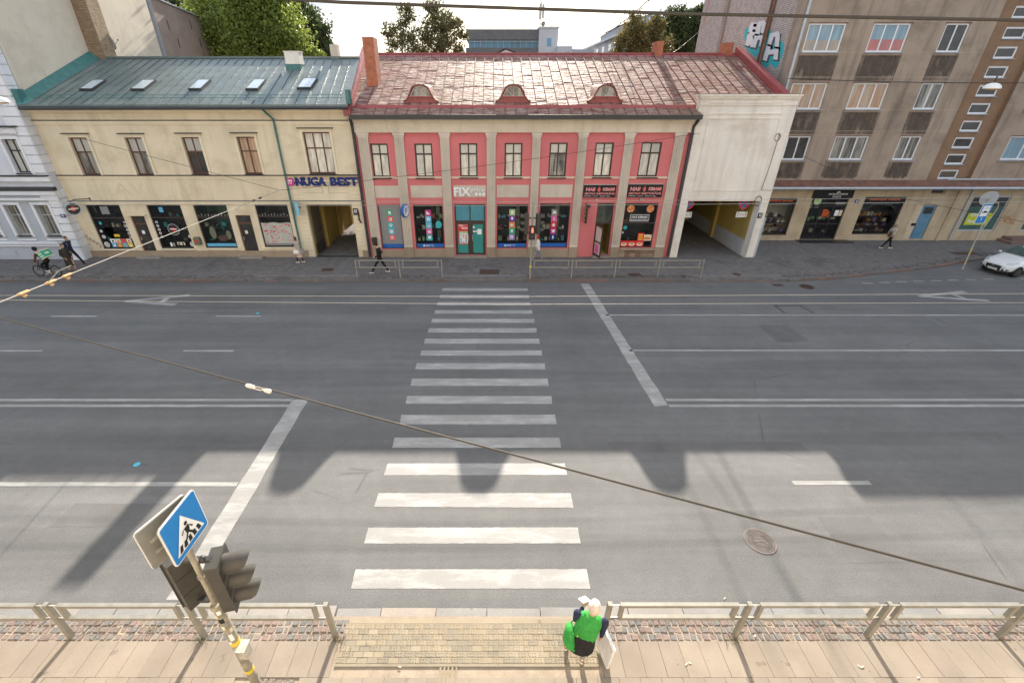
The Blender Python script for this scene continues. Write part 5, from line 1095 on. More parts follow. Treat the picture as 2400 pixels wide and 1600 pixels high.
m = MB(); wall(m, ax0 - 1.1, ax1, 0, zsh, YA, list(SH.values()), .25); m.quad((ax0 - 1.1, YA, 0), (ax0 - 1.1, YA, zsh), (ax0 - 1.1, 48, zsh), (ax0 - 1.1, 48, 0)); m.build('shop_wall', 'shop_plaster', apt)
m = MB(); xj = FP(*zn(9, 1480, 620), YA).x; m.box(xj - .12, xj + .12, YA - .1, YA - .002, 0, zsh - .35); m.build('pier', 'shop_plaster', apt)
m = MB(); xj = SH['gw'][0] - .35; m.tube([(xj, YA - .09, zsh - .5), (xj, YA - .09, PV + .1)], .06, 8); m.build('downpipe', 'grey_zinc', apt)
YB = YA + .15
for k, txt, big in (('w1', 'pulksteņu serviss', 1), ('w2', 'baterijas maiņa', 1)):
    r = SH[k]; w = window(apt, (r[0], r[1], r[2], r[3]), YA + .08, 'dark_brown', 'clear_glass', fw=.07, name='shop_window')
    interior(w, (r[0], r[1], r[2], r[3] - .5), YA + .26, .95, 4 if k == 'w1' else 8, ['pl_crust', 'pl_cream', 'iron_rust', 'brown_frame', 'pl_lilac', 'pl_white', 'pl_crust'], 4, 'panel_grey' if k == 'w1' else 'room_dark', False, .9, .03)
    m = MB(); m.box(r[0], r[1], YA + .02, YA + .075, r[3] - .38, r[3] - .001); f_ = m.build('fascia', 'pl_black', w)
    m = MB(); text(m, txt, (r[0] + (.12 if k == 'w1' else .35), YA + .018, r[3] - .28), UX, UZ, r[1] - r[0] - (.4 if k == 'w1' else .75), .19, .006, 0, .012, .2); m.build('lettering', 'pl_neon', f_)
    m = MB(); text(m, 'pulksteņu remonts • baterijas maiņa', (r[0] + .12, YB - .008, r[3] - .50), UX, UZ, r[1] - r[0] - .3, .10, .003); m.build('window_lettering', 'pl_white', w)
r = SH['dr']; m = MB(); Yd = YA + .1; x0, x1, z0, z1 = r; zs_ = z1 - .55
for xa in (x0, x0 + (x1 - x0) * .33, x0 + (x1 - x0) * .66, x1 - .08): m.box(xa, xa + .08, Yd, Yd + .06, z0, zs_)
for z in (z0, z0 + 1.1, z0 + 2.35, zs_ - .06): m.box(x0 + .08, x1 - .08, Yd + .002, Yd + .058, z, z + .08)
d = m.build('shop_door', 'black_plastic', apt); g = MB(); quadm(g, x0, x1, z0, zs_, Yd + .04); g.build('pane', 'clear_glass', d); interior(d, (x0, x1, z0, zs_), YA + .26, 2.0, 91, ['pl_cream', 'pl_leaf', 'pl_white', 'pl_crust', 'pl_black'], 4, 'room_dark', False, .6)
m = MB(); m.box(x0 - .12, x1 + .12, YA - .06, YA + .1, zs_, z1 - .002); f_ = m.build('fascia', 'pl_black', d)
m = MB(); text(m, 'JACQUES LEMANS', (x0 + .95, YA - .062, zs_ + .20), UX, UZ, 1.35, .14, .006, 0, .012, .15); text(m, 'GENEVE', (x0 + 1.28, YA - .062, zs_ + .05), UX, UZ, .6, .11, .006)
for k in range(-2, 3): m.box(x0 + 1.6 + k * .05, x0 + 1.63 + k * .05, YA - .068, YA - .06, zs_ + .38, zs_ + .44 + (.06 if k == 0 else .02)); 
m.box(x0 + 1.5, x0 + 1.75, YA - .068, YA - .06, zs_ + .36, zs_ + .378); m.build('lettering', 'pl_white', f_)
m = MB(); disc(m, x0 + .5, z0 + 2.75, .26, .28, Yd + .03, 24, 0); m.box(x0 + .49, x0 + .51, Yd + .02, Yd + .028, z0 + 2.75, z0 + 2.95, 1); m.build('clock_sticker', ['pl_leaf', 'pl_black'], d)
m = MB()
for k in range(6): m.box(x0 + 1.1, x0 + 1.1 + (.55, .4, .5, .55, .45, .3)[k], Yd + .02, Yd + .03, z0 + 1.65 + .09 * k, z0 + 1.70 + .09 * k)
m.build('window_lettering', 'pl_neon', d)
m = MB(); quadm(m, x0 + 2.0, x0 + 2.28, z0 + 1.7, z0 + 2.1, Yd + .03); m.build('notice', 'pl_white', d); m = MB(); quadm(m, x0 + 2.33, x0 + 2.6, z0 + 1.7, z0 + 2.1, Yd + .03); m.build('notice', 'pl_cream', d)
m = MB(); quadm(m, x0 + 1.85, x0 + 2.55, z0 + 2.5, z0 + 2.66, Yd + .03); m.build('notice', 'pl_grey', d)

m = MB(); m.box(x0 - .3, x1 + .9, YA - .75, YA - .01, PV - .02, PV + .05); m.build('door_mat', 'black_plastic', apt)
r = SH['bd']; x0, x1, z0, z1 = r; xm = x0 + (x1 - x0) * .36; m = MB(); m.box(xm, x1, YA + .06, YA + .12, z0, z1); m.box(xm + .08, x1 - .08, YA + .045, YA + .059, z0 + .1, z0 + 1.1); d = m.build('door', 'blue_door', apt)
m = MB(); quadm(m, xm + .15, x1 - .12, z1 - .62, z1 - .15, YA + .055); m.build('pane', 'glass_dark', d); m = MB(); m.box(x0, xm - .02, YA + .05, YA + .12, z0, z1); sp_ = m.build('side_panel', 'cream_door', d)
m = MB(); quadm(m, x0 + .2, x0 + .55, z0 + .95, z0 + 1.15, YA + .045); m.build('notice', 'pl_black', sp_); m = MB(); m.box(xm + .06, xm + .09, YA + .01, YA + .06, z0 + 1.0, z0 + 1.2); m.build('handle', 'galvanised', d)
w = window(apt, SH['sw'], YA + .1, 'shop_plaster', 'glass_dark', fw=.05)
w = window(apt, SH['gw'], YA + .06, 'grey_zinc', 'glass_green', fw=.08, name='shop_window'); x0, x1, z0, z1 = SH['gw']
m = MB(); quadm(m, x0 + .08, x1 - .08, z1 - .75, z1 - .08, YA + .10); m.build('blind', 'glass_dark', w)
r = RQ(9, (1730, 592), (2005, 588), (1670, 727), (1945, 722), YA); m = MB(); quadm(m, *r, YA + .095); p_ = m.build('poster', 'pl_lime', w)
m = MB(); text(m, 'IZNOMĀ', (r[0] + .2, YA + .094, r[2] + .62), UX, UZ, 1.0, .28, .003, 0, .02); text(m, 'Bizness centrs', (r[0] + .2, YA + .094, r[2] + .15), UX, UZ, r[1] - r[0] - .4, .26, .003, 0, .01); m.build('lettering', 'pl_white', p_)
w = window(apt, SH['g2'], YA + .06, 'grey_zinc', 'glass_green', fw=.08, name='shop_window')
m = MB(); random.seed(13); c = FP(*zn(9, 2170, 660), YA)
for k in range(5): m.tube([(c.x - .6 + .25 * i + random.uniform(-.1, .1), YA - .012, c.z + random.uniform(-.45, .45)) for i in range(6)], .012, 4)
m.build('graffiti_tag', 'pl_crust', apt)
m = MB(); x = 38; m.box(37.2, 41, YA - 1.1, YA - .02, PV - .02, PV + .16); m.box(37.5, 41, YA - .75, YA - .02, PV + .16, PV + .34); m.build('door_step', 'kerbstone_far', apt)
# ------------------------------------------------------------------ pale grey and white house on the left, with its bare side wall
wh = thing('stucco_house', (-31, 28.05, 0), 'tall pale grey stucco house with white quoins and bare beige side wall', 'house', 'houses along the far pavement')
YW = 28.05; wx0, wx1, wzt = -52, -26.42, 20.0
WG = [RQ(4, (35, 492), (190, 492), (200, 842), (372, 842), YW), RQ(4, (388, 492), (548, 492), (540, 838), (718, 838), YW)]
WU = RQ(1, (10, 960), (108, 958), (115, 1192), (222, 1192), YW)
pit = WG[1][0] - WG[0][0]
hol = [(WG[0][0] + pit * k, WG[0][1] + pit * k, WG[0][2], WG[0][3]) for k in (1, 0, -1, -2)] + [(WU[0] - 3.3 * k, WU[1] - 3.3 * k, WU[2] + 4.1 * j, WU[3] + 4.1 * j) for k in range(3) for j in range(3)]
zgf = FP(*zn(1, 100, 1300), YW).z - .3
m = MB(); wall(m, wx0, wx1, 0, zgf, YW + .06, [h for h in hol if h[3] < zgf], .22); m.build('ground_floor_wall', 'grey_stucco', wh)
m = MB(); wall(m, wx0, wx1, zgf, wzt, YW + .06, [h for h in hol if h[2] > zgf], .22); m.quad((wx1, YW + .06, 0), (wx1, YF + .05, 0), (wx1, YF + .05, wzt), (wx1, YW + .06, wzt))
m.quad((wx0, YW + .06, wzt), (wx1, YW + .06, wzt), (wx1, 43, wzt), (wx0, 43, wzt)); m.quad((wx0, YW + .06, 0), (wx0, YW + .06, wzt), (wx0, 43, wzt), (wx0, 43, 0)); m.quad((wx0, 43, 0), (wx0, 43, wzt), (wx1, 43, wzt), (wx1, 43, 0))
m.build('wall', 'pale_stucco', wh)
m = MB(); z = .95; k = 0
while z < wzt - .3:
    if not (4.25 < z + .2 < 5.2):
        xq = max([wx1 - 1.05 - .12 * (k % 2)] + [h[1] + .18 for h in hol if h[2] - .55 < z + .45 and z < h[3] + .25 and h[1] > wx1 - 1.5]); m.box(xq, wx1 + .012, YW - .03, YW + .055, z + .03, z + .47); m.box(wx1 - .01, wx1 + .05, YW - .03, YF - .01, z + .03, z + .47)
    z += .5; k += 1
m.box(wx1 - 1.3, wx1 + .01, YW - .1, YW + .05, 0, .9); m.build('quoin', 'white_stucco', wh)
m = MB()
zb1 = FP(*zn(1, 100, 1215), YW).z; zb2 = FP(*zn(1, 100, 1300), YW).z; zb3 = FP(*zn(1, 100, 1345), YW).z
m.box(wx0, wx1 + .06, YW - .12, YW + .055, zb1 - .28, zb1 - .02); m.box(wx0, wx1 + .06, YW - .16, YW + .054, zb2 - .35, zb2 - .12); m.box(wx0, wx1 + .05, YW - .10, YW + .055, zb3 - .3, zb3 - .15)
zp = FP(*zn(4, 300, 915), YW).z; m.box(wx0, wx1 - 1.3, YW - .10, YW + .055, zp - .12, zp + .02); m.box(wx0, wx1 - 1.3, YW - .06, YW + .056, zp - .28, zp - .18); m.build('cornice', 'white_stucco', wh)
m = MB(); m.box(wx0, wx1 + .10, YW - .22, YW + .053, zb2 - .10, zb2 + .10); m.box(wx0, wx1 - .02, YW - .16, YW + .05, zb1 + .0, zb1 + .06); m.build('ledge_flashing', 'dark_metal', wh)
m = MB()
for k in (0, 1, 2): x = WG[0][0] + pit * (1 - k); m.box(x - .05, x + 1.15, YW + .02, YW + .056, .35, zp - .55)
m.build('base_panel', 'grey_stucco', wh)
for i, h in enumerate(hol):
    w = window(wh, h, YW + .2, 'dark_metal' if i > 3 else 'galvanised', 'glass_room' if i < 4 else 'glass_blinds', mull=(.5,), trans=(.66,), fw=.07)
    m = MB(); t = .16; x0, x1, z0, z1 = h
    for a, b_, c, d in ((x0 - t, x0, z0 - .1, z1 + t), (x1, x1 + t, z0 - .1, z1 + t), (x0, x1, z1, z1 + t), (x0 - t, x1 + t, z0 - .5, z0 - .42), (x0 - t, x1 + t, z0 - .32, z0 - .2)): m.box(a, b_, YW - .03, YW + .055, c, d)
    m.build('surround', 'white_stucco', w)
    m = MB(); m.box(x0 - .05, x1 + .05, YW - .08, YW + .2, z0 - .06, z0 - .002); m.build('sill', 'dark_metal', w)
    if i > 3: m = MB(); m.box(x0 - .4, x1 + .4, YW - .28, YW + .05, z1 + .62, z1 + .70); m.build('hood', 'dark_metal', w); m = MB(); m.box(x0 - .3, x1 + .3, YW - .14, YW + .05, z1 + .3, z1 + .6); m.build('hood_moulding', 'white_stucco', w)
XS = -26.4
m = MB(); m.quad((XS, YF + .05, 0), (XS, 42.4, 0), (XS, 42.4, wzt), (XS, YF + .05, wzt)); m.build('side_wall', 'firewall', wh)
def bpier(mb, x0, x1, y0, y1, z0, z1):
    mb.quad((x0, y0, z0), (x1, y0, z0), (x1, y0, z1), (x0, y0, z1), 1); mb.quad((x1, y0, z0), (x1, y1, z0), (x1, y1, z1), (x1, y0, z1), 0); mb.quad((x1, y1, z0), (x0, y1, z0), (x0, y1, z1), (x1, y1, z1), 1)
m = MB(); bpier(m, XS - .01, XS + .95, 34.8, 35.9, 10.5, wzt); m.build('chimney_breast', ['old_brick', 'old_brick_front'], wh)

rw = thing('rear_house', (-30, 43, 0), 'rear house with stained bare grey brown side wall behind the green roof', 'house')
m = MB(); XR = -26.9; a = XP(350, 0, XR); b_ = XP(500, 57, XR); z0_, z1_ = a.z, b_.z
m.add([(XR, 42.4, 0), (XR, 56, 0), (XR, 56, z1_ - .25), (XR, 42.4, z0_ + .35), (-40, 42.4, 0), (-40, 56, 0), (-40, 56, z1_ - .25), (-40, 42.4, z0_ + .35)], [(0, 1, 2, 3), (1, 5, 6, 2), (3, 2, 6, 7), (4, 7, 6, 5), (0, 3, 7, 4)]); m.build('wall', 'rear_wall', rw)
m = MB(); m.add([(XR - .2, 42.4, z0_ + .36), (XR + .14, 42.4, z0_ + .36), (XR + .14, 56, z1_ - .24), (XR - .2, 56, z1_ - .24), (XR - .2, 42.4, z0_ + .46), (XR + .14, 42.4, z0_ + .46), (XR + .14, 56, z1_ - .14), (XR - .2, 56, z1_ - .14)], [(4, 5, 6, 7), (0, 1, 5, 4), (1, 2, 6, 5), (2, 3, 7, 6), (3, 0, 4, 7)]); m.build('coping', 'grey_zinc', rw)
m = MB()
for y, z in ((45.2, 14.2), (46, 13.0), (48.6, 14.6), (49.4, 13.3), (52, 14)): m.box(XR, XR + .03, y - .03, y + .03, z, z + .7)
m.build('wall_anchor', 'dark_metal', rw)

# satellite dishes
def dish(c, r, aim, label):
    t = thing('satellite_dish', c, label, 'satellite dish', 'dishes on the left side wall'); c = Vector(c); d = Vector(aim).normalized(); a = d.orthogonal().normalized(); b2 = d.cross(a); m = MB(); n = 22; vs = [c - d * .12]
    for q, dep in ((.5, .09), (1.0, 0)): vs += [c - d * dep + (a * math.cos(2 * math.pi * i / n) + b2 * math.sin(2 * math.pi * i / n)) * r * q for i in range(n)]
    m.add(vs, [(0, 1 + i, 1 + (i + 1) % n) for i in range(n)] + [(1 + i, 1 + n + i, 1 + n + (i + 1) % n, 1 + (i + 1) % n) for i in range(n)]); m.build('reflector', 'grey_zinc', t)
    m = MB(); m.tube([c - d * .1, c - d * .3, Vector((XS + .0, c.y - .2, c.z - .25))], .03, 6); m.build('bracket', 'dark_metal', t); m = MB(); e = c + d * .5 - UZ * .12; m.tube([c - b2 * .0 - UZ * r * .9, e], .012, 5); m.ball(e, .05, 8); m.build('feed_arm', 'dark_metal', t)
dish(XP(258, 95, XS + .75), .50, (.55, .75, .35), 'large pale round satellite dish on the beige side wall'); dish(XP(250, 113, XS + .5), .42, (.9, .35, .2), 'lower satellite dish seen edge on, under the larger dish')

# ------------------------------------------------------------------ houses far behind
gb = thing('glass_office', (3, 92, 0), 'distant blue glass office block behind the red roof', 'office block'); YG2 = 92
f = lambda u, v, Y=YG2: FP(u, v, Y)
x0, x1, zt = f(1098, 70).x, f(1263, 70).x, f(1180, 69).z; zl = f(1180, 113).z
m = MB(); m.box(x0 - .3, x1, YG2, YG2 + 18, 0, zl - .2); m.box(x0, x1, YG2 + .8, YG2 + 18, zl, zt - 1.5); m.build('wall', 'far_white', gb)
m = MB(); m.box(x0 - .4, x1, YG2 - .1, YG2 + 18, zt - 1.5, zt); m.box(x0 - .5, x1 + .2, YG2 - .6, YG2 + 1, zl - .7, zl); m.build('roof', 'dark_plinth', gb)
m = MB(); quadm(m, x0, x1, zl, zt - 1.5, YG2 + .7); m.build('glazing', 'glass_sky', gb); m = MB(); quadm(m, x0, x1, zl - 3.6, zl - .7, YG2 - .05); m.build('glazing', 'glass_sky', gb)
m = MB()
for i in range(13): x = x0 + (x1 - x0) * i / 12; m.box(x - .05, x + .05, YG2 + .6, YG2 + .69, zl, zt - 1.5); m.box(x - .05, x + .05, YG2 - .12, YG2 - .06, zl - 3.6, zl - .7)
m.box(x0, x1, YG2 - .4, YG2 - .35, zl + .9, zl + .97); m.build('glazing_bar', 'far_white', gb)
m = MB(); tx0, tx1, tz = f(1263, 70).x, f(1308, 70).x, f(1285, 68).z; m.box(tx0 + .01, tx1, YG2 - .8, YG2 + 12, 0, tz); m.box(tx0 - .1, tx1 + .1, YG2 - .95, YG2 + 12, tz, tz + .25); tw = m.build('stair_tower', 'far_white', gb)
m = MB(); a, b_ = f(1281, 91), f(1290, 110); quadm(m, a.x, b_.x, b_.z, a.z, YG2 - .83); m.build('pane', 'glass_sky', tw)
m = MB()
for k in range(14): x = x0 + (tx1 - x0) * k / 13; m.tube([(x, YG2 + .5, zt), (x, YG2 + .5, zt + .8)], .035, 4)
m.tube([(x0, YG2 + .5, zt + .8), (tx1, YG2 + .5, zt + .8)], .04, 4); m.build('roof_railing', 'galvanised', gb)
mt = thing('antenna_mast', (f(1268, 66).x, YG2 + 1, tz), 'thin antenna mast with panel aerials and drum dish on the office roof', 'antenna'); p = Vector((f(1268, 66).x, YG2 + 1, tz))
m = MB(); m.tube([p, p + UZ * 4.0], .07, 6); m.build('pole', 'dark_metal', mt); m = MB(); m.box(p.x + .15, p.x + .5, p.y - .2, p.y + .1, p.z + 1.5, p.z + 3.5); m.build('panel_aerial', 'galvanised', mt); m = MB(); m.box(p.x - .35, p.x - .1, p.y - .2, p.y + .1, p.z + 1.4, p.z + 3.6); m.build('panel_aerial', 'galvanised', mt)
m = MB(); m.cyl(p + Vector((.45, -.2, .8)), p + Vector((.45, .15, .8)), .35, n=14); m.build('drum_dish', 'dark_plinth', mt)
sk = thing('roof_lantern', (f(1185, 120, 60).x, 60, 0), 'small grey gabled roof lantern peeking over the red roof ridge', 'roof'); a = f(1185, 113, 60); b_ = f(1160, 126, 60); c = f(1222, 127, 60)
m = MB(); m.add([(b_.x - .6, 60, b_.z - .2), (c.x + .4, 60, b_.z - .2), (a.x, 60, a.z), (b_.x - .6, 66, b_.z - .2), (c.x + .4, 66, b_.z - .2), (a.x, 66, a.z)], [(0, 2, 5, 3), (2, 1, 4, 5)]); m.build('roof', 'dark_plinth', sk); m = MB(); m.add([(b_.x, 60.2, 0), (c.x, 60.2, 0), (c.x, 60.2, b_.z - .2), (a.x, 60.2, a.z - .15), (b_.x, 60.2, b_.z - .2), (b_.x, 65.8, 0), (c.x, 65.8, 0), (c.x, 65.8, b_.z - .2), (b_.x, 65.8, b_.z - .2)], [(0, 1, 2, 3, 4), (0, 4, 8, 5), (1, 6, 7, 2)]); m.build('wall', 'far_white', sk)
lw_ = thing('low_annex', (13, 88, 0), 'low white annex with saw tooth roof right of the glass office', 'annex'); a, b_ = f(1308, 108, 88), f(1342, 112, 88); m = MB(); m.box(a.x, b_.x, 88, 96, 0, b_.z); m.build('wall', 'far_white', lw_); m = MB(); m.box(a.x, b_.x, 88.2, 96, b_.z, a.z); m.box(b_.x, b_.x + 4, 90, 96, 0, a.z - .3); m.build('roof', 'grey_zinc', lw_)
lb = thing('long_white_house', (22, 80, 0), 'long white house with sloping eaves line receding behind the red roof', 'house')
p0, p1 = FP(1345, 122, 120), FP(1483, 66, 74); m = MB(); q0, q1 = p0 + Vector((14, 4, 0)), p1 + Vector((14, 4, 0)); zt0 = p1.z; zt1 = p1.z
P4 = [Vector((p1.x, p1.y, 0)), Vector((p0.x, p0.y, 0)), Vector((q0.x, q0.y, 0)), Vector((q1.x, q1.y, 0))]
m.prism([tuple(v.xy) for v in P4], lambda a, b2, d: (a, b2, d), p1.z, 0); m.build('wall', 'far_white', lb, fix=True)
m = MB(); d = (p0 - p1); d.z = 0; L_ = d.length; d.normalize(); nrm = Vector((-abs(d.y), d.x * (1 if d.y > 0 else -1), 0)).normalized()
for k in range(9):
    s_ = L_ * (.06 + .1 * k); c = Vector((p1.x, p1.y, p1.z - 2.1)) + d * s_ + nrm * .04; m.add([c - d * .9 + UZ * 1.2, c + d * .9 + UZ * 1.2, c + d * .9 - UZ * 1.2, c - d * .9 - UZ * 1.2], [(0, 1, 2, 3)])
m.build('window', 'glass_sky', lb); m = MB(); e0, e1 = Vector((p1.x, p1.y, p1.z)), Vector((p0.x, p0.y, p1.z)); m.add([e0 + nrm * .5, e1 + nrm * .5, e1 - nrm * 8 + UZ * 2.0, e0 - nrm * 8 + UZ * 2.0, e0 + nrm * .5 - UZ * .3, e1 + nrm * .5 - UZ * .3], [(0, 1, 2, 3), (4, 5, 1, 0)]); m.build('roof', 'grey_zinc', lb)
bb = thing('blue_gabled_house', (30, 84, 0), 'pale blue gabled house above the autumn tree', 'house'); m = MB(); Y = 86; a, b_, c = FP(1452, 62, Y), FP(1528, 34, Y), FP(1600, 60, Y); m.prism([(a.x, 0), (c.x, 0), (c.x, c.z), (b_.x, b_.z), (a.x, a.z)], lambda x, z, d: (x, d, z), Y, Y + 14); m.build('wall', 'pl_sky' if 0 else 'grey_stucco', bb, fix=True)
m = MB(); m.quad((a.x - .4, Y - .3, a.z), (a.x - .4, Y + 14, a.z), (b_.x, Y + 14, b_.z + .12), (b_.x, Y - .3, b_.z + .12)); m.quad((b_.x, Y - .3, b_.z + .12), (b_.x, Y + 14, b_.z + .12), (c.x + .4, Y + 14, c.z), (c.x + .4, Y - .3, c.z)); m.build('roof', 'green_tin', bb)

# the house the picture was taken from, behind the near pavement: it reflects light and shows in the windows opposite
nh = thing('near_house', (0, -.6, 0), 'beige plastered house on the near pavement, behind the viewer', 'house'); m = MB(); YN = -.6
NW = [(x, x + 1.3, z, z + 2.1) for x in [-26.5 + 3.4 * i for i in range(17)] for z in (1.2, 5.0, 9.0, 13.0)]
wall(m, -30, 34, -.05, 17, YN, [h for h in NW if not (h[2] == 9.0 and abs(h[0]) < 2.5)], .2)
m.f = [tuple(reversed(q)) for q in m.f]; m.v = [Vector((q.x, 2 * YN - q.y, q.z)) if abs(q.y - YN) < .3 else q for q in m.v]
m.quad((-30, YN, 17), (34, YN, 17), (34, -12, 17), (-30, -12, 17)); m.build('wall', 'near_facade', nh)
m = MB()
for z in (4.2, 8.3, 12.3, 16.4): m.box(-30, 34, YN + .001, YN + .12, z, z + .22)
m.build('cornice', 'beige_trim', nh)
for h in NW:
    if h[2] == 9.0 and abs(h[0]) < 2.5: continue
    m = MB(); y = YN - .15; m.quad((h[0], y, h[2]), (h[0], y, h[3]), (h[1], y, h[3]), (h[1], y, h[2])); w = m.build('window', 'glass_dark', nh)
    m = MB(); xm = (h[0] + h[1]) / 2; m.box(xm - .05, xm + .05, y + .002, y + .06, h[2], h[3]); m.box(h[0], h[1], y + .003, y + .055, h[2] + 1.35, h[2] + 1.43); m.build('frame', 'white_pvc', w)

# ------------------------------------------------------------------ trees
def tree(label, base, clumps, nleaf, size, leaf, trunk_r, group='trees behind the houses', seed=1, spread=.36, limbs=True):
    rnd = random.Random(seed); t = thing('leafy_tree', base, label, 'tree', group); B = Vector(base); m = MB()
    top = max(c[0][2] + c[1][2] * .3 for c in clumps); C0 = sum((Vector(c[0]) for c in clumps), Vector()) / len(clumps)
    ks = [B, B + (C0 - B) * .35 + Vector((rnd.uniform(-.2, .2), 0, 0)), B + (C0 - B) * .7 + Vector((rnd.uniform(-.4, .4), 0, 0)), Vector((C0.x, C0.y, top - .5))]
    m.tube(ks, trunk_r, 8, rr=[trunk_r * 1.2, trunk_r, trunk_r * .7, trunk_r * .15])
    for c, r in clumps:
        c = Vector(c); s_ = ks[1] + (ks[2] - ks[1]) * rnd.uniform(0, 1); mid = (s_ + c) / 2 + Vector((0, 0, -.3)); m.tube([s_, mid, c], .1, 5, rr=[trunk_r * .4, trunk_r * .25, .02])
        for k in range(3): e = c + Vector([rnd.gauss(0, .5) * q for q in r]); m.tube([c, (c + e) / 2 + Vector((0, 0, .1)), e], .03, 4, rr=[.06, .03, .01])
    m.build('trunk', 'bark', t)
    V, F_ = [], []
    for c, r in clumps:
        c = Vector(c); vol = r[0] * r[1] * r[2]; n = int(nleaf * vol ** .66)
        sub = []
        for _ in range(max(6, n // 55)):
            while True:
                p = Vector((rnd.uniform(-1, 1), rnd.uniform(-1, 1), rnd.uniform(-1, 1)))
                if .3 < p.length < 1: break
            sub.append(Vector((p.x * r[0], p.y * r[1], p.z * r[2])))
        for _ in range(n):
            s_ = rnd.choice(sub); q = c + s_ + Vector((rnd.gauss(0, 1), rnd.gauss(0, 1), rnd.gauss(0, .8))) * (sum(r) / 3 * spread * .55)
            a = Vector((rnd.gauss(0, 1), rnd.gauss(0, 1), rnd.gauss(0, .7))).normalized(); b2 = a.orthogonal().normalized(); b2 = Matrix.Rotation(rnd.uniform(0, 6.28), 3, a) @ b2; c2 = a.cross(b2); s2 = size * rnd.uniform(.6, 1.3)
            k = len(V); V += [q - b2 * s2, q + c2 * s2 * .55, q + b2 * s2, q - c2 * s2 * .55]; F_.append((k, k + 1, k + 2, k + 3))
    mm = MB(); mm.v, mm.f, mm.mi = V, F_, [0] * len(F_); mm.build('crown', leaf, t)
def cl(u, v, Y, r): p = FP(u, v, Y); return ((p.x, p.y, p.z), r if isinstance(r, tuple) else (r, r, r))
tree('big lime green leafy tree with backlit crown behind the green roof', (-21.5, 52, 0), [cl(u, v, Y, r) for u, v, Y, r in ((560, 60, 51, 2.3), (620, 30, 52, 2.4), (500, 25, 53, 1.9), (660, 90, 51, 2.2), (590, 110, 50, 2.0), (540, 100, 52, 2.1), (690, 125, 50.5, 1.5), (600, -20, 52, 2.6), (520, 75, 54, 1.9), (740, 135, 51, .8), (640, 60, 53, 2.2))], 1250, .15, 'leaf_lime', .21, seed=2, spread=.48)
tree('dark green chestnut tree right of the lime green tree', (-18.5, 60, 0), [cl(u, v, Y, r) for u, v, Y, r in ((690, 35, 60, 2.3), (720, 70, 60, 2.0), (745, 105, 59, 1.6), (660, 5, 61, 2.2), (700, 100, 60, 2.2), (765, 125, 59, 1.0), (780, 132, 59, .6))], 900, .18, 'leaf_dark', .24, seed=3)
tree('dark tree top above the bare rear wall', (-34, 66, 0), [cl(u, v, Y, r) for u, v, Y, r in ((410, -8, 66, 2.0), (455, 10, 65, 1.5), (430, 15, 66, 1.3), (385, -10, 66, 1.2))], 520, .18, 'leaf_dark', .3, seed=4)
tree('slender half bare tree nearest the left brick chimney', (-11, 62, 0), [cl(u, v, Y, r) for u, v, Y, r in ((945, 20, 62, .75), (950, 50, 62, 1.0), (915, 70, 62, .75), (935, 85, 62, 1.1), (970, 75, 62, .8), (955, 110, 62, 1.2), (915, 110, 62, .8), (962, 35, 62, .6), (905, 75, 62, .5))], 480, .14, 'leaf_olive', .16, seed=5, spread=.55)
tree('broader thinning tree between the slender tree and glass office', (-6.2, 62, 0), [cl(u, v, Y, r) for u, v, Y, r in ((1020, 35, 62, 1.2), (1000, 65, 62, 1.1), (1045, 60, 62, 1.2), (1075, 65, 62, .8), (1030, 90, 62, 1.4), (1070, 100, 62, 1.2), (995, 105, 62, 1.0), (1010, 20, 62, .7), (1088, 85, 62, .6), (1040, 115, 62, 1.3))], 520, .15, 'leaf_olive', .18, seed=6, spread=.55)
tree('olive tree turning yellow beside the right chimney', (20, 66, 0), [cl(u, v, Y, r) for u, v, Y, r in ((1490, 60, 66, 1.3), (1470, 95, 66, 1.5), (1510, 90, 66, 1.5), (1455, 118, 66, 1.2), (1535, 70, 66, 1.2), (1545, 110, 66, 1.5), (1500, 120, 66, 1.4), (1535, 48, 66, .8))], 700, .15, 'leaf_autumn', .16, seed=7, spread=.45)
tree('dense green tree against the brick side of the apartment block', (27, 74, 0), [cl(u, v, Y, r) for u, v, Y, r in ((1580, 45, 74, 1.5), (1610, 70, 74, 2.3), (1580, 90, 74, 2.0), (1635, 45, 74, 1.7), (1615, 110, 74, 2.4), (1650, 90, 74, 2.2), (1640, 32, 74, .9))], 900, .17, 'leaf_dark', .21, seed=8)

# ------------------------------------------------------------------ railings
def railing(name, label, posts, y, z0, matn, th=.05, h=1.11, over=None):
    t = thing(name, ((posts[0] + posts[-1]) / 2, y, z0), label, 'railing', 'pedestrian railings by the crossing'); s = th
    for x in posts:
        m = MB(); m.box(x - s, x + s, y - s, y + s, z0 - .03, z0 + h); m.build('post', matn, t)
    for a, b_ in zip(posts[:-1], posts[1:]):
        x0, x1 = a + .20, b_ - .20; zt, zb_ = z0 + h - .02, z0 + h * .56; m = MB(); b2 = s * .85
        m.box(x0, x1, y - b2, y + b2, zt - 2 * b2, zt); m.box(x0, x1, y - b2, y + b2, zb_, zb_ + 2 * b2); m.box(x0, x0 + 2 * b2, y - b2, y + b2, zb_ + 2 * b2, zt - 2 * b2); m.box(x1 - 2 * b2, x1, y - b2, y + b2, zb_ + 2 * b2, zt - 2 * b2)
        p = m.build('panel', matn, t); m = MB()
        for z in (zt - b2, zb_ + b2): m.tube([(a + s, y, z), (x0, y, z)], .012, 6); m.tube([(x1, y, z), (b_ - s, y, z)], .012, 6)
        m.build('bracket', 'galvanised', p)
    return t
railing('railing', 'brushed steel railing on the near pavement left of the crossing', [-13.6, -11.0, -8.38, -5.73, -3.12], 4.93, PV, 'rail_metal', .042)
railing('railing', 'brushed steel railing on the near pavement right of the crossing, beside the woman', [2.23, 4.86, 7.5, 10.14, 12.8], 4.94, PV, 'rail_metal', .042)
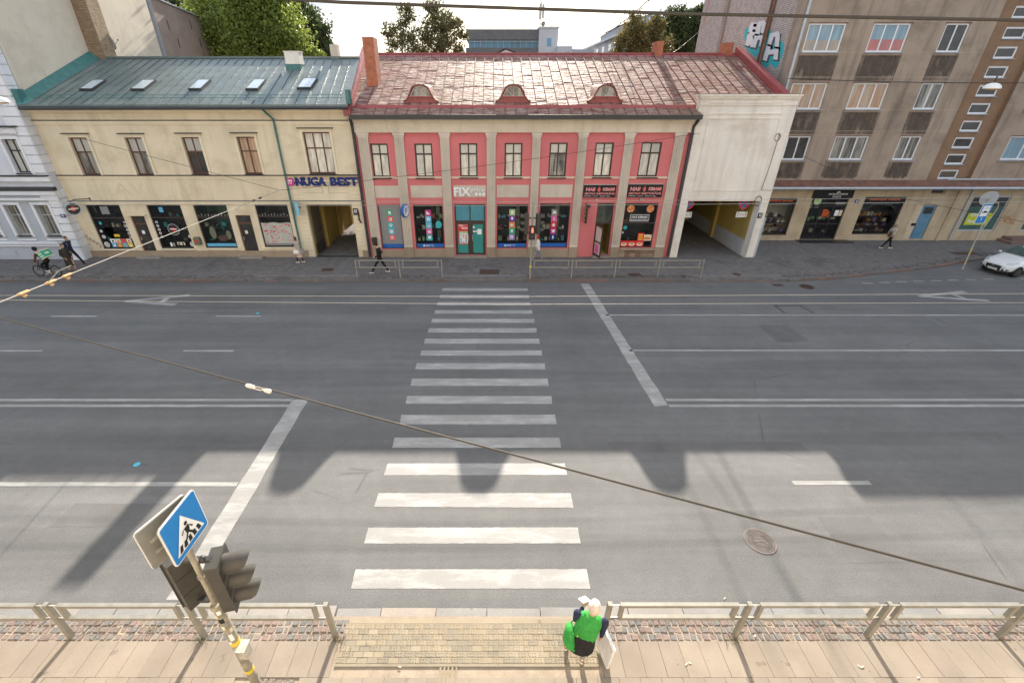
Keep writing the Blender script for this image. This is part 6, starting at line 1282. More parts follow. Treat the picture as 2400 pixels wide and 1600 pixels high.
xs = [G(u, 654, PV).x for u in (836, 937, 1036)]; railing('railing', 'two panel grey railing at the far kerb left of the crossing', xs, 24.75, PV, 'rail_far', .028, 1.1)
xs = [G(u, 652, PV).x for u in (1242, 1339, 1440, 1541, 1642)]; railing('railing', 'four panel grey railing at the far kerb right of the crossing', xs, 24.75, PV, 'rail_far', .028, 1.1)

# ------------------------------------------------------------------ traffic lights
def signal_head(par, O, yaw, n=3, w=.30, h=.92, lit=None, vis=.26):
    """head whose lenses look along local +X after turning by yaw; O is the centre of its back"""
    M = Matrix.Translation(O) @ Matrix.Rotation(yaw, 4, 'Z'); m = MB(); m.obox(M @ Matrix.Translation((.09, 0, 0)), .09, w / 2, h / 2)
    m.obox(M @ Matrix.Translation((.185, 0, 0)), .01, w / 2 + .025, h / 2 + .025); 
    for k in range(1, n): m.obox(M @ Matrix.Translation((-.004, 0, -h / 2 + h * k / n)), .004, w / 2 - .01, .006)
    hd = m.build('signal_head', 'signal_black', par)
    for k in range(n):
        z = h / 2 - h / n * (k + .5); r = min(w * .40, h / n * .42); vs, fs = [], []; N = 14; m = MB()
        for j in range(N + 1):
            a = R(-20) + (math.pi + R(40)) * j / N; cut = 1 - .45 * max(0, -math.sin(a)) ** .5 if math.sin(a) < 0 else 1
            for x, rr in ((.19, r), (.19 + vis * cut * (0.78 + .22 * max(0, math.sin(a))), r * .97)): vs.append(M @ Vector((x, math.cos(a) * rr, z + math.sin(a) * rr)))
        fs = [(2 * j, 2 * j + 1, 2 * j + 3, 2 * j + 2) for j in range(N)]; k0 = len(vs)
        m.add(vs, fs); m.add([v + (M.to_3x3() @ Vector((0, 0, .008))) for v in vs], [tuple(reversed(q)) for q in fs]); m.build('visor', 'signal_black', hd, smooth=True)
        m = MB(); c = M @ Vector((.196, 0, z)); m.cyl(c, c + M.to_3x3() @ Vector((.01, 0, 0)), r * .92, n=18); m.build('lens', 'red_lamp' if lit == k else 'black_plastic', hd)
    return hd
pb = G(602, 1602, PV); pt = FP(446, 1292, pb.y); pz0, pzt = PV, pt.z
tl = thing('traffic_light', pb, 'near traffic light post with two black signal heads seen from behind and above', 'traffic light', 'traffic lights at the crossing'); px_, py_ = pb.x, pb.y
m = MB(); m.cyl((px_, py_, PV - .02), (px_, py_, 2.62), .075, n=16); m.cyl((px_, py_, 2.62), (px_, py_, pzt + .25), .045, n=14); m.cyl((px_, py_, 2.56), (px_, py_, 2.66), .095, n=14); m.cyl((px_, py_, 3.3), (px_, py_, 3.34), .06, n=14); m.build('pole', 'pole_dirty', tl, smooth=False)
for z, h in ((.62, .09), (1.52, .10)): m = MB(); m.cyl((px_, py_, z), (px_, py_, z + h), .078, n=16); m.build('yellow_band', 'pl_yellow', tl)
random.seed(4)
for k in range(9):
    m = MB(); z = 1.62 + k * .1 + random.uniform(-.02, .02); a0 = random.uniform(-2.4, -.6); n = 6; w_ = random.uniform(.6, 1.1); hh = random.uniform(.06, .12)
    vs = [(px_ + .0785 * math.cos(a0 + w_ * i / n), py_ + .0785 * math.sin(a0 + w_ * i / n), zz) for i in range(n + 1) for zz in (z, z + hh)]; m.add(vs, [(2 * i, 2 * i + 2, 2 * i + 3, 2 * i + 1) for i in range(n)]); m.build('sticker', random.choice(['pl_white', 'pl_grey', 'pl_cream', 'pl_white', 'pl_black']), tl)
m = MB(); m.box(px_ + .05, px_ + .2, py_ - .12, py_ + .03, 1.22, 1.5); m.box(px_ + .03, px_ + .22, py_ - .16, py_ + .05, 1.5, 1.52); m.build('push_button_box', 'galvanised', tl)
hz = 3.12
signal_head(tl, Vector((px_ + .14, py_ + .06, hz)), R(12), lit=None, h=1.04, w=.38, vis=.38); signal_head(tl, Vector((px_ - .27, py_ + .07, hz - .02)), R(150), lit=None, h=1.06, w=.36, vis=.38)
m = MB()
for z in (hz - .48, hz + .50): m.box(px_ - .3, px_ + .2, py_ + .02, py_ + .1, z - .03, z + .03)
m.ball((px_ + .1, py_ + .04, hz + .56), .05, 8); m.build('bracket', 'dark_metal', tl)
# crossing signs, back to back
def zebra_sign(c, yaw, s, label, front):
    c = Vector(c); t = thing('crossing_sign', c, label, 'road sign', 'pedestrian crossing signs'); M = Matrix.Translation(c) @ Matrix.Rotation(yaw, 4, 'Z'); q = lambda a, d, z: M @ Vector((a, d, z))
    def rr(h, r, n=5):
        o = []
        for cx, cz, a0 in ((h - r, h - r, 0), (-h + r, h - r, 90), (-h + r, -h + r, 180), (h - r, -h + r, 270)): o += [(cx + r * math.cos(R(a0 + 90 * i / n)), cz + r * math.sin(R(a0 + 90 * i / n))) for i in range(n + 1)]
        return o
    m = MB(); m.prism(rr(s, .05), lambda a, z, d: q(a, d, z), 0, .012); m.build('plate', 'white_paint', t, fix=True); m = MB(); m.prism(rr(s - .006, .05), lambda a, z, d: q(a, d, z), .0125, .035); m.build('backing', 'sign_back', t, fix=True)
    m = MB(); m.prism(rr(s - .018, .04), lambda a, z, d: q(a, d, z), -.004, -.0005); m.build('blue_face', 'sign_blue', t, fix=True)
    F2 = lambda pts, d, mi: m.add([q(a * s, d, z * s) for a, z in pts], [tuple(range(len(pts)))], mi)
    m = MB(); F2([(-.80, -.74), (.80, -.74), (0, .66)], -.006, 0)
    for x in (-.56, -.28, .0, .28, .56): k = .10; F2([(x - k, -.70), (x + k - .02, -.70), (x * .84 + k * .7, -.42), (x * .84 - k * .7, -.42)], -.008, 1)
    F2([(-.1, .02), (.12, .06), (.16, -.1), (.1, -.26), (-.06, -.26)], -.010, 1); F2([(-.08, .0), (-.02, .06), (-.26, -.14), (-.30, -.08)], -.0102, 1); F2([(.1, .06), (.15, .0), (.32, -.2), (.26, -.24)], -.0104, 1)
    F2([(-.06, -.24), (.04, -.26), (-.14, -.48), (-.34, -.64), (-.40, -.58), (-.2, -.42)], -.0106, 1); F2([(.0, -.24), (.1, -.24), (.24, -.44), (.3, -.64), (.2, -.64), (.14, -.46)], -.0108, 1)
    F2([(.06 + .085 * math.cos(2 * math.pi * i / 14), .17 + .085 * math.sin(2 * math.pi * i / 14)) for i in range(14)], -.0102, 1); m.build('walker_symbol', ['pl_white', 'pl_black'], t)
    m = MB(); m.obox(M @ Matrix.Translation((0, .05, .1)), .25, .015, .02); m.obox(M @ Matrix.Translation((0, .05, -.1)), .25, .015, .02); m.build('clamp', 'galvanised', t)
sc_ = Vector((px_, py_, pzt + .32))
zebra_sign(Vector((px_ + .07, py_ + .04, 4.35)), R(88), .365, 'blue pedestrian crossing sign facing the viewer on top of the near post', True)
zebra_sign(Vector((px_ - .15, py_ + .0, 4.33)), R(251), .36, 'crossing sign turned away, showing its grey back beside the blue one', False)
# far signal post
fb = G(1242, 652, PV); tf = thing('traffic_light', fb, 'slim far traffic light post with red pedestrian signal lit', 'traffic light', 'traffic lights at the crossing')
ph = FP(1250, 474, fb.y).z; m = MB(); m.cyl((fb.x, fb.y, PV - .02), (fb.x, fb.y, ph - .15), .055, n=10); m.cyl((fb.x, fb.y, ph - .15), (fb.x, fb.y, ph), .075, n=10); m.build('pole', 'pole_dirty', tf)
m = MB(); m.cyl((fb.x, fb.y, .78), (fb.x, fb.y, .92), .06, n=10); m.build('yellow_band', 'pl_yellow', tf)
zc = FP(1247, 526, fb.y).z; signal_head(tf, Vector((fb.x - .22, fb.y + .05, zc + .02)), R(172), h=1.1, w=.36); signal_head(tf, Vector((fb.x + .22, fb.y + .05, zc + .02)), R(8), h=1.1, w=.36)
m = MB(); m.box(fb.x - .3, fb.x + .3, fb.y + .04, fb.y + .1, zc + .3, zc + .36); m.box(fb.x - .3, fb.x + .3, fb.y + .04, fb.y + .1, zc - .5, zc - .44); m.build('bracket', 'dark_metal', tf)
z2 = FP(1247, 543, fb.y).z; m = MB(); m.box(fb.x - .17, fb.x + .17, fb.y - .28, fb.y - .08, z2 - .38, z2 + .36); hd = m.build('pedestrian_signal', 'black_plastic', tf)
m = MB(); m.box(fb.x - .045, fb.x + .05, fb.y - .288, fb.y - .281, z2 + .02, z2 + .22); m.ball((fb.x, fb.y - .284, z2 + .26), (.035, .006, .035), 8); m.build('red_figure', 'red_lamp', hd); m = MB(); m.cyl((fb.x, fb.y - .29, z2 - .2), (fb.x, fb.y - .281, z2 - .2), .1, n=14); m.build('lens', 'signal_black', hd)
m = MB(); m.box(fb.x - .17, fb.x + .17, fb.y - .42, fb.y - .28, z2 + .33, z2 + .35); m.build('visor', 'black_plastic', hd)
# ------------------------------------------------------------------ signs on the facades
simple("skin", (.50, .29, .20), .55, .4, 0, .06, 12)
simple("skin_tan", (.36, .20, .13), .55, .4, 0, .06, 12)
for n_, c_ in dict(cl_green=(.045, .30, .06), cl_navy=(.025, .03, .065), cl_dark=(.022, .021, .025), cl_grey=(.27, .26, .25), cl_white=(.70, .69, .68), cl_cream=(.66, .54, .45), cl_black=(.016, .016, .017), cl_brown=(.13, .055, .025),
                   cl_beige=(.47, .41, .34), cl_pinkbeige=(.50, .36, .29), cl_jeans=(.22, .25, .32), cl_olive=(.05, .045, .035), cl_silver=(.40, .39, .36), cl_rust=(.30, .13, .06), hair_dark=(.03, .02, .015), hair_red=(.32, .075, .025), hair_grey=(.28, .22, .17), hair_brown=(.11, .06, .035), shoe_white=(.72, .70, .67), shoe_stripe=(.36, .17, .06)).items():
    b = NB(n_); c = b.mul(c_, .82, 1.15, b.noise(7, 4)); b.bump(b.noise(9, 4, (1, 1, .6), .6, .8), .05, .7); b.end(c, .85, .2)
OV = lambda s: s
def board(name, label, r, Y, mat_, d=.08, cat='sign', group=None):
    t = thing(name, ((r[0] + r[1]) / 2, Y, r[2]), label, cat, group); m = MB(); m.box(r[0], r[1], Y - d, Y - .003, r[2], r[3]); m.build('board', mat_, t); return t
# blue letters over the yellow gateway
r = RQ(5, (1238, 176), (1955, 172), (1240, 278), (1957, 268), YF - .1)
t = thing('shop_sign', ((r[0] + r[1]) / 2, YF - .1, r[2]), 'large blue channel letters NUGA BEST with round red emblem above the yellow gateway', 'sign', 'shop signs')
for s, a, b_ in (('NUGA', 0, .485), ('BEST', .555, 1)):
    x = r[0]; 
    m = MB(); text(m, s, (r[0] + (r[1] - r[0]) * a, YF - .06, r[2]), UX, UZ, (r[1] - r[0]) * (b_ - a), r[3] - r[2], .12, 0, .035); m.build('letters', 'pl_navy', t, fix=True)
c = FP(*zn(5, 1183, 228), YF - .1); m = MB(); m.cyl((c.x, YF - .05, c.z), (c.x, YF - .17, c.z), .24, n=28); e = m.build('emblem', 'pl_magenta', t)
m = MB(); text(m, '77', (c.x - .14, YF - .172, c.z - .13), UX, UZ, .26, .26, .004, 0, .03); m.build('emblem_mark', 'pl_white', e)
m = MB(); m.box(r[0] - .65, r[1] + .1, YF - .22, YF - .003, r[3] + .10, r[3] + .15); m.build('cover_strip', 'dark_metal', t)
# white sign of the shop in the pink house
r = RQ(6, (1195, 290), (1552, 290), (1195, 388), (1552, 388), YF - .05); t = thing('shop_sign', ((r[0] + r[1]) / 2, YF - .05, r[2]), 'white raised letters FIX price with three dots on the pink facade', 'sign', 'shop signs'); w, h = r[1] - r[0], r[3] - r[2]
m = MB(); text(m, 'FIX', (r[0], YF - .04, r[2]), UX, UZ, w * .54, h, .09, 0, .03); text(m, 'price', (r[0] + w * .53, YF - .04, r[2] + h * .38), UX, UZ, w * .46, h * .56, .07, 0, .02); m.build('letters', 'pl_white', t, fix=True)
for k in range(3): m = MB(); x = r[0] + w * (.72 + .12 * k); m.cyl((x, YF - .04, r[2] + h * .20), (x, YF - .12, r[2] + h * .20), w * .05, n=18); m.build('dot', 'pl_white', t)
for i, (q, lb) in enumerate(((((828, 262), (1197, 262), (820, 404), (1188, 404)), 'black kebab restaurant sign with red lettering above the open door'), (((1336, 256), (1732, 254), (1325, 404), (1722, 402)), 'black kebab restaurant sign with red lettering above the pizza window'))):
    r = RQ(7, *q, YF - .12); t = board('shop_sign', lb, r, YF - .05, 'pl_black', .1, 'sign', 'shop signs'); w, h = r[1] - r[0], r[3] - r[2]; Yl = YF - .152
    for off, mt_, dd in ((.05, 'pl_white', .003), (.008, 'pl_red', .006)):
        m = MB(); text(m, 'HAS', (r[0] + w * .05, Yl, r[2] + h * .50), UX, UZ, w * .31, h * .30, dd, 0, off, .1); text(m, 'KEBABS', (r[0] + w * .58, Yl, r[2] + h * .52), UX, UZ, w * .38, h * .27, dd, 0, off, .1)
        text(m, 'BISTRO RESTORĀNS', (r[0] + w * .03, Yl, r[2] + h * .22), UX, UZ, w * .94, h * .21, dd, 0, off * .7, .1); m.build('lettering', mt_, t)
    m = MB(); text(m, 'kebabs • pica', (r[0] + w * .03, Yl, r[2] + h * .06), UX, UZ, w * .42, h * .08, .003); text(m, 'bistro • bar', (r[0] + w * .52, Yl, r[2] + h * .06), UX, UZ, w * .32, h * .08, .003); m.build('lettering', 'pl_white', t)
    m = MB(); xm = r[0] + w * .47; disc(m, xm, r[2] + h * .62, .09, .13, Yl - .004, 14); m.add([(xm - .05, Yl - .006, r[2] + h * .7), (xm + .05, Yl - .006, r[2] + h * .7), (xm + .02, Yl - .006, r[2] + h * .92)], [(0, 1, 2)]); m.build('flame_emblem', 'pl_coral', t)
    m = MB(); m.box(r[0], r[1], YF - .17, YF - .003, r[3], r[3] + .03); m.build('top_cover', 'galvanised', t); m = MB(); m.box(r[0] + w * .38, r[0] + w * .47, YF - .3, YF - .003, r[2] - .14, r[2] - .08); m.build('lamp_bracket', 'galvanised', t)
# projecting signs
def drum(c, r, label, face, rim, nrm, emblem=None):
    t = thing('projecting_sign', c, label, 'sign', 'projecting round signs'); c = Vector(c); n = Vector(nrm).normalized(); m = MB(); m.cyl(c - n * .09, c + n * .09, r, n=28); m.build('drum', rim, t)
    for s_ in (-1, 1): m = MB(); m.cyl(c + n * .09 * s_, c + n * .096 * s_, r * .86, n=28); f_ = m.build('face', face, t)
    return t, c, n
t, c, n = drum(FP(949, 494, 28.1), .40, 'round blue and white projecting sign at the left end of the pink shop front', 'pl_white', 'pl_blue', (.95, -.3, 0)); ux = Vector((.3, .95, 0)); 
m = MB(); text(m, '₣' if 0 else 'F', c + n * .097 - ux * .13 - UZ * .16, ux, UZ, .26, .34, .004, 0, .02); m.build('emblem', 'pl_blue', t); m = MB(); m.tube([c + UZ * .1, Vector((c.x - .1, YF, c.z + .1))], .02, 6); m.build('bracket', 'dark_metal', t)
t, c, n = drum(FP(171, 489, 27.75), .38, 'round black vinyl record sign on a bracket at the left end of the cream house', 'pl_black', 'grey_zinc', (.75, -.66, 0)); ux = Vector((.66, .75, 0)).normalized()
for q, w_, mt_ in ((.30, .008, 'pl_grey'), (.24, .006, 'pl_grey'), (.19, .006, 'pl_grey')):
    m = MB(); N = 28
    for i in range(N):
        a, b_ = 2 * math.pi * i / N, 2 * math.pi * (i + 1) / N; f2 = lambda g, rr: c + n * .099 + ux * (rr * math.cos(g)) + UZ * (rr * math.sin(g)); m.quad(f2(a, q), f2(b_, q), f2(b_, q + w_), f2(a, q + w_))
    m.build('groove', mt_, t)
m = MB(); m.cyl(c + n * .097, c + n * .101, .13, n=20); m.build('record_label', 'pl_coral', t); m = MB(); m.obox(Matrix.Translation(c + n * .103) @ Matrix.Rotation(math.atan2(ux.y, ux.x), 4, 'Z'), .24, .003, .035); m.build('lettering_band', 'pl_cream', t)
m = MB(); m.tube([c + UZ * .38, c + UZ * .5 + ux * .2, Vector((c.x + .55, YF, c.z + .42))], .025, 6); m.tube([Vector((c.x + .55, YF - .02, c.z + .5)), Vector((c.x + .62, YF - .02, c.z - .4))], .03, 6); m.build('bracket', 'dark_metal', t)
c = FP(695, 489, 28.15); t = thing('projecting_sign', c, 'pale blue square light box projecting beside the yellow gateway', 'sign', 'projecting square signs'); m = MB(); m.obox(Matrix.Translation(c) @ Matrix.Rotation(R(-62), 4, 'Z'), .27, .10, .38); m.build('case', 'pl_lightblue', t); m = MB(); m.obox(Matrix.Translation(c) @ Matrix.Rotation(R(-62), 4, 'Z') @ Matrix.Translation((0, .104, 0)), .24, .004, .34); m.obox(Matrix.Translation(c) @ Matrix.Rotation(R(-62), 4, 'Z') @ Matrix.Translation((0, -.104, 0)), .24, .004, .34); m.build('face', 'pl_grey', t); m = MB(); m.tube([c, Vector((c.x + .1, YF, c.z))], .025, 6); m.build('bracket', 'iron_rust', t)
a = FP(*zn(7, 855, 480), 28.3); b_ = FP(*zn(7, 845, 688), 28.3); t = thing('projecting_sign', a, 'narrow vertical dark projecting sign left of the open kebab door', 'sign', 'projecting square signs'); m = MB(); m.box(a.x - .06, a.x + .06, 27.95, 28.45, b_.z, a.z); m.build('case', 'black_plastic', t)
m = MB()
for k in range(4): m.box(a.x - .066, a.x + .066, 28.0, 28.4, b_.z + .08 + k * (a.z - b_.z - .1) / 4, b_.z + .08 + (k + .65) * (a.z - b_.z - .1) / 4)
m.build('face', 'pl_crust', t); m = MB(); m.box(a.x - .02, a.x + .3, 28.4, YF, a.z - .25, a.z - .1); m.build('bracket', 'dark_metal', t)
# litter bins, post box, number plates, boxes
def bin_(c, label, mat_, w=.17, h=.5): 
    t = thing('wall_bin', c, label, 'bin', 'wall boxes'); c = Vector(c); m = MB(); m.cyl(c - UZ * h * .5, c + UZ * h * .42, w * .88, w, 14); m.build('bucket', mat_, t); m = MB(); m.cyl(c + UZ * h * .5, c + UZ * h * .56, w * 1.1, w * .9, 14); m.build('lid', mat_, t); m = MB(); m.box(c.x - .03, c.x + .03, c.y + w * .8, YF, c.z - .1, c.z + .1); m.build('bracket', 'dark_metal', t)
bin_(FP(878, 567, 28.35), 'dark brown cylindrical litter bin on the wall beside the black downpipe', 'dark_brown')
c = FP(462, 565, YF - .16); t = thing('post_box', c, 'dark green wall box with red panel between two cream house shop windows', 'post box', 'wall boxes'); m = MB(); m.box(c.x - .2, c.x + .2, YF - .22, YF - .003, c.z - .25, c.z + .16); m.prism([(-.2, 0), (.2, 0), (.15, .09), (-.15, .09)], lambda x, z, d: (c.x + x, d, c.z + .16 + z), YF - .22, YF - .004); m.build('case', 'pl_olive', t, fix=True); m = MB(); quadm(m, c.x - .13, c.x + .13, c.z - .03, c.z + .07, YF - .224); m.build('notice', 'pl_red', t)
def plate(u, v, Y, s, label, w=.30, h=.22, mat_='pl_navy'):
    c = FP(u, v, Y); t = thing('number_plate', c, label, 'number plate', 'house number plates'); m = MB(); m.box(c.x - w / 2, c.x + w / 2, Y - .03, Y - .002, c.z - h / 2, c.z + h / 2); m.build('plate', mat_, t); m = MB(); text(m, s, (c.x - w * .32, Y - .0305, c.z - h * .28), UX, UZ, w * .64, h * .6, .004, 0, .01); m.build('number', 'pl_white', t)
plate(834, 496, YF - .04, '97', 'dark number plate 97 on the pillar right of the yellow gateway', .32, .4, 'pl_black'); plate(148, 506, YW - .03, '99', 'blue number plate on the white quoins of the stucco house'); plate(1781, 505, YG, '95', 'dark number plate on the right pillar of the white gateway', .26, .32, 'pl_black'); plate(2008, 472, YA, '93', 'small blue number plate between the clock shop door and display window')
c = FP(840, 507, YF - .1); t = thing('wall_hook', c, 'rusty iron hook on the wall under plate 97', 'hook'); m = MB(); m.tube([(c.x, YF - .03, c.z + .35), (c.x + .03, YF - .14, c.z + .1), (c.x + .02, YF - .12, c.z - .2), (c.x + .12, YF - .08, c.z - .42)], .05, 7); m.build('hook', 'iron_rust', t)
def nopark(u, v, Y, label, r=.36):
    c = FP(u, v, Y); t = thing('no_parking_sign', c, label, 'road sign', 'no stopping signs in the white gateway'); Y2 = c.y; m = MB(); m.cyl((c.x, Y2, c.z), (c.x, Y2 + .03, c.z), r, n=30); m.build('plate', 'galvanised', t); m = MB(); disc(m, c.x, c.z, r * .98, r * .98, Y2 - .003, 30, 0); disc(m, c.x, c.z, r * .76, r * .76, Y2 - .006, 30, 1)
    for s_ in (-1, 1): M = Matrix.Translation((c.x, Y2 - .008, c.z)) @ Matrix.Rotation(R(45 * s_), 4, 'Y'); m.obox(M, r * .8, .001, r * .10, 0)
    m.build('sign_face', ['pl_red', 'sign_blue'], t); m = MB(); m.box(c.x - .36, c.x + .36, Y2, Y2 + .02, c.z - .88, c.z - .52); ap = m.build('arrow_plate', 'white_paint', t); m = MB()
    for x in (-.25, .25): m.box(c.x + x - .012, c.x + x + .012, Y2 - .004, Y2 - .001, c.z - .82, c.z - .6); m.add([(c.x + x - .05, Y2 - .004, c.z - .65), (c.x + x + .05, Y2 - .004, c.z - .65), (c.x + x, Y2 - .004, c.z - .57)], [(0, 1, 2)])
    text(m, '25 m', (c.x - .15, Y2 - .001, c.z - .75), UX, UZ, .3, .09, .003); m.build('arrow', 'pl_black', ap); m = MB(); m.tube([(c.x, Y2 + .04, c.z + .3), (c.x, Y2 + .04, c.z - .9)], .02, 6); m.build('bracket', 'galvanised', t)
nopark(*zn(8, 908, 475), 29.2, 'no stopping sign with arrow plate at the right side of the white gateway'); nopark(*zn(8, 262, 478), 29.2, 'no stopping sign half hidden by the left pillar of the white gateway')

# ------------------------------------------------------------------ taxi sign post
tb = G(2256, 630, PV); tpt = FP(2326, 475, tb.y); t = thing('taxi_sign_post', tb, 'leaning grey post with blue taxi stand sign and round sign back at the parking bay', 'road sign'); dpt = tpt - tb
P_ = lambda k: tb + dpt * k
m = MB(); m.cyl(P_(-.005), P_(1.02), .04, n=10); m.build('post', 'galvanised', t)
for k, h in ((.30, .02), (.245, .02), (.08, .02)): m = MB(); m.cyl(P_(k), P_(k + h), .044, n=10); m.build('yellow_band', 'pl_yellow', t)
cc = FP(2319, 466, tb.y - .02); m = MB(); nn = Vector((.25, .95, .12)).normalized(); m.cyl(cc + nn * .03, cc + nn * .05, .42, n=30); m.build('round_plate', 'grey_zinc', t); m = MB(); m.obox(Matrix.Translation(cc), .3, .015, .02); m.obox(Matrix.Translation(cc), .02, .015, .4); m.build('bracket', 'galvanised', t)
m = MB(); hook = [P_(.80) , P_(.97) + Vector((.42, 0, -.15)), P_(1.0) + Vector((.40, 0, -.02)), P_(.985)]; m.tube([P_(.55) + Vector((.03, 0, 0)), P_(.8) + Vector((.33, 0, 0)), P_(.93) + Vector((.44, 0, 0)), P_(1.0) + Vector((.36, 0, 0)), P_(1.0)], .025, 8); m.build('curved_arm', 'galvanised', t)
sc4 = [FP(*zn(9, *q), tb.y - .12) for q in ((1850, 492), (2002, 520), (1925, 690), (1775, 662))]; c = sum(sc4, Vector()) / 4; yaw = R(12); hw, hh = .36, .56; M = Matrix.Translation(c) @ Matrix.Rotation(yaw, 4, 'Z')
m = MB(); m.obox(M, hw, .015, hh); pl_ = m.build('taxi_plate', 'white_paint', t); m = MB(); m.obox(M @ Matrix.Translation((0, -.017, 0)), hw - .02, .002, hh - .02); m.build('blue_face', 'sign_blue', pl_); m = MB(); m.obox(M @ Matrix.Translation((0, -.021, .15)), hw - .1, .002, .3); m.build('white_panel', 'pl_white', pl_)
m = MB()
for k in range(5):
    for j in range(2): m.obox(M @ Matrix.Translation((-.14 + k * .07, -.025, .31 + j * .05 - (k % 2) * .025)), .018, .001, .012)
m.obox(M @ Matrix.Translation((0, -.025, .08)), .2, .001, .03); m.obox(M @ Matrix.Translation((.0, -.0252, .13)), .11, .001, .03); m.build('taxi_symbol', 'pl_black', pl_)
m = MB(); text(m, '5', M @ Vector((-.05, -.0195, -.38)), M.to_3x3() @ UX, UZ, .1, .17, .003); m.build('number', 'pl_white', pl_)

# ------------------------------------------------------------------ street lamps on span wires and overhead wires
def dome(c, label):
    t = thing('street_lamp', c, label, 'street lamp', 'white dome lamps hung over the road'); c = Vector(c); m = MB(); N = 18; vs, fs = [], []
    for i in range(6):
        a = R(90 - 18 * i); vs += [c + Vector((.28 * math.cos(a) * math.cos(2 * math.pi * j / N), .28 * math.cos(a) * math.sin(2 * math.pi * j / N), .2 * math.sin(a))) for j in range(N)]
    for i in range(5): fs += [(i * N + j, (i + 1) * N + j, (i + 1) * N + (j + 1) % N, i * N + (j + 1) % N) for j in range(N)]
    m.add(vs, fs); m.build('shade', 'white_paint', t, smooth=True); m = MB(); m.cyl(c + Vector((0, 0, -.05)), c + Vector((0, 0, .0)), .2, .255, 18); m.build('lens', 'insulator_amber', t); m = MB(); m.tube([c + UZ * .2, c + UZ * .42], .03, 6); m.build('hanger', 'dark_metal', t)
dome(FP(2324, 208, 20), 'white dome street lamp hanging before the stair windows of the apartment block'); dome(FP(2, 240, 20), 'white dome street lamp at the left edge before the stucco house')
def wire(label, pts, r, mat_, sag=0, n=24):
    t = thing('overhead_wire', pts[0], label, 'wire', 'overhead wires'); m = MB(); P = []
    for a, b_ in zip(pts[:-1], pts[1:]):
        for i in range(n): k = i / n; P.append(Vector(a).lerp(Vector(b_), k) - UZ * sag * 4 * k * (1 - k))
    P.append(Vector(pts[-1])); m.tube(P, r, 6); m.build('strand', mat_, t); return t, P
def ext(a, b_, ka, kb): return [a + (a - b_) * ka, b_ + (b_ - a) * kb]
wire('thick dark cable high across the top of the view', [FP(520, -12, 8), FP(800, 6, 8), FP(1600, 33, 8), FP(2450, 49, 8)], .021, 'wire_grey', 0, 6)
a, b_ = G(0, 745, 6.3), G(2400, 1383, 6.3); e = ext(a, b_, .8, .25); t, _ = wire('dark span wire slanting over the crossing with white insulators', e, .0105, 'wire_grey', 0, 2)
def insul(t, pts, rads, mat_): m = MB(); m.tube(pts, .03, 8, rr=rads); m.build('insulator', mat_, t)
d = (b_ - a).normalized(); k0 = G(576, 902, 6.3); 
for s_, L_ in ((0, .10), (.30, .12)): q = k0 + d * s_; insul(t, [q, q + d * .02, q + d * (L_ - .02), q + d * L_], [.012, .024, .03, .012], 'insulator')
m = MB(); q = k0 + d * .14; sd = d.cross(UZ).normalized() * .022
for s_ in (-1, 1): m.tube([q, q + d * .02 + sd * s_, q + d * .13 + sd * s_, q + d * .15], .007, 5)
m.ball(q - d * .02, .026, 8); m.build('turnbuckle', 'insulator', t)
hk = FP(655, 446, 27.2); a = G(0, 708, 6.3); t, _ = wire('pale span wire with amber insulators running from the cream house to the left', [hk, a + (a - hk) * .3], .011, 'wire_pale', 0, 2); d = (hk - a).normalized()
def nearw(u, v):      # point of the wire nearest to that direction
    rr = ray(u, v).normalized(); o = Vector((0, 0, HC)); w0 = a - o; b2 = d.dot(rr); return a + d * ((b2 * rr.dot(w0) - d.dot(w0)) / (1 - b2 * b2))
for u, v in ((60, 692), (125, 668), (165, 655)): q = nearw(u, v); insul(t, [q - d * .16, q - d * .12, q + d * .12, q + d * .16], [.012, .03, .03, .012], 'insulator_amber'); m = MB(); m.cyl(q - UZ * .05, q - UZ * .09, .045, .02, 8); m.build('clamp', 'insulator_amber', t)
for u, v in ((600, 480), (613, 470)): q = nearw(u, v); insul(t, [q - d * .22, q - d * .15, q + d * .15, q + d * .22], [.02, .05, .05, .02], 'dark_metal')
q = nearw(124, 676); m = MB(); m.tube([q, q + Vector((.12, .2, .18)), q + Vector((.3, .35, .25))], .008, 5); m.build('tail', 'wire_pale', t)
wire('thin stay from the wire fork to the white quoins', [hk, FP(200, 327, YW)], .012, 'wire_grey', 0, 2); wire('thin stay from the wire fork over the yellow gateway to the black downpipe', [hk, FP(842, 428, YF - .1)], .012, 'wire_grey', .0, 2)
for (v0, v1, v2, z, nm) in ((692, 695, 688, 5.6, 'farther of the pale trolley wires over the far lanes'), (703, 713, 709, 5.6, 'nearer of the pale trolley wires over the far lanes'), (470, 473, 462, 5.6, 'farther trolley wire in front of the shop fronts'), (480, 482, 473, 5.6, 'nearer trolley wire in front of the shop fronts')):
    A, B, C = G(0, v0, z), G(1200, v1, z), G(2400, v2, z); wire(nm, [A + (A - B) * .6, A, B, C, C + (C - B) * .6], .005 if v1 > 600 else .008, 'wire_pale', 0, 4)
wire('thin wire rising across the pink facade to its right end', [FP(851, 424, 28.2), FP(1640, 312, 28.2)], .011, 'wire_grey', .12); wire('dark twisted cable along the second row of apartment windows', [FP(1847, 184, 32.1), FP(2400, 193, 32.1) + Vector((3, 0, 0))], .02, 'wire_grey', .12)
wire('thin stay slanting down the apartment front to the canopy', [FP(1838, 345, 32), FP(2010, 426, 31.6)], .012, 'wire_grey'); wire('thin stay crossing the right shop fronts', [FP(2120, 465, 30), FP(2460, 530, 27)], .012, 'wire_grey', .05)
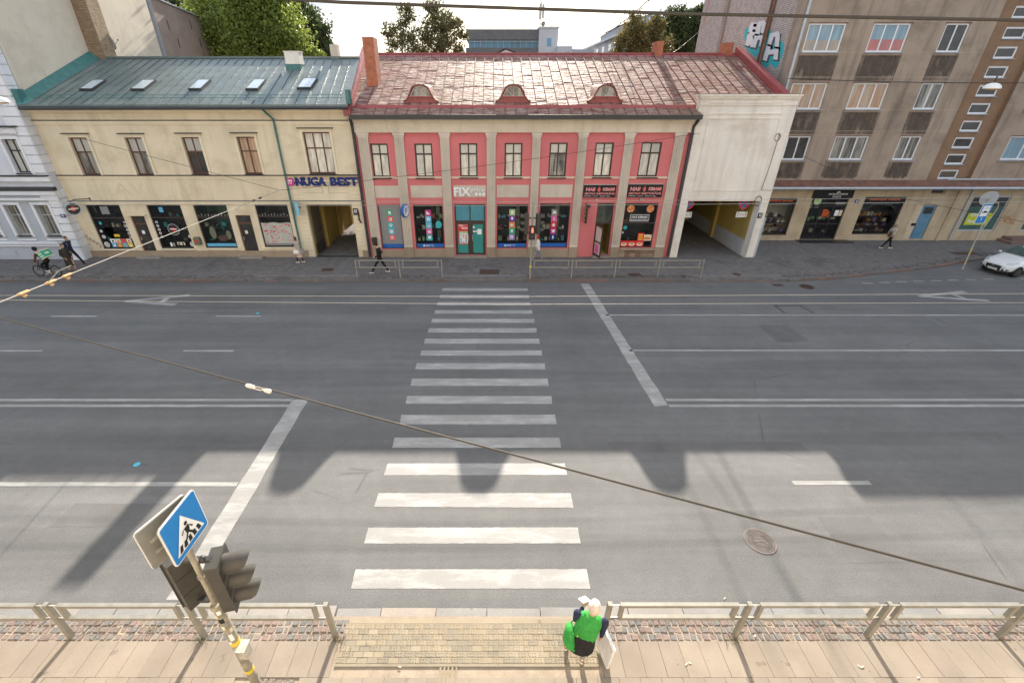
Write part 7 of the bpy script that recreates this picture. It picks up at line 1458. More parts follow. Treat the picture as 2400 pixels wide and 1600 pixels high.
for i, (p, q) in enumerate((((1372, 106), (1530, -8)), ((1310, 62), (1560, -14)), ((1570, 128), (1720, -10)), ((1322, 124), (1480, 20)))): wire(['dark phone wire climbing behind the white house roof', 'faint phone wire over the glass office', 'pale phone wire before the dense green tree', 'faint phone wire over the low annex'][i], [FP(*p, 60), FP(*q, 30)], .018 if i else .03, 'wire_grey' if i != 2 else 'wire_pale', .3)

# ------------------------------------------------------------------ people
def blob(name, caps, vox, mat_, parent, smooth=3):
    m = MB()
    for c in caps:
        p, q, a, b_ = c[:4]
        m.ball(p, a, 12); 
        if q is not None:
            m.ball(q, b_, 12); p, q = Vector(p), Vector(q); mean = lambda r: r if not isinstance(r, (tuple, list)) else (r[0] + r[1]) / 2
            if (q - p).length > 1e-4:
                if isinstance(a, (tuple, list)) and isinstance(b_, (tuple, list)):
                    n = 14; hd = c[4] if len(c) > 4 else 0; ca, sa = math.cos(hd), math.sin(hd); vs = []
                    for P0, rr in ((p, a), (q, b_)): vs += [P0 + Vector((rr[0] * math.cos(2 * math.pi * i / n), rr[1] * math.sin(2 * math.pi * i / n), 0)) for i in range(n)]
                    m.add(vs, [(i, (i + 1) % n, n + (i + 1) % n, n + i) for i in range(n)] + [tuple(range(n - 1, -1, -1)), tuple(range(n, 2 * n))])
                else: m.cyl(p, q, mean(a), mean(b_), 12)
    me = bpy.data.meshes.new("tmp"); me.from_pydata(m.v, [], m.f); bm = bmesh.new(); bm.from_mesh(me); bmesh.ops.recalc_face_normals(bm, faces=bm.faces); bm.to_mesh(me); bm.free()
    ob = bpy.data.objects.new("tmp", me); COL.objects.link(ob); rm = ob.modifiers.new("r", 'REMESH'); rm.mode = 'VOXEL'; rm.voxel_size = vox
    sm = ob.modifiers.new("s", 'SMOOTH'); sm.iterations = smooth; sm.factor = .5
    dg = bpy.context.evaluated_depsgraph_get(); me2 = bpy.data.meshes.new_from_object(ob.evaluated_get(dg)); bpy.data.objects.remove(ob); me2.name = name
    me2.materials.clear(); me2.materials.append(MATS[mat_]); me2.polygons.foreach_set('use_smooth', [True] * len(me2.polygons))
    o = bpy.data.objects.new(name, me2); COL.objects.link(o); o.parent = parent; ORG[o.name] = ORG.get(parent.name); return o
def ik(a, b_, l1, l2, bend):
    a, b_ = Vector(a), Vector(b_); d = b_ - a; L_ = min(d.length, (l1 + l2) * .999); x = (l1 * l1 - l2 * l2 + L_ * L_) / (2 * L_); h = math.sqrt(max(l1 * l1 - x * x, 0)); n = Vector(bend); n = (n - d.normalized() * n.dot(d.normalized())).normalized(); return a + d.normalized() * x + n * h
def person(loc, heading, label, H=1.72, lf=(-.09, .25), rf=(.09, -.25), lh=(-.26, .1, .88), rh=(.26, -.05, .88), lean=.04, nod=.0, look=0, top='cl_dark', sleeve='long', bottom=('trousers', 'cl_dark'), shoes='cl_black', hair='hair_dark', style='short', skin='skin', vox=.012, toplen=.86, lz=.0, rzf=.0, hold=None, hiph=.93, seat=None, girth=1.0):
    t = thing('person', loc, label, 'person', 'people in the street'); k = H / 1.72; t.rotation_euler = (0, 0, heading); t.scale = (k, k, k)
    ORG[t.name] = Vector(); g = girth
    hip = Vector((0, 0, hiph)) if seat is None else Vector(seat); ch = hip + Vector((0, lean * 6 * .06, .40)) if seat is None else hip + Vector((0, lean, .40 - abs(lean) * .3)); sh = ch + Vector((0, lean * .15, .10)); nk = sh + Vector((0, lean * .2 + .01, .09)); hd = nk + Vector((0, .03 + nod, .135))
    S = [sh + Vector((-.185 * g, 0, -.02)), sh + Vector((.185 * g, 0, -.02))]; Hn = [Vector(lh), Vector(rh)]; El = [ik(S[0], Hn[0], .29, .26, (-.5, -1, -.2)), ik(S[1], Hn[1], .29, .26, (.5, -1, -.2))]
    A = [Vector((lf[0], lf[1], .085 + lz)), Vector((rf[0], rf[1], .085 + rzf))]; Hp = [hip + Vector((-.09, 0, -.03)), hip + Vector((.09, 0, -.03))]; K = [ik(Hp[i], A[i], .43, .43, (0, 1, 0)) for i in (0, 1)]
    c = [(hd, None, (.074, .092, .115), 0), (hd + Vector((0, .045, -.06)), None, (.055, .055, .055), 0), (hd + Vector((0, .095, -.01)), None, (.013, .018, .022), 0), (hd + Vector((-.076, 0, -.005)), None, (.012, .022, .03), 0), (hd + Vector((.076, 0, -.005)), None, (.012, .022, .03), 0),
         (nk, hd - UZ * .06, .052, .05), (sh, nk - UZ * .02, (.12 * g, .075, .05), (.055, .055, .05)), (hip, ch, (.145 * g, .105 * g, .11), (.155 * g, .105 * g, .12)), (ch, sh, (.155 * g, .105 * g, .1), (.14 * g, .085, .06))]
    for i in (0, 1):
        s_ = -1 if i == 0 else 1; c += [(S[i], El[i], .055 * g, .042), (El[i], Hn[i], .040, .028), (Hp[i], K[i], .082 * g, .055), (K[i], A[i], .054, .037), (A[i] - UZ * .035, A[i] + Vector((0, .13, -.05)), .038, .03)]
        d = (Hn[i] - El[i]).normalized(); a = d.cross(Vector((0, 1, 0)) if abs(d.y) < .9 else UX).normalized(); lat = d.cross(a); pm = Hn[i] + d * .055; c.append((Hn[i], Hn[i] + d * .075, .027, .034))
        cur = a * (-.35 if a.dot(Vector((-s_, .2, 0))) < 0 else .35)
        for f_, (o_, L_) in enumerate(((-.030, .062), (-.010, .074), (.010, .070), (.030, .055))):
            b0 = Hn[i] + d * .085 + lat * o_; m1 = b0 + d * L_ * .55 + cur * .012; c += [(b0, m1, .0095, .009), (m1, m1 + (d + cur * 1.4).normalized() * L_ * .5, .009, .0075)]
        tb_ = Hn[i] + d * .03 + lat * -.03; c += [(tb_, tb_ + (d * .6 - lat * .8).normalized() * .045, .012, .010), (tb_ + (d * .6 - lat * .8).normalized() * .045, tb_ + (d * .6 - lat * .8).normalized() * .045 + (d + cur).normalized() * .03, .010, .008)]
    body = blob('body', c, min(vox, .0085), skin, t)
    for s_ in (-1, 1): m = MB(); m.ball(hd + Vector((s_ * .03, .086, .012)), (.011, .006, .007), 8); m.build('eye', 'cl_black', t)
    m = MB(); m.ball(hd + Vector((0, .094, -.058)), (.022, .008, .006), 8); m.build('mouth', 'pl_coral', t)
    hc = {'short': [(hd + Vector((0, -.014, .03)), None, (.084, .098, .10), 0)], 'long': [(hd + Vector((0, -.016, .02)), None, (.09, .102, .112), 0), (hd + Vector((0, -.06, -.06)), hd + Vector((0, -.075, -.15)), .07, .055)], 'bob': [(hd + Vector((0, -.022, .02)), None, (.105, .108, .115), 0), (hd + Vector((-.07, -.02, -.05)), None, .05, 0), (hd + Vector((.07, -.02, -.05)), None, .05, 0), (hd + Vector((0, -.06, -.05)), None, .07, 0)],
          'hat': [(hd + Vector((0, -.018, .03)), None, (.112, .138, .128), 0), (hd + Vector((0, -.03, -.03)), hd + Vector((0, -.02, .03)), (.106, .120, .03), (.114, .134, .02))]}[style]; blob('hair' if style != 'hat' else 'hat', hc, vox * .8, hair, t, 2)
    th = .022; bot = hip.z - (hiph - toplen) if seat is None else hip.z - .02
    tc_ = [(Vector((hip.x, hip.y, bot)) if seat is None else hip, ch, (.165 * g + th * .3, .125 * g, .03), (.165 * g + th * .4, .118 * g + th * .4, .12)), (ch, sh + UZ * .0, (.165 * g + th * .4, .115 * g + th * .4, .1), (.145 * g + th, .085 + th, .06)), (sh, nk - UZ * .03, (.12 * g, .08, .055), (.068, .068, .03))]
    if sleeve in ('long', 'short', 'sep'):
        ar = []
        for i in (0, 1): ar += [(S[i], El[i], .058 * min(g, 1.1) + th * .6, .046 + th * .4)] + ([(El[i], Hn[i] + (El[i] - Hn[i]) * .12, .052 + th * .3, .04)] if sleeve != 'short' else [])
        if sleeve == 'sep': blob('sleeves', ar, vox, hold['sleeve_mat'], t)
        else: tc_ += ar
    blob('jacket', tc_, vox, top, t)
    kind, mt_ = bottom[:2]
    if kind in ('trousers', 'skirt'):
        pm_ = mt_ if kind == 'trousers' else bottom[2]
        blob('trousers', [(hip + UZ * .04, hip - UZ * .03, (.155 * g, .118 * g, .08), (.15 * g, .115 * g, .08))] + [z for i in (0, 1) for z in ((Hp[i], K[i], .092 * g, .068), (K[i], A[i] + UZ * .02, .066, .052))], vox, pm_, t)
    if kind in ('skirt', 'coat'):
        z0 = bottom[3] if kind == 'skirt' else bottom[2]; mid = (A[0] + A[1]) / 2; w_ = abs(A[0].y - A[1].y) * .28
        blob('skirt' if kind == 'skirt' else 'coat_skirt', [(Vector((hip.x, hip.y, hip.z + .05)), Vector((mid.x * .4, mid.y * .5 + .0, z0)), (.155 * g, .125 * g, .06), (.215 * g, (.16 + w_) * max(1, g * .9), .02))], vox, mt_, t)
    if kind == 'coat':
        blob('stockings', [z for i in (0, 1) for z in ((K[i], A[i], .058, .04),)], vox, bottom[3], t)
    for i in (0, 1):
        d = Vector((0, 1, 0)); s0 = A[i] - UZ * .035; m2 = blob('shoe', [(s0 + d * -.045, s0 + d * .05, (.042, .05, .045), (.045, .05, .042)), (s0 + d * .05, s0 + d * .15 + UZ * -.012, (.045, .04, .038), (.038, .05, .028)), (s0 - d * .04 + UZ * .03, s0 - d * .02 + UZ * .045, (.042, .05, .03), (.042, .05, .03))], .010, shoes, t, 2)
        if hold and hold.get('stripe'): blob('shoe_band', [(A[i] + Vector((0, -.035, .0)), A[i] + Vector((0, -.032, .012)), (.050, .052, .014), (.050, .052, .014))], .008, 'shoe_stripe', m2, 1)
    return t, dict(hip=hip, sh=sh, hd=hd, S=S, El=El, Hn=Hn, A=A, K=K, ch=ch, k=k, nk=nk)
def place(t, v): return Matrix.Translation(t.location) @ t.rotation_euler.to_matrix().to_4x4() @ Matrix.Scale(t.scale.x, 4) @ Vector(v)
# woman on the near pavement
nw, J = person((1.60, 4.56, PV), R(-14), 'woman in bright green vest and pale hat reading a card at the near kerb', H=1.66, lf=(-.20, .13), rf=(.13, -.02), lh=(-.12, .30, 1.22), rh=(.33, .10, .80), lean=.05, nod=.02, top='cl_green', sleeve='sep', bottom=('skirt', 'cl_dark', 'cl_grey', .50), shoes='shoe_white', hair='cl_cream', style='hat', vox=.010, toplen=.90, hold={'sleeve_mat': 'cl_navy', 'stripe': 1}, girth=1.36)
nw.rotation_euler = (0, R(7), R(-14))
hl = place(nw, J['Hn'][0]); t = thing('leaflet', hl, 'white and green printed card held up by the woman in the green vest', 'card'); M = Matrix.Translation(hl + Vector((.03, .10, .06))) @ Matrix.Rotation(R(20), 4, 'Z') @ Matrix.Rotation(R(-35), 4, 'X'); m = MB(); m.obox(M, .075, .105, .003); m.build('card', 'pl_white', t); m = MB(); m.obox(M @ Matrix.Translation((.012, 0, .004)), .05, .09, .001); m.build('print', 'pl_leaf', t)
hb = place(nw, (-.27, -.02, .84)); t = thing('shoulder_bag', hb, 'bright green slouchy shoulder bag hanging at the left hip of the woman in the vest', 'bag'); ORG[t.name] = hb
bb_ = blob('pouch', [(Vector((0, 0, .05)), Vector((.0, -.03, -.20)), (.09, .15, .1), (.12, .19, .06)), (Vector((.02, -.05, -.2)), Vector((.06, -.16, -.26)), (.08, .1, .05), (.04, .05, .03))], .010, 'cl_green', t); m = MB(); p = place(nw, J['sh'] + Vector((-.13, -.01, .06))); q = place(nw, J['sh'] + Vector((-.12, -.13, -.05))); m.tube([hb + Vector((.02, .1, .1)), place(nw, J['sh'] + Vector((-.15, .12, -.1))), p, q, place(nw, (-.19, -.17, 1.05)), hb + Vector((.03, -.08, .1))], .013, 6); m.build('strap', 'cl_green', t)
m = MB(); m.ball(place(nw, (-.16, -.175, 1.06)), .014, 8); m.build('buckle', 'pl_yellow', t)
hr = place(nw, J['Hn'][1]); t = thing('flat_parcel', (hr.x + .1, hr.y, PV), 'flat white cardboard parcel held upright against the post by the woman in the vest', 'parcel'); M = Matrix.Translation((hr.x + .13, hr.y + .02, PV + .36)) @ Matrix.Rotation(R(12), 4, 'Z') @ Matrix.Rotation(R(5), 4, 'Y'); m = MB(); m.obox(M, .028, .24, .30); m.build('panel', 'cl_white', t); m = MB(); m.obox(M @ Matrix.Translation((0, 0, .305)), .03, .242, .008); m.build('edge_tape', 'pl_white', t)
# people on the far pavement
mb_, J = person((-6.64, 25.53, PV), R(90), 'man in black jacket and trousers with white shoes striding left behind the far railing', H=1.78, lf=(-.09, .50), rf=(.09, -.40), rzf=.03, lh=(-.17, .22, 1.02), rh=(.22, .12, .98), lean=.06, nod=.05, top='cl_black', bottom=('trousers', 'cl_black'), shoes='shoe_white', hair='cl_black')
m = MB(); 
ww_, J = person((2.97, 27.76, PV), R(90), 'red haired woman in white blouse walking left in front of the pink shop', H=1.62, lf=(-.08, .34), rf=(.08, -.34), lh=(-.13, .22, 1.06), rh=(.21, .10, .95), top='cl_white', bottom=('trousers', 'cl_jeans'), shoes='cl_black', hair='hair_red', style='bob', toplen=.80, girth=1.12)
bw_, J = person((-12.17, 27.4, PV), R(78), 'woman in beige coat reading her phone beside the yellow gateway', H=1.64, lf=(-.08, .16), rf=(.08, -.16), lh=(-.1, .28, 1.10), rh=(.1, .30, 1.06), nod=.04, top='cl_beige', bottom=('coat', 'cl_pinkbeige', .42, 'cl_dark'), shoes='shoe_white', hair='hair_brown', style='long', toplen=.8)
q = place(bw_, (-.0, .38, 1.13)); t = thing('phone', q, 'small dark phone in the hands of the woman in beige', 'phone'); m = MB(); m.obox(Matrix.Translation(q) @ Matrix.Rotation(R(40), 4, 'X'), .05, .09, .012); m.build('case', 'cl_black', t)
q = place(bw_, (-.22, .05, .78)); t = thing('handbag', q, 'white handbag on the arm of the woman in beige', 'bag', 'bags'); ORG[t.name] = q; blob('pouch', [(Vector((-.14, 0, 0)), Vector((.14, 0, 0)), (.05, .07, .13), (.05, .07, .13)), (Vector((0, 0, 0)), None, (.17, .07, .14), 0)], .014, 'cl_white', t); m = MB(); m.tube([q + Vector((-.1, 0, .1)), q + Vector((0, 0, .32)), q + Vector((.1, 0, .1))], .012, 6); m.build('handle', 'cl_white', t)
q = place(bw_, (.05, -.24, .82)); t = thing('shoulder_bag', q, 'grey shoulder bag at the back of the woman in beige', 'bag', 'bags'); ORG[t.name] = q; blob('pouch', [(Vector((0, 0, .1)), Vector((0, 0, -.14)), (.10, .08, .05), (.17, .1, .08))], .014, 'cl_grey', t); m = MB(); m.tube([q + UZ * .1, q + Vector((-.04, -.02, .35)), place(bw_, (.1, 0, 1.45))], .012, 6); m.build('strap', 'cl_grey', t)
wr_, J = person((27.5, 30.34, PV), R(-96), 'person in grey jacket and black trousers with white shoes striding along the right pavement', H=1.66, lf=(-.09, .30), rf=(.09, -.46), rzf=.03, lh=(-.24, -.08, .88), rh=(.22, .02, .90), lean=.0, top='cl_silver', bottom=('trousers', 'cl_black'), shoes='shoe_white', hair='hair_grey', style='bob', girth=1.08)
q = place(wr_, (.1, -.22, 1.12)); t = thing('backpack', q, 'small dark red backpack on the person in the grey jacket', 'bag', 'bags'); ORG[t.name] = q; blob('pouch', [(Vector((0, 0, .12)), Vector((0, 0, -.14)), (.09, .08, .06), (.11, .1, .08))], .014, 'cl_brown', t)
cw_, J = person((-25.5, 25.86, PV), R(-100), 'woman in long dark coat with bare calves walking right past the courier', H=1.66, lf=(-.09, .14), rf=(.09, -.12), lh=(-.2, .12, .92), rh=(.2, .1, .92), top='cl_olive', bottom=('coat', 'cl_olive', .40, 'skin'), shoes='cl_black', hair='hair_brown', toplen=.85, girth=1.08)
cm_, J = person((-26.2, 27.0, PV), R(-92), 'man with grey backpack and dark jacket walking right behind the woman in the coat', H=1.78, lf=(-.09, .42), rf=(.09, -.22), lh=(-.24, -.1, .9), rh=(.22, .15, .92), top='cl_navy', bottom=('trousers', 'cl_black'), shoes='cl_brown', hair='hair_brown', skin='skin_tan')
q = place(cm_, (0, -.22, 1.2)); t = thing('backpack', q, 'grey backpack on the man walking by the white quoins', 'bag', 'bags'); ORG[t.name] = q; blob('pouch', [(Vector((0, 0, .14)), Vector((0, 0, -.18)), (.13, .1, .07), (.15, .11, .08))], .014, 'cl_grey', t); m = MB()
for s_ in (-.13, .13): m.tube([place(cm_, (s_, -.16, 1.42)), place(cm_, (s_, .02, 1.47)), place(cm_, (s_, .13, 1.3)), place(cm_, (s_, .0, 1.05))], .018, 6)
m.build('strap', 'cl_grey', t)
# bicycle and courier
fw, rw_ = Vector((-26.72, 25.04, PV)), Vector((-25.62, 24.97, PV)); bx = (fw - rw_).normalized(); wl = .335; bz = UZ; by_ = Vector((-bx.y, bx.x, 0))
bk = thing('bicycle', (fw + rw_) / 2, 'black bicycle ridden leftwards along the far pavement', 'bicycle'); Fc, Rc = fw + UZ * wl, rw_ + UZ * wl
def torus(mb, c, r, r2, N=30):
    mb.tube([c + bx * (r * math.cos(2 * math.pi * i / N)) + UZ * (r * math.sin(2 * math.pi * i / N)) for i in range(N + 1)], r2, 6)
for c in (Fc, Rc):
    m = MB(); torus(m, c, wl - .02, .024); w_ = m.build('wheel', 'cl_black', bk); m = MB()
    for i in range(16): a = 2 * math.pi * i / 16; m.tube([c, c + bx * ((wl - .04) * math.cos(a)) + UZ * ((wl - .04) * math.sin(a))], .0025, 3)
    m.cyl(c - by_ * .04, c + by_ * .04, .03, n=10); m.build('spokes', 'galvanised', w_)
BBk = rw_ + bx * .43 + UZ * .29; ST_ = rw_ + bx * .28 + UZ * .82; HT = fw - bx * .20 + UZ * .80; HB = fw - bx * .15 + UZ * .66; m = MB()
for a, b_, r_ in ((BBk, ST_, .018), (BBk, HB, .02), (ST_ - UZ * .1 + bx * .02, HT, .018), (HT + UZ * .06 - bx * .02, HB, .02), (Rc, BBk, .012), (Rc, ST_ - UZ * .12, .010)): m.tube([a, b_], r_, 8)
for s_ in (-.055, .055): m.tube([HB + by_ * s_ * .6, Fc + by_ * s_], .013, 6)
m.build('frame', 'cl_black', bk); m = MB(); hbx = HT + UZ * .12 - bx * .03; m.tube([HT, hbx], .014, 6); m.tube([hbx - by_ * .28 - bx * .08, hbx - by_ * .2, hbx + by_ * .2, hbx + by_ * .28 - bx * .08], .013, 6); m.build('handlebar', 'cl_black', bk)
m = MB(); m.ball(ST_ + UZ * .08, (.13, .07, .03), 10); m.tube([ST_ - UZ * .02, ST_ + UZ * .07], .014, 6); m.build('saddle', 'cl_black', bk); m = MB(); m.cyl(BBk - by_ * .06, BBk - by_ * .05, .09, n=20); m.tube([BBk - by_ * .08, BBk - by_ * .08 + bx * .12 - UZ * .12], .01, 5); m.tube([BBk + by_ * .08, BBk + by_ * .08 - bx * .12 + UZ * .12], .01, 5); m.box(*[q for q in (BBk.x - .2, BBk.x - .08, BBk.y - .16, BBk.y - .06, BBk.z - .14, BBk.z - .11)]); m.build('crank', 'galvanised', bk)
m = MB(); m.tube([Rc + bx * .03 + UZ * (wl + .02), Rc - bx * .2 + UZ * (wl - .05)], .02, 5); m.build('mudguard', 'cl_black', bk)
hdg = math.atan2(-bx.x, bx.y); lx = lambda P: (Matrix.Rotation(-hdg, 4, 'Z') @ (P - (rw_ + bx * .30)))
seat_ = lx(ST_ + UZ * .17); l1 = lx(BBk + by_ * .11 - bx * .10 + UZ * .06); r1 = lx(BBk - by_ * .11 + bx * .10 - UZ * .12)
cr, J = person(rw_ + bx * .30, hdg, 'courier in brown jacket and black cap riding the bicycle with hands on the bars', H=1.72, lf=(l1.x, l1.y), lz=l1.z - .03, rf=(r1.x, r1.y), rzf=r1.z - .03, lh=tuple(lx(hbx + by_ * .25 - bx * .06)), rh=tuple(lx(hbx - by_ * .25 - bx * .06)), seat=tuple(seat_), lean=.24, nod=.05, top='cl_brown', bottom=('trousers', 'cl_black'), shoes='shoe_white', hair='cl_black', style='hat', skin='skin_tan')
q = place(cr, J['ch'] + Vector((0, -.34, .06))); t = thing('delivery_box', q, 'big green and white food delivery box on the back of the courier', 'delivery box'); M = Matrix.Translation(q) @ Matrix.Rotation(hdg, 4, 'Z') @ Matrix.Rotation(R(-24), 4, 'X'); m = MB(); m.obox(M, .23, .20, .22); m.build('case', 'pl_green', t)
m = MB()
for z in (-.2, .2): m.obox(M @ Matrix.Translation((0, 0, z)), .236, .206, .025)
m.build('piping', 'pl_cream', t); ux = M.to_3x3() @ Vector((0, -1, 0)); uz = M.to_3x3() @ UZ; m = MB(); text(m, 'Bolt', M @ Vector((-.231, .13, .02)), ux, uz, .22, .12, .003, 0, .03); text(m, 'Food', M @ Vector((-.231, .13, -.13)), ux, uz, .24, .12, .003, 0, .03)
text(m, 'Bolt', M @ Vector((.231, -.13, .02)), -ux, uz, .22, .12, .003, 0, .03); text(m, 'Food', M @ Vector((.231, -.13, -.13)), -ux, uz, .24, .12, .003, 0, .03); bk_x = M.to_3x3() @ UX; text(m, 'Bolt', M @ Vector((-.13, -.201, -.05)), bk_x, uz, .24, .13, .003, 0, .03); m.build('lettering', 'pl_white', t)
m = MB()
for s_ in (-.12, .12): m.tube([place(cr, J['ch'] + Vector((s_, -.14, .02))), place(cr, J['sh'] + Vector((s_, .0, .07))), place(cr, J['ch'] + Vector((s_, .15, .02))), place(cr, J['hip'] + Vector((s_, -.05, .1)))], .018, 6)
m.build('strap', 'pl_leaf', t)

# ------------------------------------------------------------------ parked car at the right edge
b = NB("car_paint"); b.p.inputs['Coat Weight'].default_value = 1.0; b.p.inputs['Coat Roughness'].default_value = .03; b.end((.70, .72, .74), .35, .5)
glass("car_glass", (.02, .045, .045), col2=(.05, .09, .09))
simple("tyre", (.02, .02, .02), .8, .3, 0, .15, 10); simple("chrome", (.6, .6, .62), .18, .5, .9, .05, 6); glass("lamp_glass", (.45, .48, .5), var=.3, vs=9)
ca, cb = G(2281, 631), G(2357, 651); co = (ca + cb) / 2; lat = (cb - ca); lat.z = 0; lat.normalize(); fwd = Vector((-abs(lat.y), lat.x * (1 if lat.x < 0 else 1), 0)); fwd = Vector((lat.y, -lat.x, 0)); fwd = fwd if fwd.x < 0 else -fwd
fwd = Vector((-.985, -.17, 0)).normalized(); lat = Vector((fwd.y, -fwd.x, 0)); lat = lat if lat.y < 0 else -lat   # lat points to the side seen from the road
car = thing('parked_car', co, 'white hatchback parked facing left in the bay by the taxi sign', 'car'); Q = lambda s_, l, z: co - fwd * s_ + lat * l + UZ * z   # s: metres back from the nose
secs = [  # s, half width low, half width belt, z sill, z belt, z roof, half width roof
 (.00, .42, .50, .34, .60, .66, .36), (.08, .66, .68, .24, .66, .74, .52), (.30, .78, .80, .20, .74, .86, .60), (.75, .82, .83, .19, .84, .96, .64), (1.10, .83, .84, .19, .90, 1.02, .66),
 (1.22, .83, .84, .19, .92, 1.08, .66), (1.95, .83, .84, .19, .95, 1.46, .56), (2.5, .83, .84, .19, .97, 1.52, .56), (3.1, .83, .83, .19, .98, 1.50, .55), (3.55, .80, .81, .22, .97, 1.36, .55), (3.78, .70, .74, .28, .92, 1.02, .52), (3.84, .6, .64, .34, .80, .86, .45)]
m = MB(); ring_ = lambda q: [(-q[1], q[3]), (-q[2], (q[3] + q[4]) / 2), (-q[2] * .985, q[4]), (-q[6], q[5] - .03), (-q[6] * .5, q[5]), (q[6] * .5, q[5]), (q[6], q[5] - .03), (q[2] * .985, q[4]), (q[2], (q[3] + q[4]) / 2), (q[1], q[3])]
N = 10; vs = []
for q in secs: vs += [Q(q[0], l, z) for l, z in ring_(q)]
fs = [(i * N + j, i * N + (j + 1) % N, (i + 1) * N + (j + 1) % N, (i + 1) * N + j) for i in range(len(secs) - 1) for j in range(N)] + [tuple(range(N - 1, -1, -1)), tuple(range((len(secs) - 1) * N, len(secs) * N))]
m.add(vs, fs); bo = m.build('body', 'car_paint', car, smooth=True, fix=True); sb = bo.modifiers.new('s', 'SUBSURF'); sb.levels = 2; sb.render_levels = 2
def lerp_sec(s_):
    for a, b_ in zip(secs[:-1], secs[1:]):
        if a[0] <= s_ <= b_[0]: k = (s_ - a[0]) / (b_[0] - a[0]); return [x + (y - x) * k for x, y in zip(a, b_)]
def skinp(s_, k, side, off=.012):    # k: 0 belt .. 1 roof edge on the side
    q = lerp_sec(s_); return Q(s_, side * (q[2] * .985 + (q[6] - q[2] * .985) * k + off), q[4] + (q[5] - .03 - q[4]) * k)
m = MB(); n = 8; gl_ = []
for i in range(n + 1):      # windscreen
    k = i / n; s_ = 1.26 + .66 * k; q = lerp_sec(s_); w_ = q[6] * (.98); gl_.append([Q(s_ - .05, w_ * f_, q[5] - .03 + .05 + .03 * (1 - f_ * f_)) for f_ in (-.97, -.6, -.2, .2, .6, .97)])
for i in range(n): 
    for j in range(5): m.quad(gl_[i][j], gl_[i][j + 1], gl_[i + 1][j + 1], gl_[i + 1][j])
m.build('windscreen', 'car_glass', car, smooth=True)
for side in (-1, 1):
    m = MB(); P1 = [skinp(s_, .12, side, .0) for s_ in (1.45, 1.8, 2.4, 3.0, 3.45)]; P2 = [skinp(s_, .86, side, .015) for s_ in (1.85, 2.0, 2.4, 3.0, 3.3)]
    for i in range(4): m.quad(P1[i], P1[i + 1], P2[i + 1], P2[i])
    m.build('side_window', 'car_glass', car)
    m = MB(); c = Q(1.45, side * .93, 1.02); m.ball(c, (.06, .1, .075), 10); m.tube([c, Q(1.5, side * .8, .96)], .025, 6); m.build('wing_mirror', 'car_paint', car, smooth=True)
    hp = [(.10, .50, .66), (.22, .70, .70), (.62, .80, .85), (.66, .74, .90), (.40, .62, .84), (.16, .46, .76)]
    m = MB(); hh = [Q(a - .03, side * b_, c + .025) for a, b_, c in hp]; cen = sum(hh, Vector()) / 6 + UZ * .04; m.add(hh + [cen], [(i, (i + 1) % 6, 6) for i in range(6)]); m.build('headlight', 'lamp_glass', car, smooth=True)
    m = MB(); fp_ = [(.045, .44, .30), (.10, .68, .34), (.17, .74, .46), (.06, .46, .46)]; m.add([Q(a - .045, side * b_, c) for a, b_, c in fp_], [(0, 1, 2, 3)]); gfl = m.build('fog_lamp_recess', 'black_plastic', car); m = MB(); c = Q(.03, side * .58, .36); m.ball(c, (.03, .04, .035), 8); m.build('fog_lamp', 'chrome', gfl)
    for s_ in (.72, 3.16):
        m = MB(); c = Q(s_, side * .74, .30); m.cyl(c - lat * side * .12, c + lat * side * .105, .30, n=28); w_ = m.build('wheel', 'tyre', car); m = MB(); c2 = c + lat * side * .107; m.cyl(c2 - lat * side * .01, c2, .20, n=24); 
        for i in range(5): a = 2 * math.pi * i / 5; m.tube([c2, c2 + fwd * (.19 * math.cos(a)) + UZ * (.19 * math.sin(a))], .022, 5)
        m.build('rim', 'signal_black', w_); m = MB(); N2 = 18
        for i in range(N2): a, b_ = math.pi * i / N2, math.pi * (i + 1) / N2; f2 = lambda g, rr: c + lat * side * .093 + fwd * (rr * math.cos(g)) + UZ * (rr * math.sin(g)); m.quad(f2(a, .30), f2(b_, .30), f2(b_, .355), f2(a, .355))
        m.build('wheel_arch', 'black_plastic', w_)
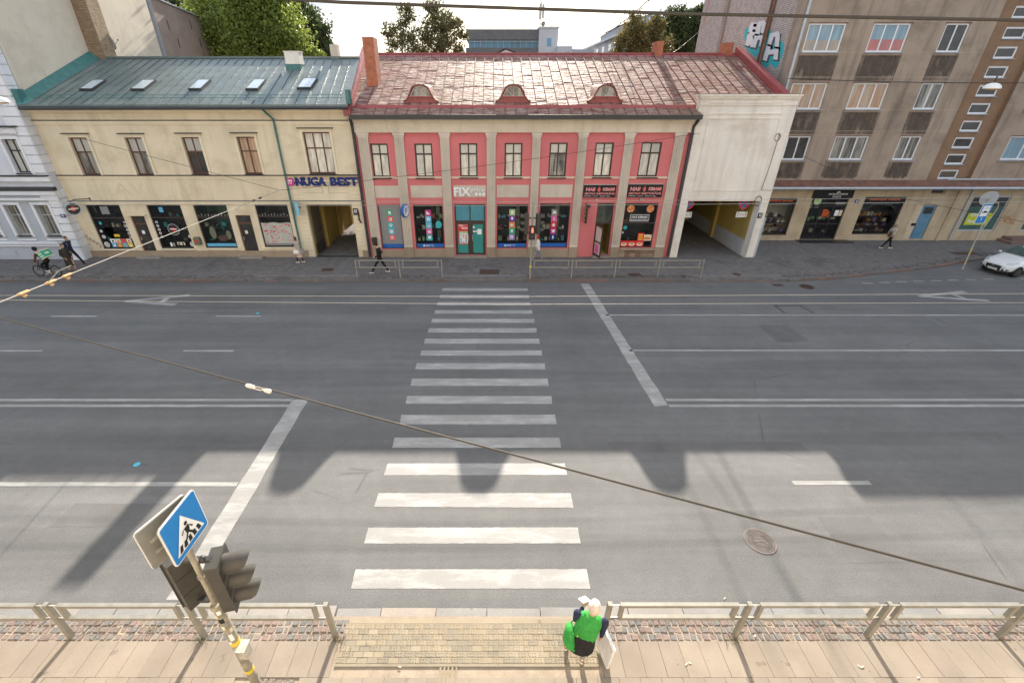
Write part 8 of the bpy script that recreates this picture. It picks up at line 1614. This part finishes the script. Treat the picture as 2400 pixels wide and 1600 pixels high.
m = MB(); gp_ = [(-.40, .60), (.40, .60), (.36, .30), (.30, .24), (-.30, .24), (-.36, .30)]; m.add([Q(-.05 if abs(l) < .35 else -.01, l, z) for l, z in gp_] + [Q(-.07, 0, .43)], [(i, (i + 1) % 6, 6) for i in range(6)]); gr = m.build('grille', 'black_plastic', car)
m = MB(); Mx = Matrix.Translation(Q(-.085, .02, .38)) @ Matrix.Rotation(math.atan2(lat.y, lat.x), 4, 'Z'); m.obox(Mx, .26, .008, .055); pt_ = m.build('number_plate', 'white_paint', car); m = MB(); text(m, 'GU-5724', Q(-.094, -.19, .345), lat, UZ, .42, .075, .003, 0, .01); m.build('lettering', 'pl_black', pt_); m = MB(); m.obox(Mx @ Matrix.Translation((-.24, -.009, 0)), .022, .002, .05); m.build('country_band', 'sign_blue', pt_)
m = MB(); c = Q(-.07, 0, .565); m.ball(c, (.035, .05, .035), 10); m.build('badge', 'chrome', car)

# ------------------------------------------------------------------ weeds along the far kerb and post feet
m = MB(); random.seed(31)
def tuft(x, y, z, n, h):
    for _ in range(n):
        a = random.uniform(0, 6.28); d = random.uniform(.02, .12); px2, py2 = x + random.gauss(0, .08), y + random.gauss(0, .05); m.add([(px2 - .006, py2, z), (px2 + .006, py2, z), (px2 + d * math.cos(a), py2 + d * math.sin(a), z + random.uniform(.4, 1) * h)], [(0, 1, 2)])
for _ in range(60): tuft(random.uniform(2.4, 11.6), random.uniform(24.6, 25.1), PV, 8, .09)
for x in (6.6, 7.6, 8.9, 11.3): tuft(x, 24.9, PV, 40, .16)
for _ in range(14): tuft(random.uniform(-21, -16), 28.45, PV, 12, .1)
for x, y in ((-5.78, 4.86), (-6.9, 5.1), (-3.05, 4.85), (4.8, 4.87)): tuft(x, y, PV, 26, .13)
tag(m.build('weeds', 'leaf_grass'), kind='stuff')
m = MB(); random.seed(8)
for u, v in ((1608, 1556), (1616, 1553), (2021, 1562), (2014, 1561), (2151, 1587), (1769, 1489), (937, 1562), (1698, 1402), (500, 585), (463, 606)): 
    p = G(u, v, PV if v > 1440 or v < 640 else 0); a = random.uniform(0, 3); m.obox(Matrix.Translation(p + UZ * .01) @ Matrix.Rotation(a, 4, 'Z'), .028, .008, .004)
tag(m.build('litter', 'pl_cream'), kind='stuff')
